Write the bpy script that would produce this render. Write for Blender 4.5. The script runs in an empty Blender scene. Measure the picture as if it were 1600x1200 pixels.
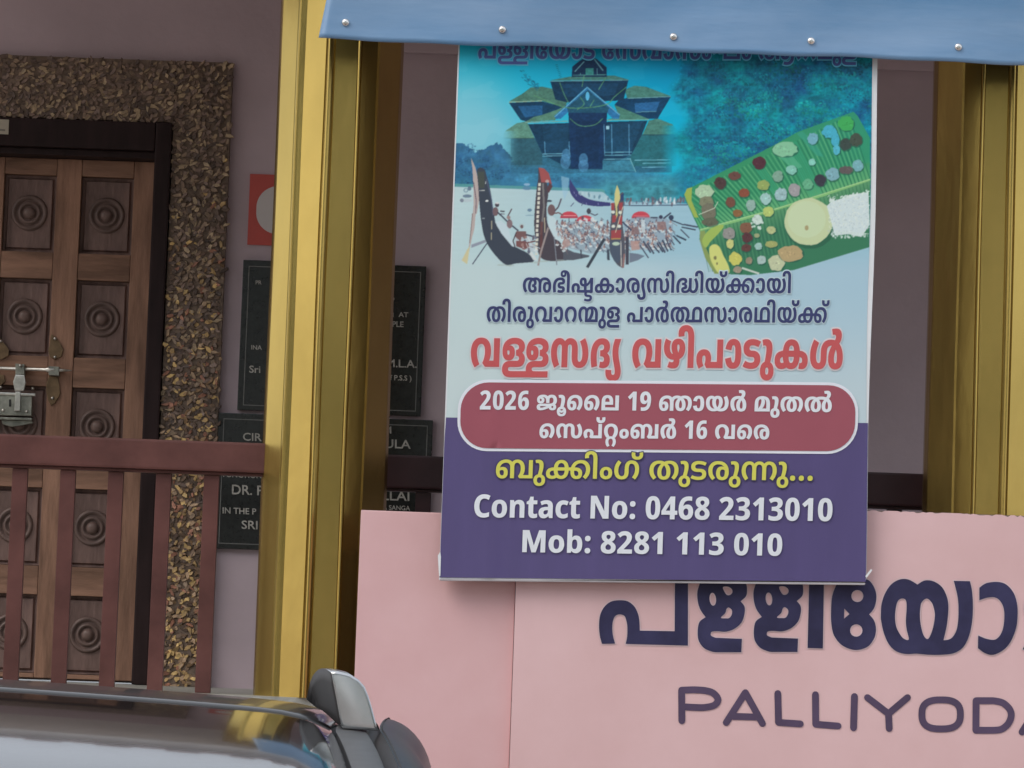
import bpy, bmesh, math, random
import numpy as np
from mathutils import Matrix, Vector, geometry

random.seed(7)
rng = np.random.default_rng(7)
S = bpy.context.scene
COL = S.collection

# ------------------------------------------------------------------ camera
EYE = 1.5
FPX = 5400.0                      # focal length in photo pixels (1600 wide)
PITCH = math.radians(4.49)
ROLL = math.radians(2.06)
fw = Vector((0, math.cos(PITCH), math.sin(PITCH)))
r0 = Vector((1, 0, 0)); u0 = r0.cross(fw)
rt = r0 * math.cos(ROLL) + u0 * math.sin(ROLL)
up = u0 * math.cos(ROLL) - r0 * math.sin(ROLL)
cam_d = bpy.data.cameras.new('camera'); cam = bpy.data.objects.new('camera', cam_d); COL.objects.link(cam)
cam.matrix_world = Matrix(((rt.x, up.x, -fw.x, 0), (rt.y, up.y, -fw.y, 0), (rt.z, up.z, -fw.z, EYE), (0, 0, 0, 1)))
cam_d.sensor_width = 36.0
cam_d.lens = 36.0 * FPX / 1600.0
cam_d.clip_start = 0.05; cam_d.clip_end = 2000.0
S.camera = cam

# ------------------------------------------------------------------ light
SUN_EL = math.radians(47); SUN_AZ = math.radians(232)      # from the left, behind the camera
w = bpy.data.worlds.new('World'); S.world = w; w.use_nodes = True
nt = w.node_tree; nt.nodes.clear()
sky = nt.nodes.new('ShaderNodeTexSky'); sky.sky_type = 'NISHITA'; sky.sun_disc = False
sky.sun_elevation = SUN_EL; sky.sun_rotation = SUN_AZ
sky.air_density = 1.0; sky.dust_density = 3.0; sky.ozone_density = 1.0
bg = nt.nodes.new('ShaderNodeBackground'); bg.inputs[1].default_value = 0.12
wo = nt.nodes.new('ShaderNodeOutputWorld')
mixc = nt.nodes.new('ShaderNodeMix'); mixc.data_type = 'RGBA'; mixc.inputs[0].default_value = 0.6      # thin even cloud over the sky
mixc.inputs[7].default_value = (7.6, 7.9, 8.2, 1)
nt.links.new(sky.outputs[0], mixc.inputs[6]); nt.links.new(mixc.outputs[2], bg.inputs[0]); nt.links.new(bg.outputs[0], wo.inputs[0])
sd = bpy.data.lights.new('sun', 'SUN'); sd.energy = 0.85; sd.angle = math.radians(34); sd.color = (1.0, 0.965, 0.92)
sun = bpy.data.objects.new('sun', sd); COL.objects.link(sun)
to_sun = Vector((math.sin(SUN_AZ) * math.cos(SUN_EL), math.cos(SUN_AZ) * math.cos(SUN_EL), math.sin(SUN_EL)))
sun.rotation_euler = to_sun.to_track_quat('Z', 'Y').to_euler(); sun.location = to_sun * 30
vs = S.view_settings; vs.view_transform = 'Standard'; vs.look = 'None'; vs.exposure = 0.64; vs.gamma = 1.0; vs.use_curve_mapping = False

# ------------------------------------------------------------------ measuring: a photo pixel on the upright plane y = Y
def P(px, py, Y):
    d = fw + rt * ((px - 800.0) / FPX) + up * ((600.0 - py) / FPX)
    t = Y / d.y
    return Vector((d.x * t, Y, EYE + d.z * t))
def PA(px, py, Y):
    px = np.asarray(px, float); py = np.asarray(py, float)
    a = (px - 800.0) / FPX; b = (600.0 - py) / FPX
    dx = fw.x + rt.x * a + up.x * b; dy = fw.y + rt.y * a + up.y * b; dz = fw.z + rt.z * a + up.z * b
    t = Y / dy
    return np.stack([dx * t, np.broadcast_to(Y, dx.shape) * 1.0, EYE + dz * t], -1)
def sc(Y): return FPX / Y

# ------------------------------------------------------------------ materials
def lin(c):
    return tuple((v / 255 / 12.92) if v / 255 <= 0.04045 else ((v / 255 + 0.055) / 1.055) ** 2.4 for v in c)
MATS = {}
def mat(name, col, rough=0.6, metal=0.0, var=0.12, scale=8.0, bump=0.0, bscale=60.0, coat=0.0, spec=0.5, stretch=None, col2=None, attr=None, detail=5.0):
    m = bpy.data.materials.new(name); m.use_nodes = True; MATS[name] = m
    n = m.node_tree.nodes; L = m.node_tree.links; b = n['Principled BSDF']
    b.inputs['Roughness'].default_value = rough; b.inputs['Metallic'].default_value = metal
    b.inputs['Coat Weight'].default_value = coat; b.inputs['Coat Roughness'].default_value = 0.05
    b.inputs['Specular IOR Level'].default_value = spec
    tc = n.new('ShaderNodeTexCoord'); mp = n.new('ShaderNodeMapping'); L.new(tc.outputs['Object'], mp.inputs[0])
    if stretch: mp.inputs['Scale'].default_value = stretch
    nz = n.new('ShaderNodeTexNoise'); nz.inputs['Scale'].default_value = scale; nz.inputs['Detail'].default_value = detail; nz.inputs['Roughness'].default_value = 0.6
    L.new(mp.outputs[0], nz.inputs['Vector'])
    rmp = n.new('ShaderNodeValToRGB'); L.new(nz.outputs['Fac'], rmp.inputs[0])
    c2 = col2 if col2 else tuple(v * (1 - var) for v in col); c1 = tuple(min(1, v * (1 + var)) for v in col)
    rmp.color_ramp.elements[0].position = 0.32; rmp.color_ramp.elements[1].position = 0.68
    rmp.color_ramp.elements[0].color = (*c2, 1); rmp.color_ramp.elements[1].color = (*c1, 1)
    out = rmp.outputs[0]
    if attr:
        at = n.new('ShaderNodeAttribute'); at.attribute_name = attr
        mx = n.new('ShaderNodeMix'); mx.data_type = 'RGBA'; mx.blend_type = 'MULTIPLY'; mx.inputs[0].default_value = 1.0
        L.new(at.outputs['Color'], mx.inputs[6]); L.new(out, mx.inputs[7]); out = mx.outputs[2]
    L.new(out, b.inputs['Base Color'])
    if bump:
        n2 = n.new('ShaderNodeTexNoise'); n2.inputs['Scale'].default_value = bscale; n2.inputs['Detail'].default_value = 4
        L.new(mp.outputs[0], n2.inputs['Vector'])
        bp = n.new('ShaderNodeBump'); bp.inputs['Strength'].default_value = bump; bp.inputs['Distance'].default_value = 0.01
        L.new(n2.outputs['Fac'], bp.inputs['Height']); L.new(bp.outputs[0], b.inputs['Normal'])
    return m

# ------------------------------------------------------------------ objects
def link(name, me, m, parent=None, label=None, cat=None, group=None, kind=None):
    o = bpy.data.objects.new(name, me); COL.objects.link(o)
    if me is not None and m is not None:
        me.materials.clear(); me.materials.append(m)
    if parent: o.parent = parent
    tag(o, label, cat, group, kind)
    return o
def tag(o, label=None, cat=None, group=None, kind=None):
    if label: o['label'] = label
    if cat: o['category'] = cat
    if group: o['group'] = group
    if kind: o['kind'] = kind
    return o
def thing(name, loc, label, cat, group=None):
    o = bpy.data.objects.new(name, None); COL.objects.link(o); o.location = loc; o.empty_display_size = 0.1
    return tag(o, label, cat, group)
def mesh_of(name, v, f, smooth=False, off=(0, 0, 0)):
    me = bpy.data.meshes.new(name)
    me.from_pydata([(a[0] - off[0], a[1] - off[1], a[2] - off[2]) for a in v], [], f); me.update()
    if smooth: me.polygons.foreach_set('use_smooth', [True] * len(me.polygons))
    return me
def bm_obj(name, bm, m, parent=None, smooth=False, **k):
    me = bpy.data.meshes.new(name); bmesh.ops.recalc_face_normals(bm, faces=bm.faces); bm.to_mesh(me); bm.free()
    if smooth: me.polygons.foreach_set('use_smooth', [True] * len(me.polygons))
    return link(name, me, m, parent, **k)
def org(parent): return Vector(parent.location) if parent else Vector((0, 0, 0))
def box_bm(bm, x0, x1, y0, y1, z0, z1, o=(0, 0, 0), bev=0.0):
    vs_ = [bm.verts.new((x - o[0], y - o[1], z - o[2])) for x in (x0, x1) for y in (y0, y1) for z in (z0, z1)]
    fs = []
    for q in ((0, 1, 3, 2), (4, 6, 7, 5), (0, 4, 5, 1), (2, 3, 7, 6), (0, 2, 6, 4), (1, 5, 7, 3)):
        fs.append(bm.faces.new([vs_[i] for i in q]))
    if bev:
        es = list({e for f in fs for e in f.edges})
        bmesh.ops.bevel(bm, geom=es, offset=bev, segments=2, profile=0.7, affect='EDGES')
def box(name, m, x0, x1, y0, y1, z0, z1, parent=None, bev=0.0, **k):
    bm = bmesh.new(); box_bm(bm, x0, x1, y0, y1, z0, z1, org(parent), bev)
    return bm_obj(name, bm, m, parent, **k)
def prism(name, m, pts, depth, parent=None, bev=0.0, **k):
    """front outline (world points on one upright plane), pushed back in +y by depth"""
    o = org(parent); bm = bmesh.new()
    a = [bm.verts.new(Vector(p) - o) for p in pts]; b = [bm.verts.new(Vector(p) - o + Vector((0, depth, 0))) for p in pts]
    n = len(a); f1 = bm.faces.new(a); bm.faces.new(b[::-1])
    for i in range(n): bm.faces.new((a[i], b[i], b[(i + 1) % n], a[(i + 1) % n]))
    if bev: bmesh.ops.bevel(bm, geom=list(f1.edges), offset=bev, segments=2, profile=0.7, affect='EDGES')
    return bm_obj(name, bm, m, parent, **k)
def lathe_bm(bm, c, prof, n=24, axis='y'):
    """profile of (radius, height towards the viewer)"""
    rings = []
    for r, h in prof:
        ring = []
        for i in range(n):
            a = 2 * math.pi * i / n
            if axis == 'y': p = (c[0] + r * math.cos(a), c[1] - h, c[2] + r * math.sin(a))
            elif axis == 'x': p = (c[0] + h, c[1] + r * math.cos(a), c[2] + r * math.sin(a))
            else: p = (c[0] + r * math.cos(a), c[1] + r * math.sin(a), c[2] + h)
            ring.append(bm.verts.new(p))
        rings.append(ring)
    for a, b in zip(rings, rings[1:]):
        for i in range(n): bm.faces.new((a[i], a[(i + 1) % n], b[(i + 1) % n], b[i]))
    bm.faces.new(rings[-1]); bm.faces.new(rings[0][::-1])

# ------------------------------------------------------------------ flat shapes with holes and overlaps (non-zero winding)
def fill(contours, eps=1e-4):
    V = []; E = []; segs = []
    for c in contours:
        c = [c[i] for i in range(len(c)) if abs(c[i][0] - c[i - 1][0]) + abs(c[i][1] - c[i - 1][1]) > 1e-6]
        s0 = len(V); n = len(c)
        if n < 3: continue
        V += [Vector(p) for p in c]; E += [(s0 + i, s0 + (i + 1) % n) for i in range(n)]
        segs += [(c[i], c[(i + 1) % n]) for i in range(n)]
    r = geometry.delaunay_2d_cdt(V, E, [], 0, eps)
    vo = np.array([(v.x, v.y) for v in r[0]]); fo = np.array([f for f in r[2] if len(f) == 3], int)
    if not len(fo): return vo, []
    cen = vo[fo].mean(1); a = np.array([s[0] for s in segs], float); b = np.array([s[1] for s in segs], float)
    gx, gy = cen[:, 0:1], cen[:, 1:2]; ax, ay, bx, by = a[:, 0], a[:, 1], b[:, 0], b[:, 1]
    den = np.where(by == ay, 1e-9, by - ay)
    xi = ax + (gy - ay) / den * (bx - ax)
    up_ = (ay <= gy) & (gy < by) & (xi > gx); dn = (by <= gy) & (gy < ay) & (xi > gx)
    wn = up_.sum(1) - dn.sum(1)
    return vo, fo[wn != 0].tolist()
def ccw(c):
    s = sum(c[i - 1][0] * c[i][1] - c[i][0] * c[i - 1][1] for i in range(len(c)))
    return c if s > 0 else c[::-1]
def stroke(path, wd, closed=False, n=10):
    out = []; h = wd / 2; pts = list(path) + ([path[0]] if closed else [])
    for p, q in zip(pts, pts[1:]):
        dx, dy = q[0] - p[0], q[1] - p[1]; l = math.hypot(dx, dy) or 1; nx, ny = -dy / l * h, dx / l * h
        out.append(ccw([(p[0] + nx, p[1] + ny), (q[0] + nx, q[1] + ny), (q[0] - nx, q[1] - ny), (p[0] - nx, p[1] - ny)]))
    for p in pts:
        out.append(ccw([(p[0] + h * math.cos(2 * math.pi * i / n), p[1] + h * math.sin(2 * math.pi * i / n)) for i in range(n)]))
    return out
def grow(contours, d):
    out = []
    for c in contours:
        n = len(c); r = []
        for i in range(n):
            p, q, s = c[i - 1], c[i], c[(i + 1) % n]
            e1 = (q[0] - p[0], q[1] - p[1]); e2 = (s[0] - q[0], s[1] - q[1])
            l1 = math.hypot(*e1) or 1; l2 = math.hypot(*e2) or 1
            n1 = (e1[1] / l1, -e1[0] / l1); n2 = (e2[1] / l2, -e2[0] / l2)
            m = (n1[0] + n2[0], n1[1] + n2[1]); lm = math.hypot(*m)
            if lm < 0.35: m = n1; k = 1.0
            else:
                m = (m[0] / lm, m[1] / lm); k = min(1.5, 2 / lm)
            r.append((q[0] + m[0] * d * k, q[1] + m[1] * d * k))
        out.append(r)
    return out
def smooth_closed(pts, n=4):
    out = []; N = len(pts)
    for i in range(N):
        p0, p1, p2, p3 = pts[i - 1], pts[i], pts[(i + 1) % N], pts[(i + 2) % N]
        for k in range(n):
            t = k / n; t2 = t * t; t3 = t2 * t
            out.append(tuple(0.5 * (2 * p1[j] + (p2[j] - p0[j]) * t + (2 * p0[j] - 5 * p1[j] + 4 * p2[j] - p3[j]) * t2 + (3 * p1[j] - p0[j] - 3 * p2[j] + p3[j]) * t3) for j in (0, 1)))
    return out
def smooth_open(pts, n=5):
    out = []; N = len(pts)
    for i in range(N - 1):
        p0, p1, p2, p3 = pts[max(0, i - 1)], pts[i], pts[i + 1], pts[min(N - 1, i + 2)]
        for k in range(n):
            t = k / n; t2 = t * t; t3 = t2 * t
            out.append(tuple(0.5 * (2 * p1[j] + (p2[j] - p0[j]) * t + (2 * p0[j] - 5 * p1[j] + 4 * p2[j] - p3[j]) * t2 + (3 * p1[j] - p0[j] - 3 * p2[j] + p3[j]) * t3) for j in (0, 1)))
    out.append(tuple(pts[-1])); return out

# ------------------------------------------------------------------ letter outlines (quadratic contours, unit em 1000)
# each contour: x, y, on-curve flag; each line: outline number, pen position
LINES = {
    'top': [0, 0, 1, 853, 2, 2229, 3, 2481, 4, 3065, 5, 4075, 6, 4585, 7, 5120, 3, 5380, 8, 5963, 9, 7128, 5, 8059, 8, 8569, 10, 9733, 11, 10185, 10, 11467, 7, 11919, 12, 12179, 13, 13782, 14, 14434, 15, 15471, 16, 15811],
    'wish': [17, 0, 18, 1375, 19, 1998, 20, 2243, 21, 3311, 22, 4269, 23, 4753, 24, 5438, 25, 5695, 26, 6792, 27, 7037, 26, 8128, 28, 8373, 29, 9329, 30, 9329, 22, 10705, 28, 11189, 26, 12145],
    'deity': [31, 0, 26, 942, 23, 1187, 32, 1873, 33, 2197, 22, 3077, 34, 3561, 35, 4178, 32, 5159, 36, 5484, 37, 6147, 38, 6407, 22, 7213, 39, 7697, 40, 8384, 25, 9918, 22, 11016, 23, 11499, 41, 12185, 26, 13007, 28, 13252, 29, 14208, 30, 14208, 29, 15585],
    'feast': [42, 0, 43, 851, 44, 2151, 45, 3220, 46, 3799, 47, 4075, 42, 4335, 48, 5186, 49, 5812, 50, 6066, 51, 6851, 52, 7329, 53, 7832, 54, 8169, 55, 9113],
    'dates_a': [56, 0, 57, 516, 56, 1031, 58, 1547, 59, 2062, 60, 2322, 61, 3206, 62, 3553, 63, 4944, 59, 5758, 64, 6018, 65, 6533, 59, 7049, 66, 7309, 67, 8714, 68, 9222, 69, 10220, 59, 10941, 70, 11201, 71, 11922, 72, 12268, 73, 13256],
    'dates_b': [74, 0, 75, 696, 76, 1846, 77, 2689, 78, 2689, 79, 3335, 80, 3790, 69, 5040, 59, 5762, 64, 6022, 58, 6537, 59, 7053, 81, 7313, 74, 8229, 82, 8925],
    'booking': [83, 0, 84, 1283, 85, 1625, 86, 3110, 87, 3361, 88, 3817, 89, 4690, 90, 4690, 91, 4950, 84, 5961, 92, 6303, 93, 6849, 84, 7583, 94, 7925, 84, 9127, 95, 9470, 95, 9753, 95, 10037],
    'phone': [96, 0, 97, 578, 98, 1148, 99, 1737, 100, 2116, 101, 2660, 99, 3129, 102, 3507, 103, 3767, 97, 4498, 104, 5068, 102, 5340, 105, 5600, 106, 6136, 107, 6671, 108, 7207, 102, 7743, 109, 8003, 110, 8538, 111, 9074, 110, 9610, 105, 10146, 111, 10681, 105, 11217],
    'mobile': [112, 0, 97, 874, 113, 1444, 104, 2023, 102, 2295, 108, 2555, 109, 3090, 108, 3626, 111, 4162, 102, 4697, 111, 4957, 111, 5493, 110, 6029, 102, 6564, 105, 6824, 111, 7360, 105, 7896],
    'tta': [114, 0],
}
OUTLINES = [
    [[236,362,1,308,362,0,398,307,0,440,223,0,440,177,1,440,143,0,419,88,0,410,69,1,400,102,1,660,102,1,660,562,1,795,562,1,795,0,1,326,0,1,278,59,1,289,76,0,309,130,0,309,167,1,309,207,0,274,261,0,237,261,1,212,261,0,179,237,0,163,195,0,163,170,1,163,123,0,192,66,0,206,40,1,97,-12,1,64,31,0,29,118,0,29,175,1,29,231,0,80,315,0,174,362,0]],
    [[367,472,1,326,472,0,253,459,0,193,432,0,155,393,0,149,366,1,149,362,0,152,358,0,152,354,1,149,347,0,146,322,0,146,303,1,146,262,0,176,216,0,204,216,1,229,216,0,251,252,0,251,280,1,251,299,0,241,327,0,219,342,0,202,342,1,178,342,0,141,330,0,120,318,1,46,326,1,66,351,0,126,397,0,197,427,0,231,427,1,284,427,0,347,388,0,377,322,0,377,281,1,377,238,0,342,167,0,268,124,0,209,124,1,157,124,0,79,170,0,35,256,0,35,317,1,35,367,0,73,460,0,157,533,0,288,574,0,382,574,1,472,574,0,595,534,0,659,460,0,659,405,1,659,363,0,615,304,0,533,269,0,475,261,1,430,310,1,430,332,1,437,332,1,458,332,0,489,339,0,502,348,1,512,355,0,522,378,0,522,393,1,522,420,0,492,454,0,423,472,0],[666,156,1,666,117,0,637,58,0,613,38,1,595,25,0,550,8,0,482,0,0,430,0,1,289,0,1,247,0,0,210,-5,0,200,-10,1,187,-16,0,176,-35,0,176,-47,1,176,-58,0,186,-78,0,196,-85,1,207,-91,0,245,-97,0,286,-97,1,812,-97,1,976,-201,1,275,-201,1,215,-201,0,128,-183,0,103,-167,1,72,-147,0,40,-90,0,40,-52,1,40,-15,0,72,48,0,105,69,1,123,80,0,165,94,0,230,102,0,277,102,1,414,102,1,453,102,0,496,108,0,508,118,1,519,126,0,530,150,0,530,166,1,530,183,0,518,210,0,504,218,1,495,225,0,464,231,0,434,231,1,430,231,1,430,322,1,543,300,1,603,277,0,666,208,0],[1044,472,1,1003,472,0,930,459,0,871,432,0,833,393,0,827,366,1,827,362,0,830,358,0,829,354,1,827,347,0,823,322,0,823,303,1,823,262,0,854,216,0,882,216,1,906,216,0,929,252,0,929,280,1,929,299,0,918,327,0,896,342,0,879,342,1,855,342,0,819,330,0,798,318,1,723,326,1,743,351,0,804,397,0,875,427,0,908,427,1,961,427,0,1024,388,0,1054,322,0,1054,281,1,1054,238,0,1019,167,0,945,124,0,886,124,1,835,124,0,756,170,0,712,256,0,712,317,1,712,367,0,751,460,0,834,533,0,966,574,0,1059,574,1,1149,574,0,1272,534,0,1336,460,0,1336,405,1,1336,363,0,1293,304,0,1211,269,0,1152,261,1,1108,310,1,1108,332,1,1114,332,1,1135,332,0,1167,339,0,1180,348,1,1189,355,0,1199,378,0,1199,393,1,1199,420,0,1168,454,0,1101,472,0],[1344,156,1,1344,117,0,1315,58,0,1290,38,1,1272,25,0,1228,8,0,1160,0,0,1107,0,1,953,0,1,910,0,0,874,-5,0,864,-10,1,851,-16,0,840,-35,0,840,-47,1,840,-58,0,849,-78,0,859,-85,1,870,-91,0,909,-97,0,950,-97,1,1322,-97,1,1322,-201,1,950,-201,1,910,-201,0,845,-194,0,796,-180,0,779,-170,1,748,-150,0,704,-91,0,704,-52,1,704,-15,0,735,48,0,769,69,1,786,80,0,829,94,0,893,102,0,941,102,1,1092,102,1,1130,102,0,1173,108,0,1186,118,1,1197,126,0,1208,150,0,1208,166,1,1208,183,0,1195,210,0,1182,218,1,1172,225,0,1141,231,0,1111,231,1,1108,231,1,1108,322,1,1221,300,1,1281,277,0,1344,208,0]],
    [[-15,851,1,26,851,0,95,831,0,120,811,1,149,790,0,180,731,0,195,643,0,195,574,1,195,0,1,58,0,1,58,546,1,58,591,0,55,662,0,43,711,0,33,724,1,24,736,0,1,749,0,-18,749,1,-35,749,0,-63,733,0,-79,703,0,-79,681,1,-79,669,0,-76,647,0,-74,639,1,-207,623,1,-211,635,0,-215,665,0,-215,682,1,-215,738,0,-162,813,0,-73,851,0]],
    [[348,-12,1,282,-12,0,168,22,0,81,95,0,33,207,0,33,285,1,33,359,0,84,469,0,172,539,0,288,574,0,355,574,1,427,574,0,513,533,0,551,465,0,551,424,1,551,381,0,513,320,0,445,288,0,401,288,1,346,288,0,280,325,0,251,386,0,251,421,1,251,443,0,264,483,0,270,495,1,387,509,1,370,496,0,353,454,0,353,428,1,353,404,0,372,375,0,394,375,1,417,375,0,436,400,0,436,421,1,436,448,0,402,477,0,372,477,1,357,477,0,327,477,0,318,475,1,271,476,0,203,428,0,166,342,0,166,284,1,166,226,0,199,138,0,265,88,0,312,86,1,323,85,0,351,85,0,364,85,1,387,85,0,416,98,0,431,122,0,431,142,1,431,163,0,413,189,0,393,189,1,369,189,0,347,157,0,347,133,1,347,107,0,366,66,0,383,53,1,263,69,1,257,81,0,246,120,0,246,144,1,246,176,0,273,237,0,340,276,0,397,276,1,441,276,0,507,243,0,545,182,0,545,137,1,545,96,0,504,28,0,417,-12,0]],
    [[651,-12,1,593,-12,0,513,9,0,468,34,1,463,37,0,448,48,0,443,53,1,387,90,0,324,187,0,299,291,0,299,339,1,299,375,0,309,432,0,318,455,1,333,472,1,352,511,0,411,557,0,482,574,0,516,574,1,617,574,0,728,458,0,728,341,1,728,246,0,647,100,0,580,53,1,572,46,0,558,37,0,548,32,1,509,10,0,420,-12,0,362,-12,1,280,-12,0,159,38,0,77,130,0,37,254,0,37,328,1,37,403,0,86,514,0,187,574,0,263,574,1,318,574,0,413,529,0,445,480,1,341,421,1,325,448,0,286,473,0,264,473,1,234,473,0,194,438,0,173,375,0,173,330,1,173,252,0,223,143,0,311,87,0,369,87,1,395,87,0,435,94,0,452,100,1,461,103,0,475,105,0,483,109,1,514,128,0,563,198,0,591,290,0,591,340,1,591,391,0,568,448,0,533,472,0,514,472,1,491,472,0,454,446,0,435,387,0,435,340,1,435,293,0,458,204,0,502,133,0,534,111,1,542,106,0,552,106,0,560,102,1,575,96,0,621,87,0,648,87,1,706,87,0,790,137,0,834,235,0,834,307,1,834,360,0,805,466,0,773,517,1,883,575,1,928,515,0,972,381,0,972,313,1,972,248,0,941,132,0,868,41,0,743,-12,0]],
    [[471,283,1,471,218,0,449,110,0,396,31,0,308,-12,0,241,-12,1,183,-12,0,103,23,0,53,79,0,25,148,0,18,183,1,155,207,1,161,180,0,179,125,0,214,89,0,243,89,1,275,89,0,314,134,0,332,221,0,332,283,1,332,343,0,314,428,0,276,473,0,245,473,1,219,473,0,184,440,0,163,387,0,158,356,1,21,381,1,31,416,0,63,485,0,114,541,0,194,574,0,251,574,1,314,574,0,399,530,0,449,452,0,471,345,0]],
    [[266,574,1,342,574,0,467,544,0,516,519,1,460,427,1,415,448,0,330,469,0,273,469,1,233,469,0,184,450,0,161,420,0,161,402,1,161,387,0,169,366,0,177,358,1,192,345,0,235,337,0,268,337,1,290,337,1,358,337,0,447,306,0,473,275,1,491,255,0,509,202,0,509,168,1,509,116,0,455,34,0,346,-12,0,262,-12,1,190,-12,0,64,17,0,12,45,1,67,139,1,96,124,0,153,104,0,217,93,0,256,93,1,298,93,0,349,112,0,373,145,0,373,165,1,373,181,0,362,208,0,348,216,1,336,224,0,303,233,0,266,233,1,255,233,1,187,233,0,86,263,0,59,294,1,43,314,0,24,365,0,24,397,1,24,447,0,79,528,0,186,574,0]],
    [],
    [[591,574,1,646,574,0,722,543,0,750,514,1,770,493,0,794,441,0,806,373,0,806,328,1,806,246,1,806,192,0,814,141,0,824,124,1,834,108,0,867,92,0,891,92,1,920,92,0,965,127,0,992,202,0,992,265,1,992,311,0,974,392,0,938,469,0,909,507,1,1010,575,1,1046,534,0,1100,439,0,1129,327,0,1129,259,1,1129,176,0,1070,54,0,961,-12,0,886,-12,1,830,-12,0,748,19,0,721,48,1,702,70,0,680,126,0,669,196,0,669,234,1,669,319,1,669,370,0,662,420,0,652,437,1,642,455,0,608,470,0,584,470,1,566,470,0,532,457,0,524,446,1,510,429,0,498,376,0,498,330,1,498,0,1,363,0,1,363,318,1,363,377,0,354,431,0,339,448,1,329,460,0,296,471,0,283,471,1,252,471,0,201,432,0,173,354,0,173,295,1,173,253,0,190,174,0,227,96,0,256,56,1,154,-12,1,116,32,0,63,127,0,35,239,0,35,304,1,35,384,0,90,505,0,194,574,0,268,574,1,323,574,0,404,540,0,441,498,1,425,497,1,456,530,0,528,574,0]],
    [[328,574,1,407,574,0,515,528,0,584,448,0,615,350,0,615,298,1,615,236,0,587,141,0,537,62,0,505,22,1,537,102,1,737,102,1,737,562,1,872,562,1,872,0,1,448,0,1,394,66,1,416,93,0,455,155,0,477,234,0,477,285,1,477,341,0,440,425,0,373,470,0,330,470,1,283,470,0,214,426,0,175,343,0,175,287,1,175,238,0,196,159,0,235,90,0,265,56,1,168,-13,1,130,25,0,69,113,0,35,221,0,35,288,1,35,341,0,68,443,0,138,525,0,249,574,0]],
    [[226,-12,1,165,-12,0,76,36,0,29,123,0,29,180,1,29,239,0,79,325,0,167,372,0,225,372,1,285,372,0,373,325,0,422,240,0,422,180,1,422,122,0,373,34,0,284,-12,0],[225,273,1,195,273,0,155,230,0,155,179,1,155,131,0,195,87,0,226,87,1,256,87,0,297,130,0,297,180,1,297,230,0,257,273,0]],
    [[236,574,1,308,574,0,398,520,0,440,436,0,440,390,1,440,356,0,419,302,0,410,283,1,400,316,1,601,316,1,608,214,1,326,214,1,279,272,1,289,289,0,309,344,0,309,381,1,309,420,0,274,473,0,237,473,1,212,473,0,180,449,0,163,409,0,163,383,1,163,337,0,191,280,0,205,254,1,96,202,1,64,245,0,29,332,0,29,388,1,29,445,0,80,528,0,174,574,0],[1224,562,1,1224,0,1,513,0,1,513,310,1,513,388,0,544,477,0,570,507,1,598,538,0,688,574,0,749,574,1,809,574,0,898,539,0,926,506,1,959,469,0,985,378,0,985,309,1,985,214,1,648,214,1,648,102,1,1089,102,1,1089,562,1],[748,472,1,693,472,0,648,394,0,648,328,1,648,316,1,849,316,1,849,328,1,849,396,0,801,472,0]],
    [[358,574,1,408,574,0,527,553,0,576,529,1,585,525,0,599,514,0,607,509,1,630,497,0,674,460,0,704,409,0,704,372,1,704,345,0,688,302,0,650,268,0,620,254,1,616,265,1,661,250,0,715,185,0,715,137,1,715,96,0,678,29,0,592,-12,0,519,-12,1,435,-12,0,334,53,0,289,164,0,289,237,1,289,294,0,321,398,0,391,487,0,449,519,1,454,522,0,461,530,0,467,532,1,504,551,0,598,574,0,650,574,1,710,574,0,797,549,0,860,504,0,885,474,1,936,223,1,936,0,1,800,0,1,800,275,1,800,347,0,780,421,0,751,446,1,731,462,0,681,476,0,647,476,1,619,476,0,570,468,0,552,462,1,515,450,0,463,403,0,432,340,0,417,271,0,417,237,1,417,153,0,465,88,0,512,88,1,548,88,0,583,117,0,583,145,1,583,173,0,542,206,0,500,206,1,484,206,1,484,306,1,496,306,1,537,306,0,574,342,0,574,370,1,574,400,0,527,451,0,467,465,1,450,471,0,399,477,0,372,477,1,304,477,0,217,428,0,174,342,0,174,286,1,174,238,0,195,159,0,234,91,0,263,58,1,167,-12,1,129,26,0,70,111,0,35,219,0,35,288,1,35,339,0,68,440,0,141,524,0,266,574,0],[1085,574,1,1175,574,0,1300,510,0,1373,405,0,1384,344,1,1390,317,0,1394,260,0,1394,231,1,1394,147,0,1347,39,0,1256,-12,0,1189,-12,1,1124,-12,0,1040,39,0,999,125,0,999,181,1,999,287,0,1137,400,0,1256,400,1,1279,400,0,1309,399,0,1319,397,1,1348,394,1,1419,382,0,1523,301,0,1579,177,0,1579,98,1,1579,38,0,1547,-70,0,1475,-153,0,1359,-201,0,1276,-201,1,1234,-201,0,1162,-190,0,1128,-179,1,1165,-80,1,1192,-89,0,1240,-96,0,1273,-96,1,1327,-96,0,1396,-61,0,1435,-4,0,1450,66,0,1450,100,1,1450,149,0,1429,219,0,1390,270,0,1361,286,1,1322,294,1,1310,298,0,1277,302,0,1261,302,1,1217,302,0,1159,271,0,1131,217,0,1131,180,1,1131,152,0,1145,112,0,1173,90,0,1194,90,1,1231,90,0,1266,152,0,1266,231,1,1266,268,0,1254,335,0,1244,362,1,1238,380,1,1224,410,0,1176,451,0,1117,470,0,1081,470,1,1055,470,0,1010,460,0,987,443,1,972,431,0,949,394,0,936,326,0,936,265,1,936,212,1,851,468,1,877,501,0,941,548,0,1027,574,0]],
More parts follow.
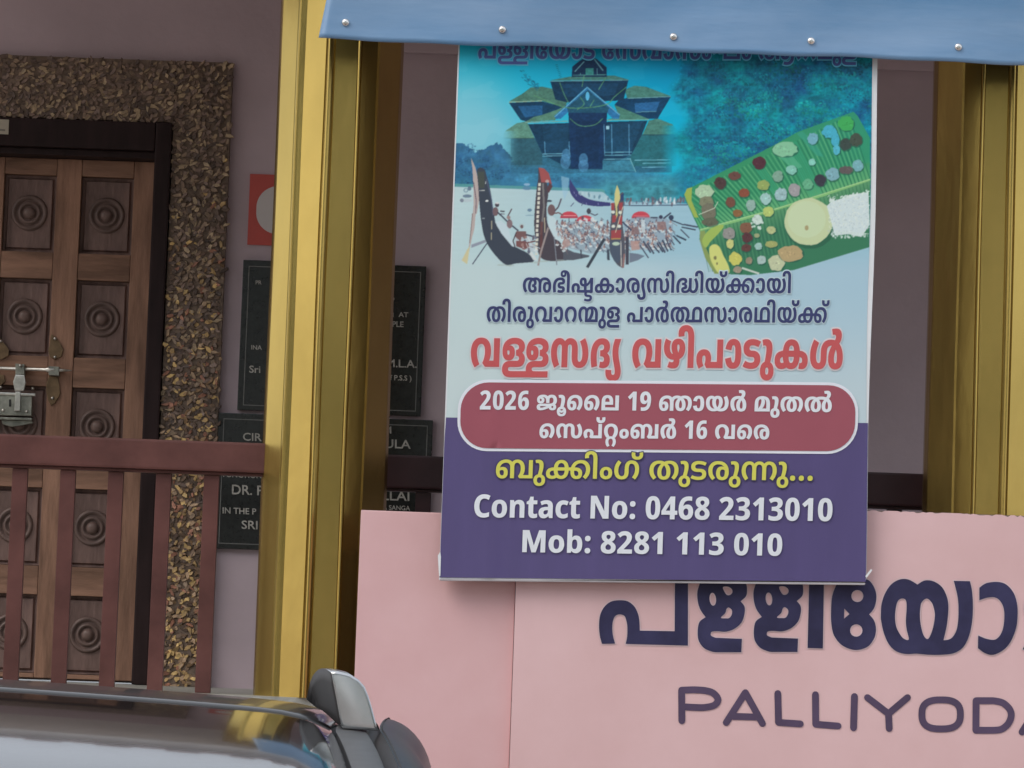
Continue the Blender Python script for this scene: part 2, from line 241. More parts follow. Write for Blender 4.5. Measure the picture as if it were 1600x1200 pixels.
    [[328,574,1,407,574,0,517,527,0,586,445,0,618,342,0,618,286,1,618,219,0,584,113,0,523,26,0,483,-12,1,387,57,1,413,87,0,454,153,0,477,233,0,477,285,1,477,341,0,440,425,0,373,470,0,330,470,1,283,470,0,214,426,0,175,343,0,175,287,1,175,238,0,196,159,0,235,91,0,265,57,1,168,-13,1,130,25,0,69,113,0,35,221,0,35,288,1,35,341,0,68,443,0,138,525,0,249,574,0]],
    [[279,574,1,324,574,0,384,555,0,434,516,0,462,487,1,501,257,1,501,0,1,367,0,1,367,340,1,367,389,0,356,435,0,343,451,1,336,460,0,308,471,0,287,471,1,259,471,0,207,437,0,173,360,0,173,297,1,173,254,0,190,172,0,227,94,0,256,56,1,154,-13,1,118,31,0,64,127,0,35,237,0,35,300,1,35,379,0,91,503,0,200,574,0],[668,574,1,754,574,0,870,534,0,908,500,1,936,474,0,970,409,0,986,320,0,986,261,1,986,0,1,374,0,1,374,263,1,374,331,0,399,444,0,431,481,1,459,512,0,530,554,0,617,574,0],[596,470,1,573,470,0,535,441,0,522,415,1,511,394,0,501,333,0,501,288,1,501,66,1,473,69,1,522,118,0,601,227,0,647,339,0,647,394,1,647,417,0,639,451,0,616,470,0],[781,368,1,781,320,0,749,228,0,692,138,0,653,91,1,629,97,1,650,100,0,702,102,0,712,102,1,851,102,1,851,273,1,851,334,0,828,412,0,780,463,0,741,480,1,743,482,1,757,465,0,781,407,0]],
    [[160,-235,1,73,-235,0,-27,-134,0,-27,-53,1,-27,2,0,20,84,0,103,128,0,159,128,1,216,128,0,301,85,0,348,4,0,348,-53,1,348,-109,0,300,-191,0,216,-235,0],[160,-142,1,190,-142,0,228,-98,0,228,-53,1,228,-9,0,192,34,0,160,34,1,130,34,0,92,-9,0,92,-54,1,92,-98,0,131,-142,0],[129,574,1,188,574,0,258,527,0,287,451,0,287,408,1,287,332,0,254,187,0,229,99,1,103,113,1,124,190,0,150,326,0,150,383,1,150,422,0,124,470,0,90,470,1,77,470,0,52,467,0,41,464,1,20,561,1,40,566,0,93,574,0]],
    [[367,472,1,326,472,0,253,459,0,193,432,0,155,393,0,149,366,1,149,362,0,152,358,0,152,354,1,149,347,0,146,322,0,146,303,1,146,262,0,176,216,0,204,216,1,229,216,0,251,252,0,251,280,1,251,299,0,241,327,0,219,342,0,202,342,1,178,342,0,141,330,0,120,318,1,46,326,1,66,351,0,126,397,0,197,427,0,231,427,1,284,427,0,347,388,0,377,322,0,377,281,1,377,239,0,342,167,0,268,124,0,209,124,1,157,124,0,79,170,0,35,256,0,35,317,1,35,367,0,73,460,0,157,533,0,288,574,0,382,574,1,472,574,0,595,534,0,659,460,0,659,405,1,659,363,0,615,304,0,533,269,0,475,261,1,430,310,1,430,332,1,437,332,1,458,332,0,489,339,0,502,348,1,512,355,0,522,378,0,522,393,1,522,420,0,492,454,0,423,472,0],[666,156,1,666,117,0,637,58,0,613,38,1,595,25,0,550,8,0,482,0,0,430,0,1,289,0,1,247,0,0,210,-5,0,200,-10,1,187,-16,0,176,-35,0,176,-47,1,176,-58,0,186,-78,0,196,-85,1,207,-91,0,245,-97,0,286,-97,1,644,-97,1,644,-201,1,275,-201,1,215,-201,0,128,-183,0,103,-167,1,72,-147,0,40,-90,0,40,-52,1,40,-15,0,72,48,0,105,69,1,123,80,0,165,94,0,230,102,0,277,102,1,414,102,1,453,102,0,496,108,0,508,118,1,519,126,0,530,150,0,530,166,1,530,183,0,518,210,0,504,218,1,495,225,0,464,231,0,434,231,1,430,231,1,430,322,1,543,300,1,603,277,0,666,208,0]],
    [[340,574,1,386,574,0,502,553,0,548,529,1,556,525,0,569,514,0,577,509,1,596,497,0,637,461,0,667,410,0,667,371,1,667,344,0,650,300,0,614,267,0,584,254,1,580,265,1,623,251,0,678,184,0,678,137,1,678,96,0,642,28,0,560,-12,0,491,-12,1,411,-12,0,315,52,0,273,163,0,273,237,1,273,294,0,303,398,0,370,486,0,424,518,1,430,521,0,435,529,0,441,531,1,475,551,0,565,574,0,615,574,1,672,574,0,755,550,0,815,505,0,839,474,1,886,239,1,886,0,1,755,0,1,755,284,1,755,355,0,736,425,0,709,449,1,690,464,0,642,477,0,612,477,1,586,477,0,538,469,0,522,463,1,488,451,0,440,404,0,411,342,0,398,272,0,398,235,1,398,151,0,440,87,0,483,87,1,516,87,0,549,116,0,549,144,1,549,173,0,509,207,0,469,207,1,458,207,1,458,306,1,468,306,1,505,306,0,540,341,0,540,370,1,540,400,0,497,452,0,441,466,1,426,473,0,379,478,0,355,478,1,292,478,0,209,430,0,169,344,0,169,288,1,169,239,0,189,158,0,226,89,0,252,55,1,157,-12,1,122,26,0,67,113,0,35,221,0,35,291,1,35,341,0,65,440,0,133,524,0,252,574,0],[1140,-12,1,1075,-12,0,996,46,0,959,145,0,959,206,1,959,301,0,1041,408,0,1122,408,1,1167,408,0,1235,359,0,1281,278,0,1290,230,1,1241,225,1,1235,246,0,1212,286,0,1178,313,0,1154,313,1,1118,313,0,1088,256,0,1088,200,1,1088,165,0,1100,113,0,1127,87,0,1148,87,1,1168,87,0,1197,116,0,1212,180,0,1212,234,1,1212,249,0,1209,292,0,1206,310,1,1206,315,0,1208,326,0,1207,328,1,1202,366,0,1159,430,0,1085,471,0,1030,471,1,999,471,0,956,463,0,935,447,1,921,436,0,899,402,0,886,337,0,886,276,1,886,215,1,801,468,1,828,502,0,891,550,0,974,574,0,1034,574,1,1110,574,0,1224,523,0,1302,431,0,1340,309,0,1340,237,1,1340,147,0,1292,37,0,1203,-12,0]],
    [[383,574,1,448,574,0,543,539,0,596,472,0,596,425,1,596,399,0,581,355,0,564,340,1,547,323,0,491,305,0,442,305,1,435,305,1,418,305,0,396,302,0,389,297,1,383,293,0,377,281,0,377,274,1,377,256,0,413,246,0,440,246,1,440,246,1,490,246,0,546,227,0,562,211,1,579,194,0,596,152,0,596,123,1,596,85,0,559,23,0,478,-12,0,410,-12,1,381,-12,0,324,-6,0,271,7,0,246,16,1,285,107,1,316,99,0,373,88,0,402,88,1,443,88,0,473,106,0,473,121,1,473,135,0,451,149,0,427,149,1,426,149,1,369,149,0,301,171,0,285,191,1,272,205,0,254,248,0,254,272,1,254,301,0,273,349,0,293,365,1,311,379,0,363,399,0,415,400,1,425,400,1,446,400,0,471,410,0,471,427,1,471,450,0,421,473,0,379,473,1,304,473,0,212,411,0,172,300,0,172,223,1,172,170,0,185,66,0,195,22,1,71,-4,1,57,46,0,40,170,0,40,225,1,40,334,0,115,489,0,268,574,0]],
    [[-68,851,1,-11,851,0,72,824,0,109,794,1,157,755,0,188,635,0,188,537,1,188,0,1,56,0,1,56,517,1,56,588,0,46,681,0,21,738,0,-2,755,1,-21,763,0,-60,769,0,-83,769,1,-99,769,0,-129,759,0,-148,734,0,-148,712,1,-148,689,0,-128,666,0,-111,666,1,-87,666,0,-70,694,0,-70,717,1,-70,741,0,-94,781,0,-110,795,1,-4,781,1,5,770,0,19,734,0,19,709,1,19,673,0,-8,615,0,-65,581,0,-111,581,1,-151,581,0,-212,611,0,-243,668,0,-243,710,1,-243,750,0,-207,813,0,-129,851,0]],
    [[797,74,1,856,74,0,946,47,0,980,30,1,951,-34,1,920,-17,0,847,0,0,804,0,1,764,0,0,732,-22,0,732,-41,1,732,-59,0,761,-79,0,801,-79,1,802,-79,1,862,-79,0,935,-101,0,955,-123,1,970,-138,0,984,-176,0,984,-203,1,984,-262,0,893,-337,0,800,-337,1,749,-337,0,660,-319,0,613,-301,1,649,-222,1,679,-233,0,748,-251,0,794,-251,1,843,-251,0,875,-226,0,875,-205,1,875,-181,0,845,-165,0,814,-165,1,799,-165,1,746,-165,0,677,-145,0,656,-128,1,639,-114,0,622,-73,0,622,-46,1,622,-11,0,669,43,0,748,74,0],[225,362,1,293,362,0,378,308,0,418,225,0,418,179,1,418,144,0,395,89,0,387,70,1,376,101,1,610,101,1,666,0,1,307,0,1,262,59,1,271,77,0,290,132,0,290,169,1,290,209,0,259,262,0,226,262,1,203,262,0,173,239,0,159,198,0,159,173,1,159,124,0,188,66,0,200,39,1,93,-12,1,62,31,0,28,120,0,28,177,1,28,233,0,77,315,0,165,362,0],[597,0,1,597,405,1,597,428,0,592,455,0,588,463,1,584,469,0,572,475,0,564,475,1,544,475,0,519,442,0,519,409,1,519,386,0,531,348,0,572,326,0,613,326,1,647,326,1,692,326,0,764,366,0,819,434,0,864,518,0,883,562,1,1012,562,1,1012,0,1],[566,574,1,602,574,0,658,555,0,677,537,1,701,515,0,724,448,0,724,390,1,724,101,1,882,101,1,882,304,1,882,324,0,884,356,0,887,385,0,888,400,1,891,388,1,864,335,0,788,264,0,702,231,0,656,231,1,605,231,1,531,231,0,439,279,0,396,361,0,396,411,1,396,454,0,435,528,0,510,574,0]],
    [[200,-12,1,117,-12,0,28,79,0,28,159,1,28,213,0,76,287,0,116,309,1,139,321,0,190,337,0,265,345,0,323,345,1,646,345,1,729,345,0,826,324,0,859,300,1,891,278,0,930,208,0,930,157,1,930,75,0,831,-12,0,760,-12,1,738,-12,0,704,-6,0,684,-1,1,706,95,1,714,94,0,732,89,0,743,89,1,771,89,0,803,124,0,803,158,1,803,180,0,787,212,0,773,222,1,756,236,0,712,244,0,663,244,1,287,244,1,250,244,0,203,237,0,185,226,1,172,215,0,152,185,0,152,162,1,152,140,0,167,106,0,199,88,0,224,88,1,247,88,0,290,107,0,315,128,1,372,38,1,343,17,0,289,-4,0,233,-12,0],[480,574,1,560,574,0,659,503,0,706,372,0,706,283,1,706,183,0,652,52,0,551,-12,0,481,-12,1,424,-12,0,340,29,0,314,62,1,282,104,0,254,220,0,254,286,1,254,425,0,374,574,0],[480,473,1,430,473,0,383,384,0,383,282,1,383,214,0,404,129,0,447,89,0,480,89,1,512,89,0,554,128,0,577,214,0,577,282,1,577,351,0,555,435,0,512,473,0]],
    [[445,283,1,445,216,0,424,107,0,374,29,0,292,-12,0,230,-12,1,173,-12,0,97,22,0,50,78,0,24,148,0,18,183,1,150,206,1,155,179,0,172,124,0,204,88,0,231,88,1,259,88,0,294,132,0,310,220,0,310,284,1,310,345,0,294,430,0,260,474,0,232,474,1,209,474,0,176,442,0,157,389,0,152,357,1,20,381,1,30,417,0,60,485,0,109,541,0,184,574,0,238,574,1,297,574,0,378,531,0,425,454,0,445,347,0]],
    [[333,574,1,413,574,0,532,523,0,610,431,0,650,308,0,650,236,1,650,147,0,603,37,0,514,-12,0,451,-12,1,385,-12,0,305,46,0,269,145,0,269,206,1,269,301,0,352,408,0,432,408,1,478,408,0,545,359,0,590,278,0,600,230,1,550,225,1,545,246,0,523,286,0,488,313,0,465,313,1,429,313,0,397,256,0,397,200,1,397,165,0,410,113,0,437,87,0,458,87,1,479,87,0,506,116,0,521,180,0,521,234,1,521,252,0,519,290,0,516,307,1,516,312,0,514,326,0,512,330,1,507,367,0,464,431,0,393,471,0,344,471,1,283,471,0,205,425,0,168,342,0,168,287,1,168,237,0,188,157,0,226,88,0,253,53,1,159,-13,1,123,25,0,67,114,0,35,223,0,35,290,1,35,349,0,70,451,0,142,529,0,256,574,0]],
    [[-9,-65,1,-10,-71,0,-12,-87,0,-12,-95,1,-12,-114,0,-1,-148,0,28,-169,0,55,-169,1,88,-169,0,119,-136,0,119,-97,1,119,-79,0,112,-36,0,96,27,0,79,76,1,62,128,0,35,245,0,35,306,1,35,378,0,71,505,0,98,562,1,234,562,1,211,513,0,180,431,0,167,354,0,167,313,1,167,263,0,187,172,0,204,116,1,221,64,0,241,-10,0,250,-68,0,250,-97,1,250,-185,0,153,-270,0,55,-270,1,-47,-270,0,-142,-176,0,-142,-99,1,-142,-88,0,-139,-64,0,-138,-55,1]],
    [[556,574,1,608,574,0,681,544,0,707,516,1,726,496,0,749,445,0,760,380,0,760,337,1,760,235,1,760,182,0,768,135,0,776,120,1,785,105,0,816,91,0,837,91,1,863,91,0,905,126,0,930,200,0,930,262,1,930,310,0,912,394,0,878,472,0,851,510,1,953,575,1,985,534,0,1035,439,0,1063,325,0,1063,257,1,1063,174,0,1007,54,0,903,-12,0,832,-12,1,780,-12,0,703,17,0,677,45,1,660,67,0,638,121,0,628,188,0,628,224,1,628,331,1,628,378,0,622,424,0,613,440,1,603,457,0,572,471,0,550,471,1,534,471,0,503,459,0,496,448,1,483,432,0,471,382,0,471,338,1,471,0,1,340,0,1,340,324,1,340,383,0,332,438,0,317,454,1,307,464,0,278,472,0,269,472,1,240,472,0,194,434,0,168,356,0,168,297,1,168,254,0,184,173,0,219,93,0,246,53,1,145,-12,1,110,32,0,60,128,0,35,241,0,35,306,1,35,386,0,87,506,0,184,574,0,254,574,1,304,574,0,382,541,0,417,499,1,399,497,1,428,530,0,495,574,0]],
    [[-13,851,1,27,851,0,96,830,0,120,809,1,147,788,0,176,730,0,188,646,0,188,581,1,188,0,1,56,0,1,56,550,1,56,594,0,53,664,0,41,714,0,31,727,1,23,739,0,1,750,0,-17,750,1,-33,750,0,-60,734,0,-75,705,0,-75,683,1,-75,670,0,-72,647,0,-69,638,1,-198,623,1,-202,635,0,-205,667,0,-205,685,1,-205,739,0,-155,813,0,-69,851,0]],
    [[356,574,1,418,574,0,498,541,0,539,484,0,539,445,1,539,408,0,495,353,0,447,337,1,448,344,1,481,337,0,524,308,0,545,265,0,545,239,1,545,215,0,529,174,0,511,160,1,493,149,0,441,133,0,410,132,1,408,132,1,398,131,0,383,125,0,383,114,1,383,101,0,411,83,0,445,83,1,481,83,0,547,104,0,570,132,1,594,163,0,616,251,0,616,313,1,616,561,1,689,561,1,691,259,1,704,117,1,666,75,0,598,18,0,509,-12,0,441,-12,1,379,-12,0,302,23,0,267,82,0,267,118,1,267,140,0,280,175,0,293,188,1,305,200,0,341,216,0,362,220,1,371,221,1,390,223,0,406,231,0,411,237,1,417,246,0,417,257,1,417,265,0,411,277,0,404,281,1,398,285,0,375,290,0,350,290,1,304,290,1,304,383,1,333,383,1,360,383,0,390,390,0,399,397,1,406,403,0,411,418,0,411,426,1,411,443,0,394,463,0,366,473,0,346,473,1,289,473,0,211,410,0,173,297,0,173,223,1,173,170,0,185,66,0,196,22,1,72,-4,1,58,46,0,41,170,0,41,225,1,41,336,0,112,492,0,252,574,0],[826,-12,1,761,-12,0,680,39,0,644,79,1,652,108,1,616,353,1,616,562,1,746,562,1,746,216,1,746,165,0,757,120,0,770,105,1,777,98,0,799,90,0,817,90,1,842,90,0,891,123,0,923,200,0,923,263,1,923,307,0,906,392,0,872,473,0,844,509,1,945,575,1,980,530,0,1028,434,0,1055,324,0,1055,260,1,1055,181,0,1003,58,0,901,-12,0]],
    [[618,-12,1,560,-12,0,483,10,0,440,35,1,435,39,0,423,52,0,419,56,1,365,94,0,306,191,0,284,294,0,284,342,1,284,377,0,293,433,0,301,456,1,318,477,1,336,514,0,391,558,0,458,574,0,489,574,1,585,574,0,689,459,0,689,344,1,689,248,0,612,100,0,547,52,1,540,46,0,526,36,0,517,31,1,480,10,0,398,-12,0,342,-12,1,265,-12,0,150,39,0,74,130,0,37,253,0,37,326,1,37,403,0,83,514,0,180,574,0,253,574,1,304,574,0,392,530,0,425,483,1,325,425,1,309,452,0,273,474,0,255,474,1,226,474,0,188,439,0,169,375,0,169,329,1,169,249,0,216,141,0,297,86,0,348,86,1,374,86,0,412,93,0,429,100,1,437,103,0,449,105,0,456,109,1,486,129,0,532,203,0,556,295,0,556,343,1,556,394,0,536,450,0,505,473,0,487,473,1,466,473,0,433,449,0,416,391,0,416,343,1,416,298,0,436,210,0,475,136,0,504,113,1,511,108,0,521,106,0,528,103,1,543,95,0,587,86,0,614,86,1,669,86,0,746,135,0,786,232,0,786,304,1,786,359,0,756,469,0,726,522,1,835,575,1,877,515,0,919,380,0,919,311,1,919,247,0,891,131,0,823,40,0,705,-12,0]],
    [[-102,596,1,-164,596,0,-241,638,0,-277,711,0,-277,758,1,-277,781,0,-270,818,0,-264,831,1,-150,813,1,-153,802,0,-157,776,0,-157,764,1,-157,737,0,-143,704,0,-117,691,0,-99,691,1,-81,691,0,-55,705,0,-41,736,0,-41,764,1,-41,776,0,-45,802,0,-47,813,1,63,831,1,67,818,0,74,781,0,74,759,1,74,711,0,39,638,0,-39,596,0]],
    [[480,574,1,560,574,0,659,503,0,706,372,0,706,283,1,706,183,0,652,52,0,551,-12,0,481,-12,1,424,-12,0,340,29,0,314,62,1,282,104,0,254,220,0,254,286,1,254,425,0,374,574,0],[480,473,1,430,473,0,383,384,0,383,282,1,383,214,0,404,129,0,447,89,0,480,89,1,512,89,0,554,128,0,577,214,0,577,282,1,577,351,0,555,435,0,512,473,0],[200,-12,1,117,-12,0,28,79,0,28,159,1,28,213,0,76,287,0,116,309,1,139,321,0,190,337,0,265,345,0,323,345,1,856,345,1,907,345,0,973,337,0,1018,321,0,1037,309,1,1076,284,0,1111,210,0,1111,162,1,1111,87,0,1029,-12,0,943,-12,1,885,-12,0,800,38,0,756,137,0,756,209,1,756,233,0,758,269,0,760,286,1,762,294,0,762,307,0,763,314,1,773,376,0,824,473,0,901,539,0,1001,574,0,1060,574,1,1139,574,0,1247,526,0,1312,443,0,1342,341,0,1342,286,1,1342,220,0,1308,111,0,1252,25,0,1215,-13,1,1120,54,1,1144,85,0,1183,151,0,1206,231,0,1206,285,1,1206,342,0,1168,426,0,1100,471,0,1055,471,1,1005,471,0,934,432,0,890,360,0,880,310,1,879,303,0,878,287,0,877,279,1,875,265,0,873,230,0,873,206,1,873,157,0,891,104,0,922,85,0,939,85,1,962,85,0,986,121,0,986,155,1,986,174,0,974,211,0,958,224,1,945,233,0,909,244,0,863,244,1,287,244,1,250,244,0,203,237,0,185,226,1,172,215,0,152,185,0,152,162,1,152,140,0,167,106,0,199,88,0,224,88,1,247,88,0,290,107,0,315,128,1,372,38,1,343,17,0,289,-4,0,233,-12,0]],
    [[469,-12,1,406,-12,0,318,43,0,272,148,0,272,224,1,272,287,0,311,394,0,385,481,0,439,516,1,467,531,1,496,551,0,574,574,0,629,574,1,707,574,0,814,526,0,879,443,0,908,340,0,908,285,1,908,219,0,876,111,0,819,27,0,783,-12,1,689,55,1,712,85,0,750,151,0,773,232,0,773,282,1,773,340,0,738,426,0,670,476,0,619,476,1,593,476,0,556,470,0,540,465,1,531,463,1,487,443,0,431,368,0,404,273,0,404,225,1,404,169,0,422,111,0,452,89,0,470,89,1,488,89,0,519,111,0,536,168,0,536,220,1,536,275,0,510,369,0,459,438,0,424,458,1,405,465,1,391,471,0,358,476,0,342,476,1,282,476,0,206,428,0,169,343,0,169,288,1,169,239,0,189,158,0,226,89,0,252,55,1,157,-12,1,122,26,0,67,113,0,35,221,0,35,291,1,35,341,0,63,441,0,129,524,0,243,574,0,327,574,1,376,574,0,453,553,0,486,532,1,504,521,1,581,474,0,668,325,0,668,224,1,668,145,0,622,40,0,533,-12,0]],
    [[154,-235,1,71,-235,0,-24,-135,0,-24,-53,1,-24,2,0,19,85,0,99,128,0,153,128,1,208,128,0,288,85,0,332,4,0,332,-53,1,332,-109,0,287,-191,0,207,-235,0],[154,-143,1,182,-143,0,216,-99,0,216,-53,1,216,-8,0,183,35,0,154,35,1,126,35,0,92,-8,0,92,-54,1,92,-100,0,126,-143,0],[125,574,1,181,574,0,248,527,0,276,452,0,276,409,1,276,333,0,244,188,0,220,99,1,98,113,1,118,190,0,143,327,0,143,386,1,143,425,0,118,471,0,86,471,1,73,471,0,50,468,0,39,465,1,18,561,1,38,565,0,90,574,0]],
    [[310,574,1,385,574,0,487,528,0,551,450,0,580,353,0,580,301,1,580,239,0,553,143,0,506,62,0,476,22,1,509,101,1,693,101,1,693,562,1,824,562,1,824,0,1,425,0,1,368,64,1,389,91,0,425,155,0,447,236,0,447,288,1,447,344,0,412,426,0,352,471,0,313,471,1,270,471,0,205,428,0,170,346,0,170,290,1,170,240,0,190,159,0,227,88,0,255,53,1,158,-13,1,123,25,0,66,114,0,34,223,0,34,290,1,34,343,0,65,444,0,131,526,0,236,574,0]],
    [[310,574,1,385,574,0,489,527,0,553,446,0,583,344,0,583,288,1,583,221,0,551,114,0,494,26,0,456,-13,1,361,54,1,386,85,0,425,152,0,447,235,0,447,288,1,447,344,0,412,426,0,352,471,0,313,471,1,269,471,0,205,428,0,170,345,0,170,290,1,170,240,0,190,158,0,227,88,0,255,54,1,158,-13,1,123,25,0,66,114,0,34,223,0,34,290,1,34,343,0,65,444,0,131,526,0,236,574,0]],
    [[265,574,1,307,574,0,363,556,0,409,519,0,436,490,1,474,260,1,474,0,1,344,0,1,344,346,1,344,397,0,333,442,0,320,457,1,314,463,0,291,472,0,273,472,1,248,472,0,199,438,0,168,361,0,168,299,1,168,254,0,184,170,0,219,90,0,246,53,1,145,-13,1,112,31,0,62,128,0,35,239,0,35,302,1,35,380,0,87,503,0,189,574,0],[631,574,1,714,574,0,824,533,0,859,500,1,885,475,0,917,410,0,931,322,0,931,263,1,931,0,1,352,0,1,352,265,1,352,333,0,377,452,0,411,489,1,437,516,0,501,555,0,582,574,0],[559,471,1,539,471,0,505,442,0,493,417,1,484,397,0,474,338,0,474,294,1,474,66,1,450,69,1,494,118,0,565,228,0,607,341,0,607,394,1,607,418,0,599,452,0,578,471,0],[736,367,1,736,319,0,707,227,0,655,138,0,620,90,1,596,96,1,615,99,0,667,101,0,675,101,1,801,101,1,801,281,1,801,340,0,779,416,0,733,466,0,696,482,1,698,483,1,712,466,0,736,405,0]],
    [[350,472,1,312,472,0,243,460,0,186,432,0,149,392,0,144,365,1,144,361,0,148,357,0,147,353,1,145,346,0,141,321,0,141,301,1,141,259,0,169,214,0,194,214,1,216,214,0,236,250,0,236,279,1,236,298,0,227,326,0,207,342,0,191,342,1,170,342,0,138,331,0,118,319,1,45,327,1,65,352,0,123,397,0,189,426,0,220,426,1,270,426,0,330,388,0,357,321,0,357,279,1,357,238,0,325,167,0,255,123,0,200,123,1,151,123,0,76,168,0,34,254,0,34,314,1,34,366,0,70,460,0,149,532,0,275,574,0,365,574,1,448,574,0,564,534,0,627,459,0,627,404,1,627,361,0,584,303,0,504,269,0,447,262,1,407,310,1,407,331,1,412,331,1,432,331,0,462,339,0,475,348,1,484,354,0,494,378,0,494,394,1,494,421,0,465,454,0,400,472,0],[633,156,1,633,115,0,603,56,0,578,36,1,560,24,0,518,8,0,453,0,0,404,0,1,283,0,1,241,0,0,205,-5,0,195,-10,1,182,-17,0,171,-36,0,171,-48,1,171,-59,0,180,-79,0,190,-86,1,201,-92,0,240,-98,0,280,-98,1,611,-98,1,611,-201,1,272,-201,1,211,-201,0,125,-183,0,101,-167,1,71,-148,0,38,-90,0,38,-53,1,38,-15,0,70,47,0,103,68,1,121,79,0,163,93,0,227,101,0,275,101,1,389,101,1,426,101,0,467,107,0,479,117,1,490,125,0,502,149,0,502,165,1,502,182,0,489,210,0,475,218,1,466,225,0,436,231,0,407,231,1,407,231,1,407,321,1,520,297,1,573,274,0,633,207,0]],
    [],
    [[225,362,1,293,362,0,378,308,0,418,225,0,418,179,1,418,144,0,395,89,0,387,70,1,376,101,1,618,101,1,618,562,1,749,562,1,749,0,1,307,0,1,262,59,1,271,77,0,290,132,0,290,170,1,290,209,0,259,262,0,226,262,1,203,262,0,173,239,0,159,198,0,159,173,1,159,124,0,188,66,0,200,39,1,93,-12,1,62,31,0,28,120,0,28,177,1,28,233,0,77,315,0,165,362,0]],
    [[456,-12,1,392,-12,0,307,41,0,263,144,0,263,218,1,263,262,0,284,353,0,339,447,0,390,496,1,399,523,1,435,561,0,473,616,0,473,644,1,473,668,0,446,698,0,414,698,1,404,698,0,376,693,0,365,690,1,343,785,1,364,792,0,428,800,0,459,800,1,517,800,0,579,759,0,603,698,0,603,667,1,603,618,0,552,520,0,504,470,1,489,456,1,455,421,0,413,340,0,394,255,0,394,214,1,394,171,0,407,115,0,435,87,0,457,87,1,487,87,0,518,142,0,518,215,1,518,248,0,509,313,0,490,375,0,460,425,0,437,442,1,418,457,0,378,475,0,335,475,1,280,475,0,206,430,0,168,347,0,168,290,1,168,239,0,187,158,0,225,88,0,252,53,1,159,-13,1,122,25,0,67,112,0,35,221,0,35,290,1,35,346,0,68,447,0,139,527,0,252,574,0,333,574,1,377,574,0,449,558,0,480,543,1,482,542,0,488,538,0,491,535,1,545,507,0,616,410,0,652,290,0,652,224,1,652,107,0,551,-12,0]],
    [[469,-12,1,406,-12,0,318,43,0,272,148,0,272,224,1,272,287,0,311,394,0,385,481,0,439,516,1,467,531,1,496,551,0,574,574,0,629,574,1,707,574,0,814,526,0,879,443,0,908,340,0,908,285,1,908,242,0,892,163,0,848,82,0,808,34,1,774,0,1,751,0,1,693,58,1,717,91,0,753,162,0,773,240,0,773,282,1,773,340,0,738,426,0,670,476,0,619,476,1,593,476,0,556,470,0,540,465,1,531,463,1,487,443,0,431,368,0,404,273,0,404,225,1,404,169,0,422,111,0,452,89,0,470,89,1,488,89,0,519,111,0,536,168,0,536,220,1,536,275,0,509,369,0,459,438,0,424,458,1,405,465,1,391,471,0,358,476,0,342,476,1,282,476,0,206,428,0,169,343,0,169,288,1,169,239,0,189,158,0,226,89,0,252,55,1,157,-12,1,122,26,0,67,113,0,35,221,0,35,291,1,35,341,0,63,441,0,129,524,0,243,574,0,327,574,1,376,574,0,453,553,0,486,532,1,504,521,1,555,490,0,629,402,0,668,292,0,668,224,1,668,145,0,622,40,0,533,-12,0],[1054,101,1,1086,0,1,778,0,1,808,101,1],[1250,574,1,1308,574,0,1389,544,0,1416,518,1,1454,483,0,1482,384,0,1482,305,1,1482,0,1,1015,0,1,1015,296,1,1015,354,0,1027,435,0,1055,493,0,1079,517,1,1105,542,0,1189,574,0],[1249,473,1,1223,473,0,1188,458,0,1177,446,1,1161,427,0,1147,366,0,1147,303,1,1147,101,1,1350,101,1,1350,295,1,1350,365,0,1336,427,0,1321,445,1,1309,458,0,1271,473,0]],
    [[188,562,1,188,101,1,358,101,1,358,0,1,56,0,1,56,562,1],[538,574,1,597,574,0,678,544,0,705,518,1,742,483,0,770,384,0,770,305,1,770,0,1,304,0,1,304,296,1,304,354,0,316,435,0,344,493,0,368,517,1,394,542,0,478,574,0],[538,473,1,512,473,0,477,458,0,465,446,1,450,427,0,435,366,0,435,303,1,435,101,1,639,101,1,639,295,1,639,365,0,624,427,0,609,445,1,598,458,0,559,473,0]],
    [[303,581,1,380,581,0,484,533,0,545,453,0,571,354,0,571,303,1,571,249,0,547,159,0,501,76,0,468,35,1,517,122,1,645,122,1,645,569,1,803,569,1,803,0,1,420,0,1,345,74,1,362,102,0,391,170,0,410,250,0,410,295,1,410,343,0,388,416,0,342,457,0,306,457,1,272,457,0,221,419,0,194,346,0,194,295,1,194,247,0,213,165,0,247,88,0,270,50,1,141,-15,1,109,24,0,59,116,0,31,229,0,31,298,1,31,347,0,58,446,0,120,530,0,225,581,0]],
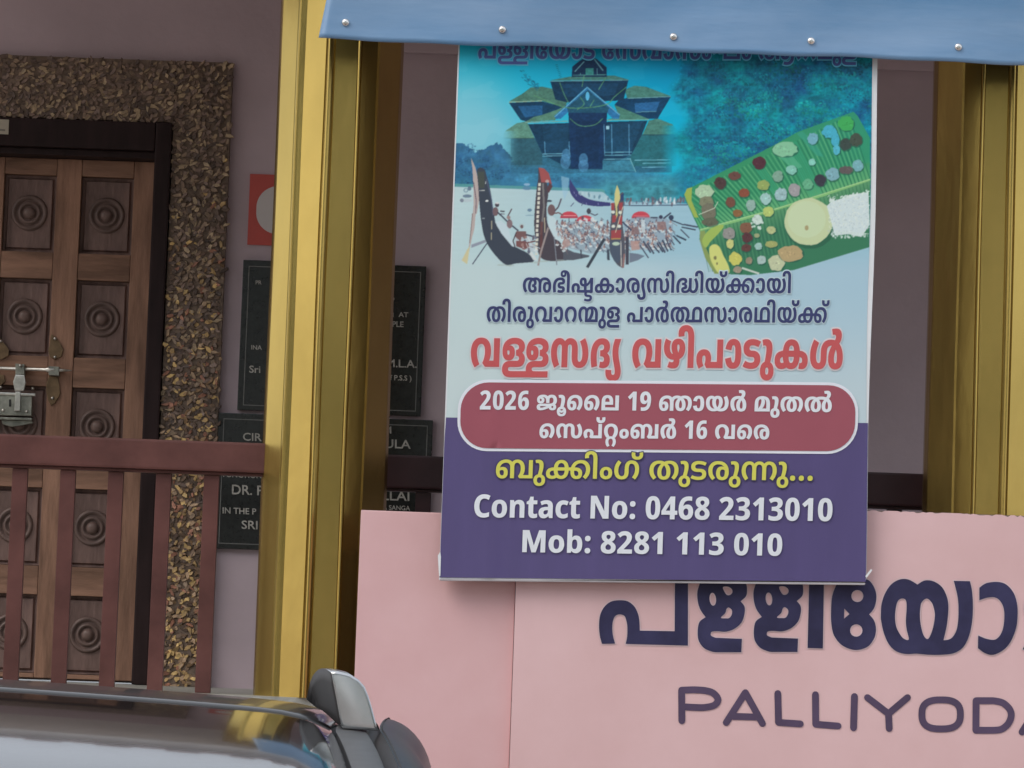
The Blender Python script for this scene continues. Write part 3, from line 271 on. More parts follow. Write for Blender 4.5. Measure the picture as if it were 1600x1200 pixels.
    [[351,461,1,315,461,0,254,448,0,205,427,0,172,402,0,165,389,1,160,379,0,163,365,0,161,354,1,161,347,0,158,317,0,158,303,1,158,269,0,175,241,0,189,241,1,204,241,0,219,266,0,219,288,1,219,304,0,211,324,0,196,333,0,187,333,1,175,333,0,151,320,0,134,303,1,87,350,1,107,372,0,152,406,0,204,426,0,232,426,1,274,426,0,332,392,0,361,329,0,361,284,1,361,245,0,333,175,0,262,131,0,199,131,1,148,131,0,71,172,0,29,256,0,29,319,1,29,370,0,64,464,0,142,538,0,269,581,0,361,581,1,442,581,0,561,538,0,627,459,0,627,405,1,627,356,0,581,292,0,491,259,0,425,258,1,394,319,1,394,341,1,396,341,1,413,341,0,442,348,0,452,355,1,460,361,0,469,380,0,469,393,1,469,416,0,435,446,0,381,461,0],[635,157,1,635,113,0,599,52,0,573,34,1,553,21,0,504,6,0,443,0,0,406,0,1,284,0,1,250,0,0,219,-4,0,210,-9,1,200,-14,0,190,-29,0,190,-40,1,190,-50,0,199,-66,0,207,-71,1,216,-77,0,249,-83,0,284,-83,1,773,-83,1,953,-206,1,294,-206,1,218,-206,0,138,-192,0,109,-177,1,74,-159,0,31,-94,0,31,-45,1,31,-2,0,63,60,0,91,80,1,114,96,0,167,114,0,241,122,0,296,122,1,391,122,1,420,122,0,451,126,0,461,134,1,469,140,0,477,159,0,477,172,1,477,187,0,463,208,0,452,214,1,442,219,0,417,223,0,396,223,1,394,223,1,394,333,1,548,288,1,589,272,0,635,204,0],[989,461,1,953,461,0,892,448,0,843,427,0,810,402,0,803,389,1,798,379,0,801,365,0,799,354,1,799,347,0,796,317,0,796,303,1,796,269,0,813,241,0,827,241,1,842,241,0,857,266,0,857,288,1,857,304,0,849,324,0,834,333,0,825,333,1,813,333,0,789,320,0,772,303,1,725,350,1,745,372,0,790,406,0,842,426,0,870,426,1,912,426,0,969,392,0,999,329,0,999,284,1,999,245,0,971,175,0,900,131,0,837,131,1,786,131,0,709,172,0,667,256,0,667,319,1,667,370,0,702,464,0,780,538,0,907,581,0,999,581,1,1080,581,0,1199,538,0,1265,459,0,1265,405,1,1265,356,0,1219,292,0,1129,259,0,1063,258,1,1032,319,1,1032,341,1,1034,341,1,1051,341,0,1080,348,0,1090,355,1,1098,361,0,1107,380,0,1107,393,1,1107,416,0,1073,446,0,1019,461,0],[1273,157,1,1273,113,0,1237,52,0,1211,34,1,1191,21,0,1142,6,0,1081,0,0,1044,0,1,922,0,1,888,0,0,857,-4,0,848,-9,1,838,-14,0,828,-29,0,828,-40,1,828,-50,0,837,-66,0,845,-71,1,854,-77,0,887,-83,0,922,-83,1,1259,-83,1,1259,-206,1,932,-206,1,882,-206,0,818,-200,0,775,-187,0,755,-177,1,720,-159,0,669,-90,0,669,-45,1,669,-2,0,701,60,0,729,80,1,752,96,0,805,114,0,879,122,0,934,122,1,1029,122,1,1058,122,0,1089,126,0,1099,134,1,1107,140,0,1115,159,0,1115,172,1,1115,187,0,1101,208,0,1090,214,1,1080,219,0,1055,223,0,1034,223,1,1032,223,1,1032,333,1,1186,288,1,1227,272,0,1273,204,0]],
    [[545,581,1,590,581,0,663,554,0,688,531,1,709,512,0,737,459,0,750,385,0,750,332,1,750,206,1,750,169,0,759,134,0,769,124,1,775,117,0,793,111,0,803,111,1,823,111,0,856,139,0,877,205,0,877,262,1,877,312,0,859,397,0,826,476,0,805,518,1,938,582,1,968,533,0,1012,434,0,1037,325,0,1037,262,1,1037,181,0,986,57,0,883,-12,0,806,-12,1,755,-12,0,684,11,0,655,36,1,634,55,0,606,108,0,592,183,0,592,233,1,592,354,1,592,393,0,583,434,0,571,445,1,564,451,0,547,458,0,536,458,1,525,458,0,508,451,0,501,445,1,489,434,0,480,394,0,480,356,1,480,0,1,322,0,1,322,348,1,322,390,0,315,435,0,301,447,1,296,452,0,280,458,0,271,458,1,253,458,0,217,430,0,192,364,0,192,307,1,192,262,0,210,177,0,242,95,0,263,53,1,130,-12,1,101,38,0,56,136,0,32,244,0,32,307,1,32,389,0,85,512,0,184,581,0,253,581,1,302,581,0,376,548,0,412,509,1,384,500,1,416,542,0,493,581,0]],
    [[335,581,1,406,581,0,498,537,0,543,462,0,543,414,1,543,362,0,502,299,0,458,278,1,464,287,1,504,271,0,551,198,0,551,148,1,551,70,0,460,-12,0,366,-12,1,343,-12,0,291,-5,0,266,2,1,289,118,1,303,114,0,328,110,0,341,110,1,367,110,0,393,136,0,393,162,1,393,178,0,382,201,0,372,208,1,362,216,0,333,222,0,307,222,1,286,222,1,286,341,1,303,341,1,327,341,0,356,349,0,363,354,1,375,362,0,385,385,0,385,401,1,385,427,0,355,459,0,327,459,1,283,459,0,223,398,0,193,292,0,193,225,1,193,170,0,205,71,0,215,29,1,64,-4,1,50,46,0,33,171,0,33,227,1,33,336,0,100,494,0,234,581,0]],
    [[23,-54,1,21,-61,0,19,-81,0,19,-89,1,19,-103,0,27,-130,0,48,-148,0,67,-148,1,90,-148,0,113,-122,0,113,-88,1,113,-71,0,108,-31,0,93,31,0,77,82,1,58,142,0,35,250,0,35,311,1,35,388,0,72,515,0,98,569,1,261,569,1,239,520,0,209,437,0,194,361,0,194,319,1,194,273,0,211,185,0,227,132,1,245,75,0,264,-5,0,271,-62,0,271,-87,1,271,-179,0,174,-270,0,71,-270,1,-40,-270,0,-138,-173,0,-138,-92,1,-138,-79,0,-135,-53,0,-133,-42,1]],
    [],
    [[230,418,1,230,491,0,321,581,0,409,581,1,477,581,0,560,527,0,599,444,0,599,402,1,599,328,0,543,220,0,431,161,0,347,161,1,308,161,1,225,161,0,98,217,0,27,326,0,27,404,1,27,448,0,54,538,0,76,581,1,216,529,1,203,499,0,187,439,0,187,409,1,187,361,0,218,298,0,278,267,0,321,267,1,338,267,1,376,267,0,422,305,0,444,369,0,444,407,1,444,442,0,425,468,0,411,468,1,403,468,0,389,457,0,381,435,0,381,418,1,381,390,0,403,327,0,431,257,0,453,180,0,453,137,1,453,100,0,424,31,0,351,-12,0,285,-12,1,248,-12,0,172,1,0,134,17,1,182,128,1,204,118,0,240,111,0,256,111,1,282,111,0,302,143,0,302,161,1,302,191,0,280,254,0,252,319,0,230,385,0]],
    [[-11,853,1,34,853,0,108,828,0,133,805,1,162,781,0,193,713,0,206,626,0,206,571,1,206,0,1,48,0,1,48,551,1,48,591,0,44,657,0,31,706,0,19,718,1,12,725,0,-4,731,0,-15,731,1,-31,731,0,-51,716,0,-60,693,0,-60,679,1,-60,666,0,-57,644,0,-55,637,1,-210,618,1,-213,631,0,-217,664,0,-217,682,1,-217,739,0,-167,815,0,-75,853,0]],
    [[227,372,1,300,372,0,385,317,0,423,232,0,423,187,1,423,159,0,405,100,0,391,78,1,385,122,1,579,122,1,579,569,1,737,569,1,737,0,1,296,0,1,249,73,1,258,90,0,272,141,0,272,175,1,272,205,0,254,250,0,229,250,1,213,250,0,193,230,0,184,197,0,184,177,1,184,134,0,206,74,0,222,42,1,96,-13,1,66,28,0,26,120,0,26,181,1,26,239,0,74,324,0,165,372,0]],
    [[445,287,1,445,214,0,423,102,0,372,27,0,288,-12,0,226,-12,1,166,-12,0,89,21,0,43,77,0,19,148,0,12,186,1,171,215,1,177,180,0,192,133,0,214,110,0,231,110,1,250,110,0,273,147,0,284,226,0,284,290,1,284,349,0,273,423,0,250,459,0,231,459,1,216,459,0,194,436,0,179,390,0,173,354,1,14,384,1,24,423,0,54,494,0,103,549,0,178,581,0,234,581,1,295,581,0,377,538,0,425,459,0,445,352,0]],
    [[260,581,1,329,581,0,436,554,0,488,531,1,420,422,1,380,439,0,304,458,0,259,458,1,232,458,0,199,442,0,183,417,0,183,402,1,183,388,0,191,370,0,198,365,1,208,357,0,242,350,0,265,350,1,269,350,1,316,350,0,391,329,0,419,308,1,449,286,0,482,221,0,482,177,1,482,124,0,432,38,0,324,-12,0,235,-12,1,175,-12,0,59,12,0,9,37,1,76,149,1,105,136,0,156,119,0,207,111,0,233,111,1,266,111,0,304,126,0,321,152,0,321,169,1,321,184,0,311,206,0,302,212,1,291,220,0,263,226,0,237,226,1,235,226,1,183,226,0,94,253,0,65,281,1,45,301,0,22,359,0,22,396,1,22,450,0,74,533,0,180,581,0]],
    [[161,-241,1,69,-241,0,-21,-135,0,-21,-53,1,-21,3,0,16,88,0,96,136,0,160,136,1,223,136,0,304,89,0,344,3,0,344,-55,1,344,-111,0,303,-195,0,222,-241,0],[162,-125,1,181,-125,0,203,-92,0,203,-53,1,203,-15,0,183,20,0,163,20,1,141,20,0,120,-15,0,120,-53,1,120,-90,0,141,-125,0],[133,581,1,190,581,0,262,532,0,295,451,0,295,403,1,295,329,0,267,190,0,241,104,1,95,119,1,112,191,0,135,322,0,135,389,1,135,418,0,114,457,0,86,457,1,77,457,0,56,454,0,46,452,1,22,567,1,45,572,0,99,581,0]],
    [[208,-12,1,120,-12,0,26,81,0,26,163,1,26,222,0,75,298,0,117,320,1,142,333,0,201,349,0,276,356,0,324,356,1,643,356,1,712,356,0,798,339,0,832,319,1,873,296,0,918,218,0,918,161,1,918,74,0,831,-12,0,759,-12,1,737,-12,0,691,-6,0,670,-1,1,695,113,1,702,112,0,716,110,0,722,110,1,745,110,0,766,138,0,766,161,1,766,181,0,753,208,0,741,216,1,727,226,0,686,234,0,642,234,1,282,234,1,251,234,0,212,225,0,199,217,1,186,208,0,173,184,0,173,167,1,173,150,0,184,123,0,208,109,0,227,109,1,250,109,0,287,129,0,303,146,1,371,37,1,345,19,0,293,-3,0,239,-12,0],[470,581,1,553,581,0,653,511,0,699,380,0,699,287,1,699,185,0,648,52,0,546,-12,0,471,-12,1,408,-12,0,324,31,0,298,71,1,268,111,0,241,223,0,241,294,1,241,435,0,357,581,0],[470,459,1,430,459,0,398,383,0,398,283,1,398,220,0,412,144,0,444,110,0,471,110,1,496,110,0,527,143,0,542,220,0,542,286,1,542,351,0,528,426,0,496,459,0]],
    [[716,803,1,780,803,0,845,760,0,869,694,0,869,659,1,869,607,0,819,516,0,778,466,1,751,436,1,732,412,0,697,342,0,676,255,0,676,207,1,676,175,0,682,131,0,700,108,0,716,108,1,734,108,0,754,149,0,754,207,1,754,246,0,745,315,0,728,374,0,702,419,0,685,432,1,665,446,0,627,461,0,597,461,1,572,461,0,532,448,0,517,437,1,495,420,0,475,355,0,475,287,1,475,233,1,475,183,0,463,109,0,437,57,0,415,37,1,387,12,0,313,-12,0,263,-12,1,185,-12,0,83,57,0,32,181,0,32,262,1,32,325,0,57,434,0,102,533,0,131,582,1,264,518,1,243,476,0,211,397,0,192,312,0,192,262,1,192,205,0,213,139,0,247,111,0,266,111,1,277,111,0,294,118,0,300,125,1,310,136,0,317,169,0,317,206,1,317,314,1,317,400,0,369,510,0,420,541,1,452,561,0,534,581,0,586,581,1,636,581,0,698,566,0,729,551,1,771,530,1,813,502,0,877,410,0,913,290,0,913,221,1,913,108,0,820,-12,0,715,-12,1,648,-12,0,561,41,0,519,142,0,519,212,1,519,267,0,545,360,0,597,445,0,635,487,1,662,537,1,682,561,0,713,610,0,713,639,1,713,656,0,692,681,0,670,681,1,660,681,0,639,678,0,626,675,1,601,788,1,627,796,0,690,803,0]],
    [[467,0,1,29,0,1,29,110,1,179,294,1,227,354,0,278,430,0,297,486,0,297,515,1,297,550,0,261,588,0,228,588,1,198,588,0,141,555,0,106,515,1,25,618,1,56,653,0,121,700,0,198,724,0,246,724,1,308,724,0,402,675,0,455,587,0,455,529,1,455,479,0,425,391,0,360,298,0,306,238,1,223,140,1,223,136,1,467,136,1]],
    [[479,356,1,479,275,0,457,141,0,406,43,0,321,-10,0,257,-10,1,184,-10,0,85,72,0,37,235,0,37,356,1,37,479,0,83,642,0,180,724,0,257,724,1,332,724,0,430,641,0,479,476,0],[194,356,1,194,277,0,205,175,0,232,125,0,257,125,1,283,125,0,310,174,0,321,278,0,321,356,1,321,434,0,310,538,0,283,589,0,257,589,1,233,589,0,205,538,0,194,434,0]],
    [[36,302,1,36,368,0,52,492,0,92,598,0,163,679,0,270,724,0,346,724,1,370,724,0,422,720,0,443,716,1,443,585,1,424,590,0,380,595,0,354,595,1,310,595,0,246,569,0,204,517,0,183,440,0,181,388,1,186,388,1,198,414,0,232,451,0,280,471,0,310,471,1,364,471,0,441,416,0,482,312,0,482,241,1,482,165,0,431,51,0,334,-10,0,266,-10,1,214,-10,0,129,30,0,68,110,0,36,227,0],[263,123,1,292,123,0,327,179,0,327,238,1,327,288,0,296,342,0,264,342,1,242,342,0,211,317,0,194,276,0,194,252,1,194,227,0,203,180,0,220,144,0,245,123,0]],
    [],
    [[282,577,1,336,577,0,411,558,0,465,525,0,487,505,1,455,504,1,491,545,0,579,577,0,631,577,1,710,577,0,805,516,0,849,420,0,849,366,1,849,323,0,826,255,0,781,205,0,748,187,1,575,158,1,468,150,1,440,146,0,369,143,0,338,143,1,231,143,1,203,143,0,178,139,0,171,133,1,168,129,0,163,120,0,163,114,1,163,106,0,171,94,0,190,86,0,207,86,1,227,86,0,266,91,0,317,106,0,354,119,1,381,128,0,436,144,0,486,156,0,530,166,0,546,169,1,563,176,0,600,197,0,637,219,0,672,234,0,687,234,1,720,234,0,784,211,0,827,158,0,827,112,1,827,52,0,748,-12,0,672,-12,1,613,-12,0,544,26,0,514,86,0,514,119,1,514,159,0,552,214,0,570,227,1,691,215,1,680,208,0,652,181,0,631,146,0,631,123,1,631,102,0,648,77,0,668,77,1,688,77,0,706,97,0,706,115,1,706,127,0,698,145,0,682,155,0,669,155,1,652,155,0,624,137,0,604,118,1,596,135,1,582,123,0,539,90,0,480,57,0,441,42,1,392,23,0,312,-1,0,238,-12,0,195,-12,1,146,-12,0,70,12,0,28,66,0,28,111,1,28,148,0,57,197,0,84,212,1,109,226,0,177,239,0,239,239,1,504,239,1,544,239,0,601,243,0,642,254,0,657,263,1,682,278,0,706,326,0,706,362,1,706,393,0,686,440,0,646,467,0,617,467,1,600,467,0,577,458,0,568,451,1,552,436,0,542,386,0,542,344,1,542,265,1,406,265,1,406,311,1,406,360,0,395,425,0,373,448,1,359,463,0,313,481,0,279,481,1,252,481,0,188,469,0,170,454,1,168,452,0,163,437,0,162,434,1,156,426,0,151,402,0,151,388,1,151,356,0,172,332,0,187,332,1,199,332,0,214,343,0,221,363,0,221,378,1,221,400,0,201,423,0,183,423,1,170,423,0,145,415,0,133,409,1,81,433,1,107,458,0,182,479,0,220,479,1,254,479,0,308,456,0,340,407,0,340,368,1,340,336,0,311,280,0,246,245,0,189,245,1,119,245,0,34,319,0,34,391,1,34,446,0,90,530,0,200,577,0]],
    [[165,-238,1,73,-238,0,-25,-135,0,-25,-53,1,-25,3,0,19,86,0,102,132,0,163,132,1,224,132,0,309,87,0,354,4,0,354,-54,1,354,-110,0,308,-193,0,224,-238,0],[164,39,1,131,39,0,82,-4,0,82,-53,1,82,-103,0,129,-145,0,165,-145,1,199,-145,0,247,-104,0,247,-54,1,247,-5,0,200,39,0],[165,-100,1,115,-100,0,65,-39,0,65,15,1,65,34,0,85,77,0,102,101,1,150,76,1,135,66,0,113,42,0,113,27,1,113,12,0,127,-8,0,151,-18,0,166,-18,1,183,-18,0,206,-6,0,218,14,0,218,26,1,218,38,0,201,63,0,184,72,1,230,101,1,250,77,0,266,37,0,266,15,1,266,-16,0,246,-68,0,202,-100,0],[134,577,1,194,577,0,266,529,0,297,451,0,297,405,1,297,330,0,266,188,0,240,101,1,101,116,1,121,190,0,145,323,0,145,384,1,145,418,0,122,463,0,90,463,1,78,463,0,55,460,0,44,457,1,22,564,1,44,569,0,98,577,0]],
    [[236,-12,1,180,-12,0,89,38,0,34,149,0,34,239,1,34,313,0,78,437,0,163,528,0,287,577,0,366,577,1,446,577,0,559,529,0,629,447,0,662,344,0,662,288,1,662,223,0,628,114,0,571,25,0,535,-13,1,423,55,1,448,89,0,486,158,0,508,237,0,508,285,1,508,339,0,475,420,0,407,463,0,354,463,1,299,463,0,215,406,0,169,303,0,169,237,1,169,179,0,186,118,0,214,96,0,230,96,1,244,96,0,263,111,0,274,143,0,274,169,1,274,210,0,250,245,0,224,245,1,198,245,0,150,209,0,119,169,1,99,274,1,127,304,0,210,351,0,263,351,1,315,351,0,383,308,0,418,230,0,418,178,1,418,118,0,376,34,0,295,-12,0],[931,-12,1,876,-12,0,784,38,0,730,149,0,730,239,1,730,313,0,774,437,0,859,528,0,982,577,0,1061,577,1,1142,577,0,1255,529,0,1325,447,0,1357,344,0,1357,288,1,1357,223,0,1324,114,0,1267,25,0,1231,-13,1,1118,55,1,1144,89,0,1182,158,0,1203,237,0,1203,285,1,1203,339,0,1170,420,0,1102,463,0,1050,463,1,995,463,0,911,406,0,865,303,0,865,237,1,865,179,0,881,118,0,909,96,0,925,96,1,939,96,0,959,111,0,969,143,0,969,169,1,969,210,0,945,245,0,920,245,1,893,245,0,845,209,0,815,169,1,795,274,1,823,304,0,906,351,0,959,351,1,1010,351,0,1079,308,0,1114,230,0,1114,178,1,1114,118,0,1071,34,0,991,-12,0]],
    [[760,565,1,760,0,1,50,0,1,50,307,1,50,387,0,82,481,0,112,513,1,140,544,0,229,577,0,288,577,1,349,577,0,437,543,0,465,512,1,497,476,0,525,381,0,525,307,1,525,212,1,200,212,1,200,112,1,610,112,1,610,565,1],[288,465,1,240,465,0,200,398,0,200,338,1,200,324,1,375,324,1,375,337,1,375,399,0,333,465,0]],
    [[399,0,1,241,0,1,241,392,1,241,412,0,241,457,0,243,505,0,243,526,1,234,514,0,216,491,0,203,479,1,135,413,1,45,509,1,258,714,1,399,714,1]],
    [[480,410,1,480,321,0,448,168,0,375,53,0,256,-10,0,169,-10,1,146,-10,0,93,-6,0,72,-2,1,72,129,1,91,124,0,134,119,0,158,119,1,205,119,0,270,147,0,312,200,0,332,277,0,334,326,1,329,326,1,317,300,0,282,263,0,236,243,0,204,243,1,150,243,0,73,299,0,33,402,0,33,474,1,33,550,0,84,663,0,182,724,0,250,724,1,302,724,0,386,684,0,447,604,0,480,487,0],[253,591,1,223,591,0,187,536,0,187,476,1,187,426,0,220,372,0,251,372,1,275,372,0,305,401,0,321,443,0,321,464,1,321,480,0,315,524,0,300,565,0,273,591,0]],
    [[352,577,1,429,577,0,534,530,0,577,478,1,580,417,1,626,214,1,626,0,1,476,0,1,476,288,1,476,355,0,458,419,0,439,436,1,424,450,0,383,464,0,351,464,1,302,464,0,219,416,0,169,318,0,169,241,1,169,234,1,169,178,0,186,117,0,214,96,0,230,96,1,244,96,0,263,111,0,274,143,0,274,170,1,274,210,0,250,245,0,224,245,1,198,245,0,150,209,0,119,169,1,99,274,1,127,304,0,212,351,0,264,351,1,315,351,0,384,308,0,418,230,0,418,178,1,418,117,0,376,32,0,294,-12,0,234,-12,1,180,-12,0,89,38,0,34,151,0,34,244,1,34,354,0,117,503,0,261,577,0],[771,577,1,817,577,0,902,555,0,942,531,1,961,508,1,1036,463,0,1119,325,0,1119,223,1,1119,144,0,1071,39,0,977,-12,0,909,-12,1,841,-12,0,748,43,0,699,149,0,699,224,1,699,287,0,737,390,0,809,473,0,861,506,1,886,529,1,925,552,0,1018,577,0,1074,577,1,1159,577,0,1274,528,0,1342,444,0,1371,341,0,1371,288,1,1371,223,0,1338,114,0,1282,27,0,1246,-12,1,1134,56,1,1158,90,0,1195,158,0,1218,237,0,1218,282,1,1218,339,0,1184,422,0,1116,468,0,1064,468,1,1040,468,0,1002,463,0,985,456,1,968,451,1,929,433,0,876,361,0,850,271,0,850,223,1,850,175,0,865,122,0,892,100,0,909,100,1,926,100,0,953,121,0,969,174,0,969,221,1,969,274,0,942,364,0,893,431,0,861,449,1,840,457,1,831,461,0,808,466,0,783,468,0,768,468,1,735,468,0,689,451,0,674,440,1,647,417,0,626,344,0,626,280,1,626,24,1,491,24,1,491,263,1,526,470,1,551,500,0,617,549,0,708,577,0]],
    [[472,285,1,472,218,0,449,108,0,396,30,0,308,-12,0,241,-12,1,179,-12,0,99,22,0,49,78,0,23,149,0,16,185,1,167,211,1,174,181,0,190,130,0,220,100,0,244,100,1,270,100,0,303,142,0,318,224,0,318,286,1,318,344,0,303,424,0,271,465,0,245,465,1,223,465,0,194,437,0,176,388,0,170,355,1,18,382,1,28,419,0,60,489,0,112,545,0,191,577,0,250,577,1,314,577,0,400,533,0,451,454,0,472,348,0]],
    [[641,-12,1,585,-12,0,498,12,0,455,37,1,449,41,0,436,57,0,430,61,1,380,96,0,318,187,0,289,290,0,289,343,1,289,381,0,303,442,0,315,466,1,336,495,1,354,525,0,407,562,0,472,577,0,506,577,1,609,577,0,720,456,0,720,344,1,720,248,0,639,102,0,572,56,1,565,51,0,550,38,0,541,33,1,500,11,0,412,-12,0,358,-12,1,275,-12,0,153,40,0,73,133,0,34,256,0,34,327,1,34,403,0,84,515,0,187,577,0,263,577,1,319,577,0,413,528,0,445,477,1,336,417,1,320,443,0,285,466,0,266,466,1,239,466,0,204,434,0,185,375,0,185,332,1,185,257,0,230,152,0,311,97,0,364,97,1,387,97,0,425,104,0,442,111,1,450,114,0,464,117,0,471,121,1,502,142,0,546,212,0,569,300,0,569,345,1,569,391,0,551,443,0,522,465,0,505,465,1,487,465,0,456,443,0,440,390,0,440,344,1,440,303,0,459,219,0,497,148,0,525,126,1,533,120,0,549,116,0,558,112,1,573,106,0,614,97,0,637,97,1,692,97,0,769,144,0,809,238,0,809,308,1,809,360,0,780,465,0,750,518,1,876,578,1,919,515,0,962,382,0,962,312,1,962,251,0,932,135,0,861,42,0,736,-12,0]],
    [[480,-12,1,411,-12,0,319,42,0,274,145,0,274,218,1,274,267,0,299,357,0,356,447,0,404,492,1,423,529,1,453,560,0,489,611,0,489,640,1,489,662,0,464,688,0,436,688,1,423,688,0,396,684,0,385,681,1,360,785,1,384,793,0,450,801,0,481,801,1,545,801,0,612,760,0,637,696,0,637,663,1,637,611,0,585,518,0,537,469,1,516,447,1,487,417,0,445,342,0,423,257,0,423,213,1,423,177,0,434,126,0,459,99,0,481,99,1,508,99,0,536,149,0,536,214,1,536,249,0,526,314,0,507,374,0,476,422,0,454,437,1,434,451,0,393,467,0,354,467,1,301,467,0,226,425,0,188,346,0,188,290,1,188,242,0,207,163,0,244,91,0,271,55,1,159,-13,1,122,25,0,66,113,0,34,223,0,34,291,1,34,345,0,67,447,0,141,529,0,262,577,0,349,577,1,393,577,0,467,562,0,500,547,1,506,545,0,520,538,0,527,533,1,578,505,0,650,411,0,688,292,0,688,225,1,688,109,0,586,-12,0]],
    [[353,577,1,438,577,0,555,538,0,593,503,1,620,478,0,656,412,0,673,321,0,673,257,1,673,0,1,48,0,1,48,257,1,48,323,0,66,415,0,103,481,0,130,505,1,167,540,0,276,577,0],[276,460,1,258,460,0,229,438,0,219,418,1,208,399,0,197,337,0,197,283,1,197,67,1,164,69,1,207,117,0,278,225,0,319,337,0,319,391,1,319,413,0,311,444,0,292,460,0],[467,361,1,467,316,0,441,230,0,392,147,0,359,102,1,342,108,1,361,110,0,408,112,0,423,112,1,524,112,1,524,273,1,524,334,0,502,411,0,459,459,0,423,474,1,424,478,1,443,459,0,467,399,0]],
    [[164,-238,1,73,-238,0,-25,-135,0,-25,-53,1,-25,3,0,19,86,0,102,132,0,163,132,1,224,132,0,308,87,0,354,3,0,354,-54,1,354,-110,0,308,-193,0,223,-238,0],[164,-133,1,190,-133,0,221,-94,0,221,-53,1,221,-13,0,192,27,0,165,27,1,138,27,0,107,-12,0,107,-54,1,107,-93,0,138,-133,0],[134,577,1,194,577,0,266,529,0,297,451,0,297,405,1,297,330,0,266,188,0,240,101,1,101,116,1,121,190,0,145,323,0,145,384,1,145,418,0,122,463,0,90,463,1,78,463,0,55,460,0,44,457,1,22,564,1,44,569,0,98,577,0]],
    [[491,-12,1,425,-12,0,331,43,0,282,149,0,282,224,1,282,287,0,320,390,0,392,472,0,444,506,1,469,529,1,508,552,0,599,577,0,656,577,1,742,577,0,857,528,0,924,444,0,953,341,0,953,288,1,953,223,0,921,114,0,865,27,0,828,-12,1,717,56,1,741,90,0,778,158,0,800,237,0,800,282,1,800,338,0,767,421,0,699,468,0,646,468,1,622,468,0,584,463,0,568,456,1,550,451,1,512,433,0,459,362,0,432,271,0,432,223,1,432,175,0,448,122,0,475,100,0,492,100,1,509,100,0,536,121,0,552,174,0,552,221,1,552,274,0,526,364,0,477,431,0,445,449,1,424,457,1,409,463,0,374,468,0,358,468,1,297,468,0,222,421,0,187,340,0,187,287,1,187,242,0,207,164,0,244,93,0,270,57,1,157,-12,1,122,27,0,66,115,0,34,224,0,34,292,1,34,340,0,64,440,0,133,526,0,254,577,0,345,577,1,399,577,0,486,554,0,525,531,1,545,508,1,619,463,0,702,326,0,702,223,1,702,144,0,654,39,0,560,-12,0]],
    [[714,577,1,770,577,0,851,566,0,917,547,0,946,533,1,983,519,1,1063,469,0,1145,318,0,1145,221,1,1145,110,0,1043,-12,0,936,-12,1,867,-12,0,776,42,0,730,145,0,730,218,1,730,267,0,755,357,0,813,447,0,860,492,1,879,528,1,909,560,0,945,611,0,945,640,1,945,662,0,919,688,0,892,688,1,880,688,0,853,684,0,841,681,1,816,785,1,841,793,0,906,801,0,938,801,1,1001,801,0,1068,760,0,1094,696,0,1094,663,1,1094,611,0,1041,518,0,993,469,1,973,447,1,944,417,0,901,342,0,880,257,0,880,213,1,880,177,0,890,126,0,916,99,0,937,99,1,964,99,0,993,149,0,993,212,1,993,254,0,971,336,0,931,404,0,901,424,1,863,437,1,831,452,0,760,464,0,717,464,1,676,464,0,602,451,0,571,439,1,541,433,1,490,402,0,432,286,0,432,210,1,432,169,0,448,121,0,475,100,0,492,100,1,509,100,0,536,121,0,552,174,0,552,221,1,552,274,0,525,364,0,477,431,0,445,449,1,424,457,1,409,463,0,374,468,0,358,468,1,297,468,0,222,421,0,187,340,0,187,287,1,187,242,0,207,164,0,243,93,0,270,57,1,157,-12,1,122,27,0,66,115,0,34,224,0,34,292,1,34,340,0,64,440,0,134,526,0,254,577,0,345,577,1,399,577,0,488,554,0,527,531,1,547,509,1,622,463,0,702,326,0,702,223,1,702,144,0,653,39,0,559,-12,0,490,-12,1,424,-12,0,331,42,0,282,145,0,282,217,1,282,274,0,314,373,0,383,457,0,438,488,1,470,522,1,515,550,0,638,577,0]],
    [[236,-12,1,180,-12,0,89,38,0,34,149,0,34,239,1,34,313,0,78,437,0,163,528,0,287,577,0,366,577,1,446,577,0,559,529,0,629,447,0,662,344,0,662,288,1,662,223,0,628,114,0,571,25,0,535,-13,1,423,55,1,448,89,0,486,158,0,508,237,0,508,285,1,508,339,0,475,420,0,407,463,0,354,463,1,299,463,0,215,406,0,169,303,0,169,237,1,169,179,0,186,118,0,214,96,0,230,96,1,244,96,0,263,111,0,274,143,0,274,169,1,274,210,0,250,245,0,224,245,1,198,245,0,150,209,0,119,169,1,99,274,1,127,304,0,210,351,0,263,351,1,315,351,0,383,308,0,418,230,0,418,178,1,418,118,0,376,34,0,295,-12,0]],
    [[586,577,1,637,577,0,713,549,0,741,522,1,762,502,0,789,448,0,802,376,0,802,328,1,802,232,1,802,186,0,810,139,0,821,125,1,830,113,0,856,102,0,874,102,1,899,102,0,939,134,0,964,205,0,964,264,1,964,311,0,946,393,0,911,470,0,885,510,1,1003,578,1,1038,533,0,1088,437,0,1116,327,0,1116,261,1,1116,179,0,1059,56,0,950,-12,0,873,-12,1,817,-12,0,738,15,0,710,43,1,689,64,0,663,119,0,651,193,0,651,238,1,651,330,1,651,376,0,642,424,0,631,439,1,622,452,0,595,463,0,577,463,1,561,463,0,534,453,0,526,443,1,513,429,0,503,381,0,503,338,1,503,0,1,352,0,1,352,331,1,352,382,0,344,432,0,329,446,1,321,455,0,296,464,0,285,464,1,259,464,0,214,430,0,186,358,0,186,300,1,186,257,0,204,177,0,239,97,0,265,56,1,146,-12,1,111,35,0,60,132,0,34,241,0,34,305,1,34,386,0,89,508,0,194,577,0,267,577,1,321,577,0,401,544,0,438,503,1,417,499,1,450,536,0,526,577,0]],
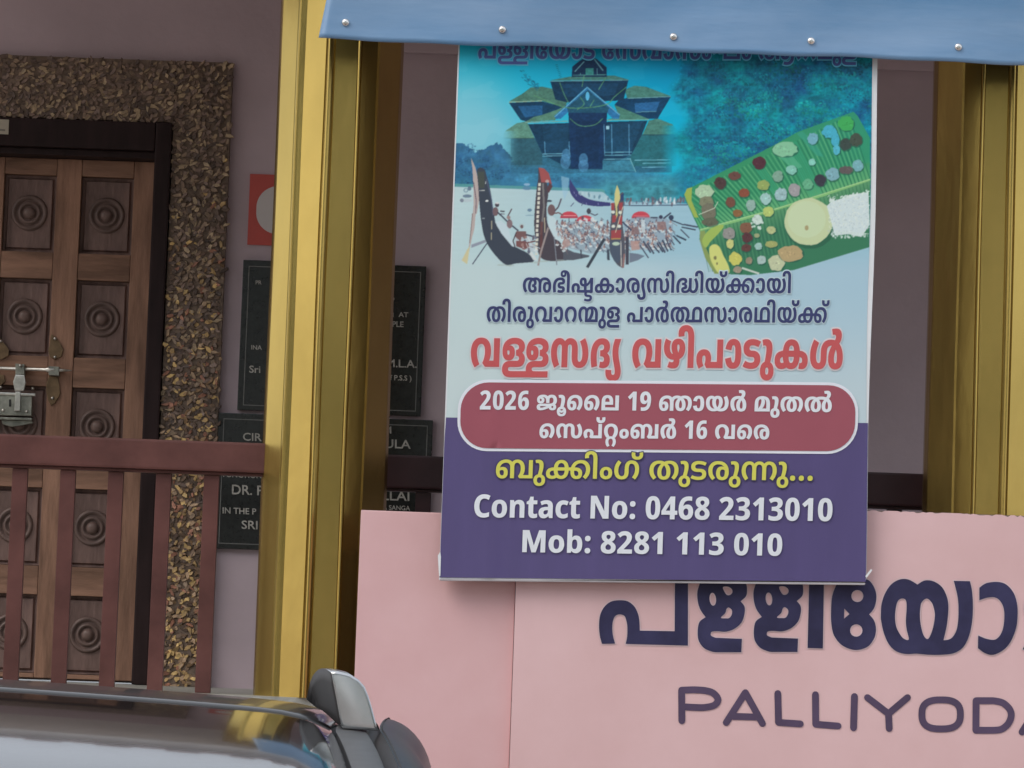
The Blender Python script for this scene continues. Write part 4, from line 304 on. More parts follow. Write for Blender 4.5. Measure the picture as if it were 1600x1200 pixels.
    [[238,367,1,312,367,0,402,311,0,444,226,0,444,180,1,444,150,0,425,94,0,414,73,1,408,112,1,639,112,1,639,565,1,789,565,1,789,0,1,321,0,1,272,65,1,281,83,0,299,135,0,299,170,1,299,205,0,271,255,0,239,255,1,218,255,0,190,233,0,177,195,0,177,171,1,177,128,0,202,70,0,217,41,1,97,-12,1,65,29,0,27,119,0,27,177,1,27,235,0,79,319,0,174,367,0]],
    [[-112,597,1,-179,597,0,-261,639,0,-299,714,0,-299,761,1,-299,785,0,-290,822,0,-285,835,1,-155,814,1,-158,804,0,-162,779,0,-162,768,1,-162,744,0,-150,715,0,-126,702,0,-109,702,1,-92,702,0,-68,715,0,-54,744,0,-54,767,1,-54,780,0,-58,804,0,-60,814,1,65,835,1,69,823,0,77,785,0,77,762,1,77,714,0,40,639,0,-43,597,0]],
    [[326,577,1,405,577,0,515,529,0,583,447,0,613,349,0,613,300,1,613,238,0,584,138,0,531,56,0,495,19,1,382,88,1,404,116,0,439,180,0,458,255,0,458,299,1,458,347,0,426,420,0,368,463,0,327,463,1,282,463,0,221,421,0,189,348,0,189,299,1,189,238,0,228,132,0,265,88,1,150,19,1,116,56,0,63,138,0,33,239,0,33,302,1,33,352,0,64,450,0,133,530,0,245,577,0],[324,82,1,391,82,0,487,25,0,539,-69,0,539,-126,1,539,-193,0,492,-296,0,454,-337,1,361,-281,1,385,-248,0,414,-176,0,414,-129,1,414,-90,0,390,-39,0,350,-13,0,322,-13,1,281,-13,0,231,-71,0,231,-129,1,231,-174,0,259,-247,0,283,-281,1,191,-337,1,153,-297,0,106,-193,0,106,-126,1,106,-69,0,158,25,0,256,82,0]],
    [[228,-12,1,164,-12,0,74,37,0,29,125,0,29,182,1,29,242,0,77,329,0,165,377,0,226,377,1,290,377,0,379,329,0,426,242,0,426,182,1,426,124,0,380,36,0,291,-12,0],[227,267,1,201,267,0,167,229,0,167,181,1,167,137,0,200,98,0,228,98,1,253,98,0,288,135,0,288,182,1,288,229,0,254,267,0]],
    [[352,577,1,429,577,0,533,530,0,577,477,1,602,401,1,626,281,1,626,0,1,476,0,1,476,288,1,476,355,0,458,419,0,439,436,1,424,450,0,384,464,0,351,464,1,302,464,0,219,416,0,169,318,0,169,241,1,169,234,1,169,178,0,186,118,0,214,96,0,230,96,1,244,96,0,263,111,0,274,144,0,274,170,1,274,210,0,250,245,0,224,245,1,198,245,0,150,209,0,119,169,1,99,274,1,127,304,0,212,351,0,264,351,1,315,351,0,384,308,0,418,230,0,418,178,1,418,117,0,376,32,0,294,-12,0,234,-12,1,180,-12,0,89,38,0,34,151,0,34,244,1,34,354,0,117,503,0,261,577,0],[1196,565,1,1196,0,1,783,0,1,723,66,1,750,112,0,781,187,0,794,260,0,794,300,1,794,358,0,766,431,0,721,464,0,694,464,1,679,464,0,657,455,0,649,447,1,636,434,0,626,386,0,626,342,1,626,6,1,487,6,1,487,236,1,523,423,1,534,497,1,570,541,0,656,577,0,712,577,1,786,577,0,891,508,0,946,386,0,946,305,1,946,262,0,933,188,0,908,124,0,890,94,1,861,112,1,1046,112,1,1046,565,1]],
    [[324,577,1,404,577,0,514,530,0,581,450,0,611,350,0,611,298,1,611,240,0,584,148,0,534,69,0,501,28,1,542,112,1,712,112,1,712,565,1,863,565,1,863,0,1,445,0,1,382,71,1,403,98,0,437,163,0,458,241,0,458,289,1,458,341,0,426,420,0,368,463,0,327,463,1,285,463,0,223,422,0,189,344,0,189,290,1,189,242,0,208,163,0,246,91,0,273,55,1,158,-13,1,122,25,0,65,114,0,33,224,0,33,291,1,33,343,0,64,443,0,132,527,0,244,577,0]],
    [[352,577,1,437,577,0,563,524,0,645,431,0,686,307,0,686,236,1,686,150,0,637,40,0,542,-12,0,473,-12,1,403,-12,0,317,46,0,278,145,0,278,205,1,278,302,0,367,408,0,449,408,1,499,408,0,570,355,0,616,269,0,624,222,1,566,217,1,562,240,0,541,280,0,509,305,0,486,305,1,454,305,0,424,255,0,424,201,1,424,167,0,437,121,0,461,99,0,479,99,1,498,99,0,525,124,0,539,184,0,539,235,1,539,253,0,536,290,0,534,306,1,534,311,0,533,327,0,531,331,1,526,365,0,482,426,0,410,463,0,361,463,1,302,463,0,225,420,0,188,341,0,188,286,1,188,240,0,207,162,0,245,91,0,272,55,1,159,-13,1,123,26,0,66,115,0,34,224,0,34,291,1,34,348,0,70,450,0,147,531,0,268,577,0]],
    [[358,573,1,438,573,0,543,522,0,585,473,1,606,404,1,626,251,1,626,0,1,497,0,1,497,285,1,497,356,0,476,423,0,457,441,1,441,457,0,395,474,0,356,474,1,299,474,0,208,422,0,155,317,0,155,241,1,155,233,1,155,175,0,176,109,0,213,82,0,236,82,1,255,82,0,281,100,0,295,137,0,295,165,1,295,208,0,263,250,0,229,250,1,197,250,0,138,213,0,108,176,1,93,266,1,118,294,0,206,343,0,261,343,1,311,343,0,383,301,0,419,225,0,419,172,1,419,113,0,376,31,0,297,-12,0,240,-12,1,187,-12,0,94,39,0,37,151,0,37,242,1,37,351,0,122,498,0,268,573,0],[1222,561,1,1222,0,1,800,0,1,752,60,1,782,101,0,819,174,0,836,249,0,836,294,1,836,354,0,805,435,0,750,475,0,716,475,1,692,475,0,661,459,0,651,447,1,636,430,0,626,375,0,626,329,1,626,2,1,499,2,1,499,243,1,546,423,1,551,490,1,583,533,0,669,573,0,728,573,1,804,573,0,910,503,0,967,381,0,967,302,1,967,256,0,951,177,0,923,110,0,903,80,1,876,97,1,1094,97,1,1094,561,1]],
    [[161,-234,1,74,-234,0,-27,-134,0,-27,-53,1,-27,1,0,20,83,0,104,127,0,160,127,1,217,127,0,301,84,0,349,3,0,349,-53,1,349,-108,0,301,-190,0,217,-234,0],[161,-145,1,193,-145,0,235,-99,0,235,-53,1,235,-8,0,195,37,0,161,37,1,128,37,0,87,-8,0,87,-54,1,87,-99,0,129,-145,0],[127,573,1,186,573,0,256,526,0,286,450,0,286,406,1,286,333,0,252,184,0,226,96,1,106,110,1,129,189,0,155,326,0,155,384,1,155,423,0,128,474,0,91,474,1,78,474,0,51,471,0,40,467,1,20,560,1,40,565,0,92,573,0]],
    [[517,573,1,602,573,0,708,500,0,758,369,0,758,282,1,758,185,0,701,54,0,594,-12,0,518,-12,1,458,-12,0,368,29,0,338,63,1,306,104,0,275,217,0,275,284,1,275,421,0,403,573,0],[517,476,1,458,476,0,402,381,0,402,281,1,402,215,0,427,127,0,478,85,0,517,85,1,554,85,0,605,126,0,631,214,0,631,281,1,631,349,0,606,435,0,555,476,0],[212,-12,1,123,-12,0,29,79,0,29,159,1,29,210,0,75,282,0,114,304,1,138,317,0,194,335,0,275,343,0,336,343,1,944,343,1,996,343,0,1063,334,0,1109,317,0,1128,303,1,1163,279,0,1197,209,0,1197,162,1,1197,84,0,1107,-12,0,1018,-12,1,956,-12,0,865,38,0,817,137,0,817,210,1,817,233,0,819,271,0,821,288,1,823,296,0,824,308,0,825,314,1,837,377,0,893,473,0,976,538,0,1083,573,0,1146,573,1,1228,573,0,1344,525,0,1416,443,0,1449,340,0,1449,284,1,1449,216,0,1412,109,0,1349,25,0,1308,-12,1,1219,57,1,1247,86,0,1290,149,0,1315,228,0,1315,281,1,1315,340,0,1273,426,0,1194,474,0,1141,474,1,1087,474,0,1006,434,0,953,360,0,941,309,1,939,302,0,938,287,0,937,280,1,935,265,0,933,231,0,933,209,1,933,160,0,954,104,0,991,81,0,1014,81,1,1042,81,0,1073,119,0,1073,155,1,1073,175,0,1061,210,0,1045,223,1,1032,234,0,989,246,0,939,246,1,305,246,1,259,246,0,206,238,0,186,225,1,172,215,0,152,184,0,152,161,1,152,137,0,169,102,0,206,84,0,233,84,1,259,84,0,309,103,0,339,127,1,395,42,1,365,21,0,308,-3,0,248,-12,0]],
    [[-19,850,1,22,850,0,89,831,0,114,812,1,143,790,0,176,731,0,190,642,0,190,572,1,190,0,1,61,0,1,61,544,1,61,592,0,57,663,0,45,712,0,35,726,1,25,739,0,0,753,0,-21,753,1,-38,753,0,-69,737,0,-88,705,0,-88,680,1,-88,669,0,-85,648,0,-83,639,1,-209,624,1,-213,636,0,-216,665,0,-216,681,1,-216,737,0,-164,812,0,-75,850,0]],
    [[228,-12,1,167,-12,0,77,36,0,30,122,0,30,179,1,30,237,0,80,324,0,169,370,0,227,370,1,287,370,0,376,324,0,426,239,0,426,179,1,426,121,0,376,34,0,287,-12,0],[227,276,1,194,276,0,150,230,0,150,178,1,150,129,0,194,82,0,228,82,1,261,82,0,306,128,0,306,179,1,306,230,0,262,276,0]],
    [[592,573,1,668,573,0,778,507,0,836,386,0,836,303,1,836,236,0,806,125,0,750,30,0,711,-12,1,615,56,1,646,93,0,686,168,0,706,250,0,706,296,1,706,356,0,676,435,0,625,474,0,593,474,1,567,474,0,533,456,0,522,439,1,511,421,0,501,361,0,501,305,1,501,239,1,501,197,0,491,127,0,468,71,0,448,49,1,421,19,0,338,-12,0,281,-12,1,205,-12,0,96,54,0,36,176,0,36,260,1,36,328,0,67,439,0,124,532,0,163,574,1,257,506,1,227,470,0,187,395,0,167,313,0,167,265,1,167,203,0,196,125,0,246,87,0,277,87,1,304,87,0,340,104,0,350,121,1,362,140,0,370,198,0,370,252,1,370,319,1,370,387,0,399,481,0,431,514,1,457,541,0,532,573,0]],
    [[-108,595,1,-173,595,0,-255,637,0,-294,710,0,-294,758,1,-294,779,0,-288,816,0,-282,829,1,-170,810,1,-173,800,0,-176,775,0,-176,764,1,-176,735,0,-158,701,0,-127,687,0,-106,687,1,-84,687,0,-53,701,0,-34,734,0,-34,764,1,-34,775,0,-38,800,0,-40,810,1,68,829,1,73,816,0,79,780,0,79,759,1,79,711,0,40,637,0,-42,595,0]],
    [],
    [[504,-12,1,437,-12,0,342,43,0,293,149,0,293,225,1,293,288,0,335,395,0,414,482,0,468,514,1,497,530,1,532,550,0,618,573,0,676,573,1,758,573,0,873,525,0,943,442,0,975,339,0,975,283,1,975,215,0,940,108,0,877,25,0,835,-11,1,749,58,1,776,86,0,818,149,0,843,229,0,843,279,1,843,339,0,803,428,0,724,479,0,666,479,1,637,479,0,594,473,0,576,467,1,561,463,1,516,443,0,454,370,0,423,276,0,423,227,1,423,170,0,445,108,0,483,85,0,504,85,1,526,85,0,564,108,0,586,168,0,586,222,1,586,277,0,555,370,0,498,440,0,459,460,1,438,467,1,421,473,0,384,479,0,364,479,1,298,479,0,211,428,0,168,340,0,168,283,1,168,234,0,190,156,0,232,90,0,263,58,1,174,-11,1,135,24,0,72,108,0,36,216,0,36,285,1,36,339,0,69,441,0,142,524,0,263,573,0,350,573,1,402,573,0,485,552,0,522,531,1,545,519,1,624,474,0,716,325,0,716,224,1,716,146,0,667,41,0,572,-12,0]],
    [[269,573,1,348,573,0,477,540,0,526,515,1,471,427,1,426,449,0,336,473,0,276,473,1,233,473,0,181,453,0,157,421,0,157,402,1,157,386,0,165,365,0,174,356,1,189,342,0,239,334,0,275,334,1,296,334,1,368,334,0,458,302,0,484,271,1,502,251,0,519,199,0,519,166,1,519,114,0,465,33,0,355,-12,0,271,-12,1,195,-12,0,67,19,0,13,48,1,67,138,1,97,122,0,157,100,0,225,88,0,265,88,1,310,88,0,364,108,0,389,142,0,389,163,1,389,180,0,378,208,0,364,216,1,351,225,0,314,234,0,273,234,1,261,234,1,192,234,0,88,264,0,61,296,1,45,315,0,26,366,0,26,398,1,26,448,0,80,527,0,188,573,0]],
    [[356,573,1,443,573,0,570,522,0,655,430,0,697,308,0,697,237,1,697,149,0,646,39,0,549,-12,0,483,-12,1,414,-12,0,328,46,0,288,145,0,288,204,1,288,298,0,380,408,0,466,408,1,517,408,0,594,355,0,643,270,0,650,220,1,602,218,1,596,241,0,569,286,0,526,316,0,497,316,1,453,316,0,414,255,0,414,200,1,414,165,0,430,112,0,463,84,0,489,84,1,515,84,0,551,115,0,571,183,0,571,238,1,571,252,0,568,290,0,566,308,1,565,313,0,564,327,0,562,331,1,556,368,0,506,434,0,424,474,0,367,474,1,300,474,0,211,427,0,168,341,0,168,283,1,168,234,0,190,155,0,233,89,0,263,57,1,175,-12,1,136,24,0,72,110,0,36,218,0,36,285,1,36,343,0,73,446,0,150,526,0,272,573,0]],
    [[601,573,1,659,573,0,737,532,0,766,495,1,753,495,1,789,537,0,871,573,0,927,573,1,1003,573,0,1110,503,0,1167,381,0,1167,302,1,1167,236,0,1137,124,0,1081,31,0,1041,-11,1,946,57,1,976,94,0,1016,169,0,1036,249,0,1036,294,1,1036,353,0,1005,433,0,950,475,0,915,475,1,897,475,0,863,461,0,852,447,1,836,429,0,827,373,0,827,319,1,827,0,1,698,0,1,698,323,1,698,373,0,687,429,0,671,447,1,660,460,0,627,475,0,602,475,1,578,475,0,544,458,0,532,445,1,517,426,0,504,373,0,504,316,1,504,0,1,375,0,1,375,331,1,375,380,0,365,430,0,352,448,1,343,460,0,312,475,0,287,475,1,258,475,0,203,437,0,167,358,0,167,296,1,167,250,0,187,168,0,226,93,0,257,57,1,162,-11,1,123,31,0,67,125,0,36,234,0,36,298,1,36,377,0,93,501,0,203,573,0,281,573,1,322,573,0,379,554,0,425,520,0,447,494,1,431,490,1,468,533,0,549,573,0]],
    [[58,68,1,58,112,0,106,150,0,142,150,1,178,150,0,225,112,0,225,68,1,225,26,0,178,-13,0,142,-13,1,106,-13,0,58,26,0]],
    [[362,601,1,324,601,0,264,566,0,222,502,0,201,411,0,201,355,1,201,278,0,239,170,0,313,113,0,369,113,1,410,113,0,486,135,0,524,151,1,524,25,1,485,7,0,401,-10,0,350,-10,1,250,-10,0,117,79,0,50,244,0,50,356,1,50,437,0,91,571,0,170,670,0,285,724,0,359,724,1,408,724,0,505,702,0,550,678,1,505,560,1,472,578,0,402,601,0]],
    [[526,274,1,526,211,0,495,106,0,434,31,0,343,-10,0,283,-10,1,228,-10,0,139,30,0,76,105,0,43,210,0,43,274,1,43,362,0,99,488,0,207,556,0,286,556,1,358,556,0,466,491,0,526,365,0],[187,274,1,187,219,0,207,142,0,251,102,0,285,102,1,320,102,0,362,142,0,382,219,0,382,274,1,382,330,0,362,405,0,320,444,0,285,444,1,233,444,0,187,358,0]],
    [[351,556,1,433,556,0,525,460,0,525,358,1,525,0,1,384,0,1,384,321,1,384,379,0,349,439,0,308,439,1,251,439,0,208,351,0,208,259,1,208,0,1,67,0,1,67,546,1,176,546,1,195,475,1,201,475,1,217,501,0,261,538,0,318,556,0]],
    [[280,107,1,299,107,0,338,116,0,356,122,1,356,15,1,332,4,0,274,-10,0,237,-10,1,189,-10,0,119,24,0,81,102,0,81,168,1,81,436,1,18,436,1,18,502,1,92,545,1,131,662,1,223,662,1,223,546,1,349,546,1,349,436,1,223,436,1,223,175,1,223,141,0,252,107,0]],
    [[288,556,1,381,556,0,480,459,0,480,363,1,480,0,1,379,0,1,353,74,1,350,74,1,329,45,0,285,8,0,227,-10,0,187,-10,1,140,-10,0,72,32,0,35,109,0,35,161,1,35,247,0,147,333,0,256,338,1,338,341,1,338,360,1,338,408,0,300,449,0,263,449,1,232,449,0,163,427,0,127,409,1,87,509,1,127,531,0,229,556,0],[289,251,1,230,249,0,179,206,0,179,167,1,179,131,0,214,97,0,242,97,1,284,97,0,339,155,0,339,206,1,339,254,1]],
    [[283,-10,1,208,-10,0,100,50,0,43,174,0,43,270,1,43,364,0,104,491,0,214,556,0,291,556,1,335,556,0,412,537,0,443,520,1,402,410,1,375,423,0,321,439,0,294,439,1,260,439,0,212,401,0,187,327,0,187,271,1,187,216,0,212,143,0,260,107,0,294,107,1,331,107,0,399,129,0,430,148,1,430,31,1,400,11,0,328,-10,0]],
    [],
    [[654,0,1,474,0,1,205,523,1,201,523,1,203,496,0,207,433,0,209,372,0,209,345,1,209,0,1,77,0,1,77,714,1,256,714,1,525,198,1,528,198,1,527,224,0,523,285,0,521,346,0,521,370,1,521,714,1,654,714,1]],
    [[54,70,1,54,114,0,100,153,0,137,153,1,172,153,0,218,114,0,218,70,1,218,28,0,172,-12,0,137,-12,1,101,-12,0,54,29,0],[54,472,1,54,515,0,100,555,0,137,555,1,173,555,0,218,515,0,218,472,1,218,430,0,172,389,0,137,389,1,101,389,0,54,430,0]],
    [[496,357,1,496,272,0,472,137,0,419,41,0,331,-10,0,267,-10,1,191,-10,0,89,73,0,39,236,0,39,357,1,39,477,0,85,640,0,186,724,0,267,724,1,345,724,0,446,639,0,496,475,0],[183,357,1,183,274,0,199,165,0,235,111,0,267,111,1,300,111,0,336,164,0,352,274,0,352,357,1,352,439,0,336,548,0,300,603,0,267,603,1,235,603,0,199,548,0,183,439,0]],
    [[520,146,1,438,146,1,438,0,1,297,0,1,297,146,1,18,146,1,18,259,1,300,716,1,438,716,1,438,262,1,520,262,1],[297,412,1,297,426,0,298,461,0,299,497,0,300,525,0,301,531,1,296,531,1,288,510,0,271,474,0,260,456,1,142,262,1,297,262,1]],
    [[40,303,1,40,368,0,57,491,0,98,598,0,172,678,0,283,724,0,362,724,1,384,724,0,436,719,0,456,715,1,456,597,1,437,602,0,392,607,0,365,607,1,314,607,0,242,576,0,198,518,0,176,435,0,174,382,1,179,382,1,192,408,0,229,444,0,281,465,0,315,465,1,373,465,0,455,411,0,499,309,0,499,238,1,499,162,0,446,50,0,347,-10,0,277,-10,1,225,-10,0,138,29,0,75,108,0,40,225,0],[274,109,1,312,109,0,358,171,0,358,235,1,358,290,0,318,350,0,276,350,1,248,350,0,207,321,0,185,276,0,185,251,1,185,225,0,196,175,0,218,134,0,252,109,0]],
    [[269,724,1,365,724,0,479,636,0,479,552,1,479,511,0,450,446,0,398,396,0,362,376,1,401,353,0,463,299,0,499,231,0,499,187,1,499,128,0,446,39,0,343,-10,0,269,-10,1,192,-10,0,88,37,0,36,125,0,36,185,1,36,230,0,68,299,0,125,352,0,163,373,1,131,395,0,83,448,0,56,513,0,56,553,1,56,608,0,110,684,0,206,724,0],[172,188,1,172,149,0,220,100,0,267,100,1,315,100,0,364,147,0,364,187,1,364,211,0,341,252,0,301,286,0,276,300,1,261,309,1,233,293,0,193,257,0,172,215,0],[268,614,1,235,614,0,193,575,0,193,541,1,193,518,0,212,482,0,246,453,0,268,440,1,290,454,0,324,482,0,343,518,0,343,541,1,343,575,0,300,614,0]],
    [[489,0,1,34,0,1,34,102,1,196,287,1,246,345,0,304,422,0,329,484,0,329,518,1,329,558,0,283,601,0,245,601,1,210,601,0,146,567,0,108,530,1,32,625,1,62,655,0,128,699,0,208,724,0,259,724,1,324,724,0,419,675,0,473,589,0,473,532,1,473,477,0,436,384,0,363,289,0,306,230,1,213,128,1,213,123,1,489,123,1]],
    [[471,550,1,471,504,0,435,435,0,372,388,0,330,376,1,330,372,1,409,361,0,489,275,0,489,202,1,489,141,0,431,45,0,314,-10,0,226,-10,1,169,-10,0,80,7,0,36,27,1,36,154,1,78,132,0,169,109,0,208,109,1,278,109,0,338,162,0,338,210,1,338,243,0,306,287,0,238,309,0,182,309,1,135,309,1,135,424,1,183,424,1,233,424,0,298,449,0,329,495,0,329,526,1,329,565,0,280,604,0,237,604,1,209,604,0,159,590,0,116,567,0,98,554,1,37,654,1,80,686,0,184,724,0,258,724,1,359,724,0,471,631,0]],
    [[394,0,1,249,0,1,249,414,1,249,434,0,250,479,0,252,528,0,252,550,1,241,537,0,220,514,0,206,501,1,134,437,1,55,526,1,266,714,1,394,714,1]],
    [[371,0,1,205,546,1,201,546,1,203,521,0,207,459,0,209,393,0,209,363,1,209,0,1,77,0,1,77,714,1,276,714,1,436,195,1,439,195,1,599,714,1,798,714,1,798,0,1,661,0,1,661,366,1,661,396,0,662,459,0,666,521,0,667,546,1,663,546,1,497,0,1]],
    [[208,578,1,208,553,0,205,501,0,203,475,1,208,475,1,231,513,0,299,556,0,349,556,1,434,556,0,536,411,0,536,274,1,536,183,0,489,55,0,404,-10,0,346,-10,1,295,-10,0,232,28,0,208,60,1,200,60,1,177,0,1,67,0,1,67,760,1,208,760,1],[303,440,1,268,440,0,226,406,0,208,338,0,208,288,1,208,266,1,208,186,0,251,107,0,304,107,1,348,107,0,392,191,0,392,276,1,392,357,0,348,440,0]],
    [[285,581,1,371,581,0,503,546,0,554,521,1,484,410,1,436,431,0,346,455,0,290,455,1,257,455,0,218,440,0,200,416,0,200,401,1,200,388,0,209,370,0,216,365,1,227,358,0,266,351,0,295,351,1,306,351,1,371,351,0,457,329,0,488,305,1,516,283,0,547,219,0,547,175,1,547,121,0,492,37,0,375,-12,0,280,-12,1,203,-12,0,68,19,0,11,47,1,80,162,1,117,144,0,178,123,0,238,114,0,271,114,1,309,114,0,353,128,0,372,155,0,372,172,1,372,184,0,363,203,0,356,209,1,345,218,0,311,225,0,279,225,1,267,225,1,204,225,0,105,249,0,72,278,1,50,298,0,25,357,0,25,397,1,25,450,0,81,533,0,197,581,0]],
]

_gc = {}
def glyph(i):
    if i in _gc: return _gc[i]
    res = []
    for q_ in OUTLINES[i]:
        c = [(q_[k], q_[k + 1], q_[k + 2]) for k in range(0, len(q_), 3)]
        Pn = []
        for k in range(len(c)):
            a, b = c[k], c[(k + 1) % len(c)]; Pn.append(a)
            if not a[2] and not b[2]: Pn.append(((a[0] + b[0]) / 2, (a[1] + b[1]) / 2, True))
        while not Pn[0][2]: Pn = Pn[1:] + Pn[:1]
        q = []; k = 0; Pn.append(Pn[0])
        while k < len(Pn) - 1:
            a, b = Pn[k], Pn[k + 1]
            if b[2]: q.append((a[0], a[1])); k += 1
            else:
                d = Pn[k + 2]
                for z in range(4):
                    s = z / 4; q.append(((1 - s) ** 2 * a[0] + 2 * s * (1 - s) * b[0] + s * s * d[0], (1 - s) ** 2 * a[1] + 2 * s * (1 - s) * b[1] + s * s * d[1]))
                k += 2
        res.append(q[::-1])          # counter-clockwise outside
    _gc[i] = res; return res
def text_tris(line, d=0.0):
    """vertices in em units and triangles for a whole line"""
    cs = []
    run = LINES[line]
    for g, x in zip(run[0::2], run[1::2]):
        c = [[(p[0] + x, p[1]) for p in q] for q in glyph(g)]
        cs += grow(c, d) if d else c
    return fill(cs, 0.02)

# ------------------------------------------------------------------ material table
M_wall = mat('wall_paint', (0.54, 0.44, 0.48), 0.8, var=0.11, scale=1.7, bump=0.15, bscale=40, spec=.2)
M_ceil = mat('ceiling_paint', (0.8, 0.77, 0.76), 0.8, var=0.03)
M_floor = mat('floor_granite', (0.32, 0.32, 0.29), 0.45, var=0.2, scale=30, bump=0.05)
M_asph = mat('yard_paving', (0.36, 0.295, 0.26), 0.9, var=0.12, scale=18, bump=0.3)
M_gold = mat('gold_paint', (0.49, 0.345, 0.098), 0.24, metal=0.94, var=0.12, scale=4, bump=0.28, bscale=7, stretch=(1, 1, 0.4), detail=9)
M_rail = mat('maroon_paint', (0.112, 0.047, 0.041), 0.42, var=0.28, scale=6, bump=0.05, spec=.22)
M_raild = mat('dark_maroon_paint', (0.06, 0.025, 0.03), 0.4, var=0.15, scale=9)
M_wood = mat('teak_wood', (0.27, 0.150, 0.100), 0.6, var=0.4, scale=7, bump=0.25, bscale=30, stretch=(3, 3, 0.5), spec=.2)
M_woodh = mat('teak_wood_across', (0.25, 0.140, 0.094), 0.6, var=0.4, scale=7, bump=0.25, bscale=30, stretch=(0.5, 3, 3), spec=.2)
M_panel = mat('dark_teak_panel', (0.165, 0.105, 0.09), 0.5, var=0.4, scale=9, bump=0.2, bscale=30, stretch=(3, 3, 0.7), spec=.25)
M_ros = mat('carved_rosette_wood', (0.13, 0.085, 0.072), 0.42, var=0.3, scale=14, spec=.3)
M_frame = mat('dark_door_frame', (0.026, 0.015, 0.015), 0.5, var=0.3, scale=6, stretch=(3, 3, 0.6), spec=.15)
M_steel = mat('worn_steel', (0.55, 0.53, 0.48), 0.3, metal=0.9, var=0.25, scale=25)
M_steeld = mat('dull_steel', (0.26, 0.26, 0.22), 0.42, metal=0.8, var=0.4, scale=25)
M_brass = mat('aged_brass', (0.17, 0.11, 0.06), 0.42, metal=0.7, var=0.4, scale=30)
M_gran = mat('black_granite', (0.016, 0.018, 0.017), 0.22, var=0.4, scale=50)
M_engr = mat('engraved_lettering', (0.42, 0.40, 0.36), 0.6, var=0.25, scale=40)
M_line = mat('engraved_line', (0.18, 0.18, 0.17), 0.6)
M_red = mat('red_sign_paint', (0.55, 0.085, 0.07), 0.45, var=0.08)
M_white = mat('white_sign_paint', (0.62, 0.58, 0.57), 0.5, var=0.04)
M_pinkL = mat('pink_board_paint', (0.71, 0.47, 0.48), 0.42, col2=(0.64, 0.385, 0.39), var=0.02, scale=1.9, bump=0.16, bscale=7, spec=.35, detail=10)
M_pinkR = mat('pink_board_paint_warm', (0.74, 0.51, 0.52), 0.4, col2=(0.66, 0.43, 0.43), var=0.02, scale=1.6, bump=0.18, bscale=6, spec=.35, detail=10)
M_edge = mat('board_edge', (0.16, 0.12, 0.10), 0.8, var=0.5, scale=60)
M_navy = mat('navy_letter_paint', (0.036, 0.034, 0.085), 0.5, var=0.28, scale=9, spec=.25)
M_navy2 = mat('violet_letter_paint', (0.080, 0.052, 0.105), 0.5, var=0.2, scale=9)
M_halo = mat('letter_fringe', (0.66, 0.50, 0.52), 0.5)
M_blue = mat('blue_sheet_paint', (0.065, 0.20, 0.385), 0.3, col2=(0.21, 0.33, 0.50), var=0.0, scale=1.3, bump=0.25, bscale=4, coat=0.35, stretch=(0.6, 1, 3.2), detail=9)  # paler streaks put the sheet's streaky sheen into the colour, along with faded paint
M_dark = mat('dark_void', (0.02, 0.02, 0.022), 0.9)
M_screw = mat('screw_steel', (0.75, 0.73, 0.70), 0.25, metal=0.95)
M_roof = mat('clay_tile', (0.22, 0.10, 0.07), 0.8, var=0.3, scale=20)
K = 0.92
def ink(c, k=None):
    return tuple(min(0.95, v / (k or K)) for v in lin(c))
M_art = mat('printed_flex', (1, 1, 1), 0.38, var=0.0, attr='ink', spec=.2)
M_pale = mat('ink_pale', ink((186, 204, 206)), 0.38, var=0.01, spec=.2)
M_pnavy = mat('ink_navy', ink((84, 75, 120)), 0.27, var=0.05, scale=5, spec=.5, stretch=(3, 1, 0.5))
M_box = mat('ink_maroon', ink((154, 86, 98)), 0.38, var=0.06, scale=2, spec=.2)
M_w = mat('ink_white', ink((220, 224, 232)), 0.38, var=0.02, spec=.2)
M_tw = mat('ink_white_text', ink((216, 221, 227)), 0.38, var=0.04, scale=12, spec=.2)
M_ty = mat('ink_yellow', ink((206, 205, 95)), 0.38, var=0.03, spec=.2)
M_tn = mat('ink_dark_blue', ink((62, 68, 108)), 0.38, var=0.12, scale=6, spec=.2)
M_tr = mat('ink_red', ink((190, 90, 92)), 0.38, var=0.06, scale=5, spec=.2)
M_tv = mat('ink_violet', ink((78, 92, 150)), 0.38, var=0.05, spec=.2)
M_hb = mat('ink_sky_outline', ink((95, 180, 212)), 0.38, var=0.02, spec=.2)
M_hp = mat('ink_pale_outline', ink((186, 206, 214)), 0.38, var=0.02, spec=.2)
M_hr = mat('ink_cream_outline', ink((210, 205, 208)), 0.38, var=0.02, spec=.2)
M_hy = mat('ink_outline_violet', ink((70, 66, 100)), 0.38, var=0.02, spec=.2)
M_edgew = mat('flex_edge', (0.75, 0.78, 0.80), 0.4, var=0.03)

# ------------------------------------------------------------------ setting: ground, porch shell
def plane(name, m, x0, x1, y0, y1, z, **k):
    return link(name, mesh_of(name, [(x0, y0, z), (x1, y0, z), (x1, y1, z), (x0, y1, z)], [(0, 1, 2, 3)]), m, **k)
plane('ground', M_asph, -400, 400, -400, 400, 0.0, kind='structure')
FZ = 1.37; CEIL = 3.62; WY = 10.6
box('porch_floor', M_floor, -2.5, 4.6, 9.12, 11.6, 0.0, FZ, kind='structure')
box('porch_ceiling', M_ceil, -2.5, 4.6, 9.33, 11.6, CEIL, CEIL + 0.03, kind='structure')
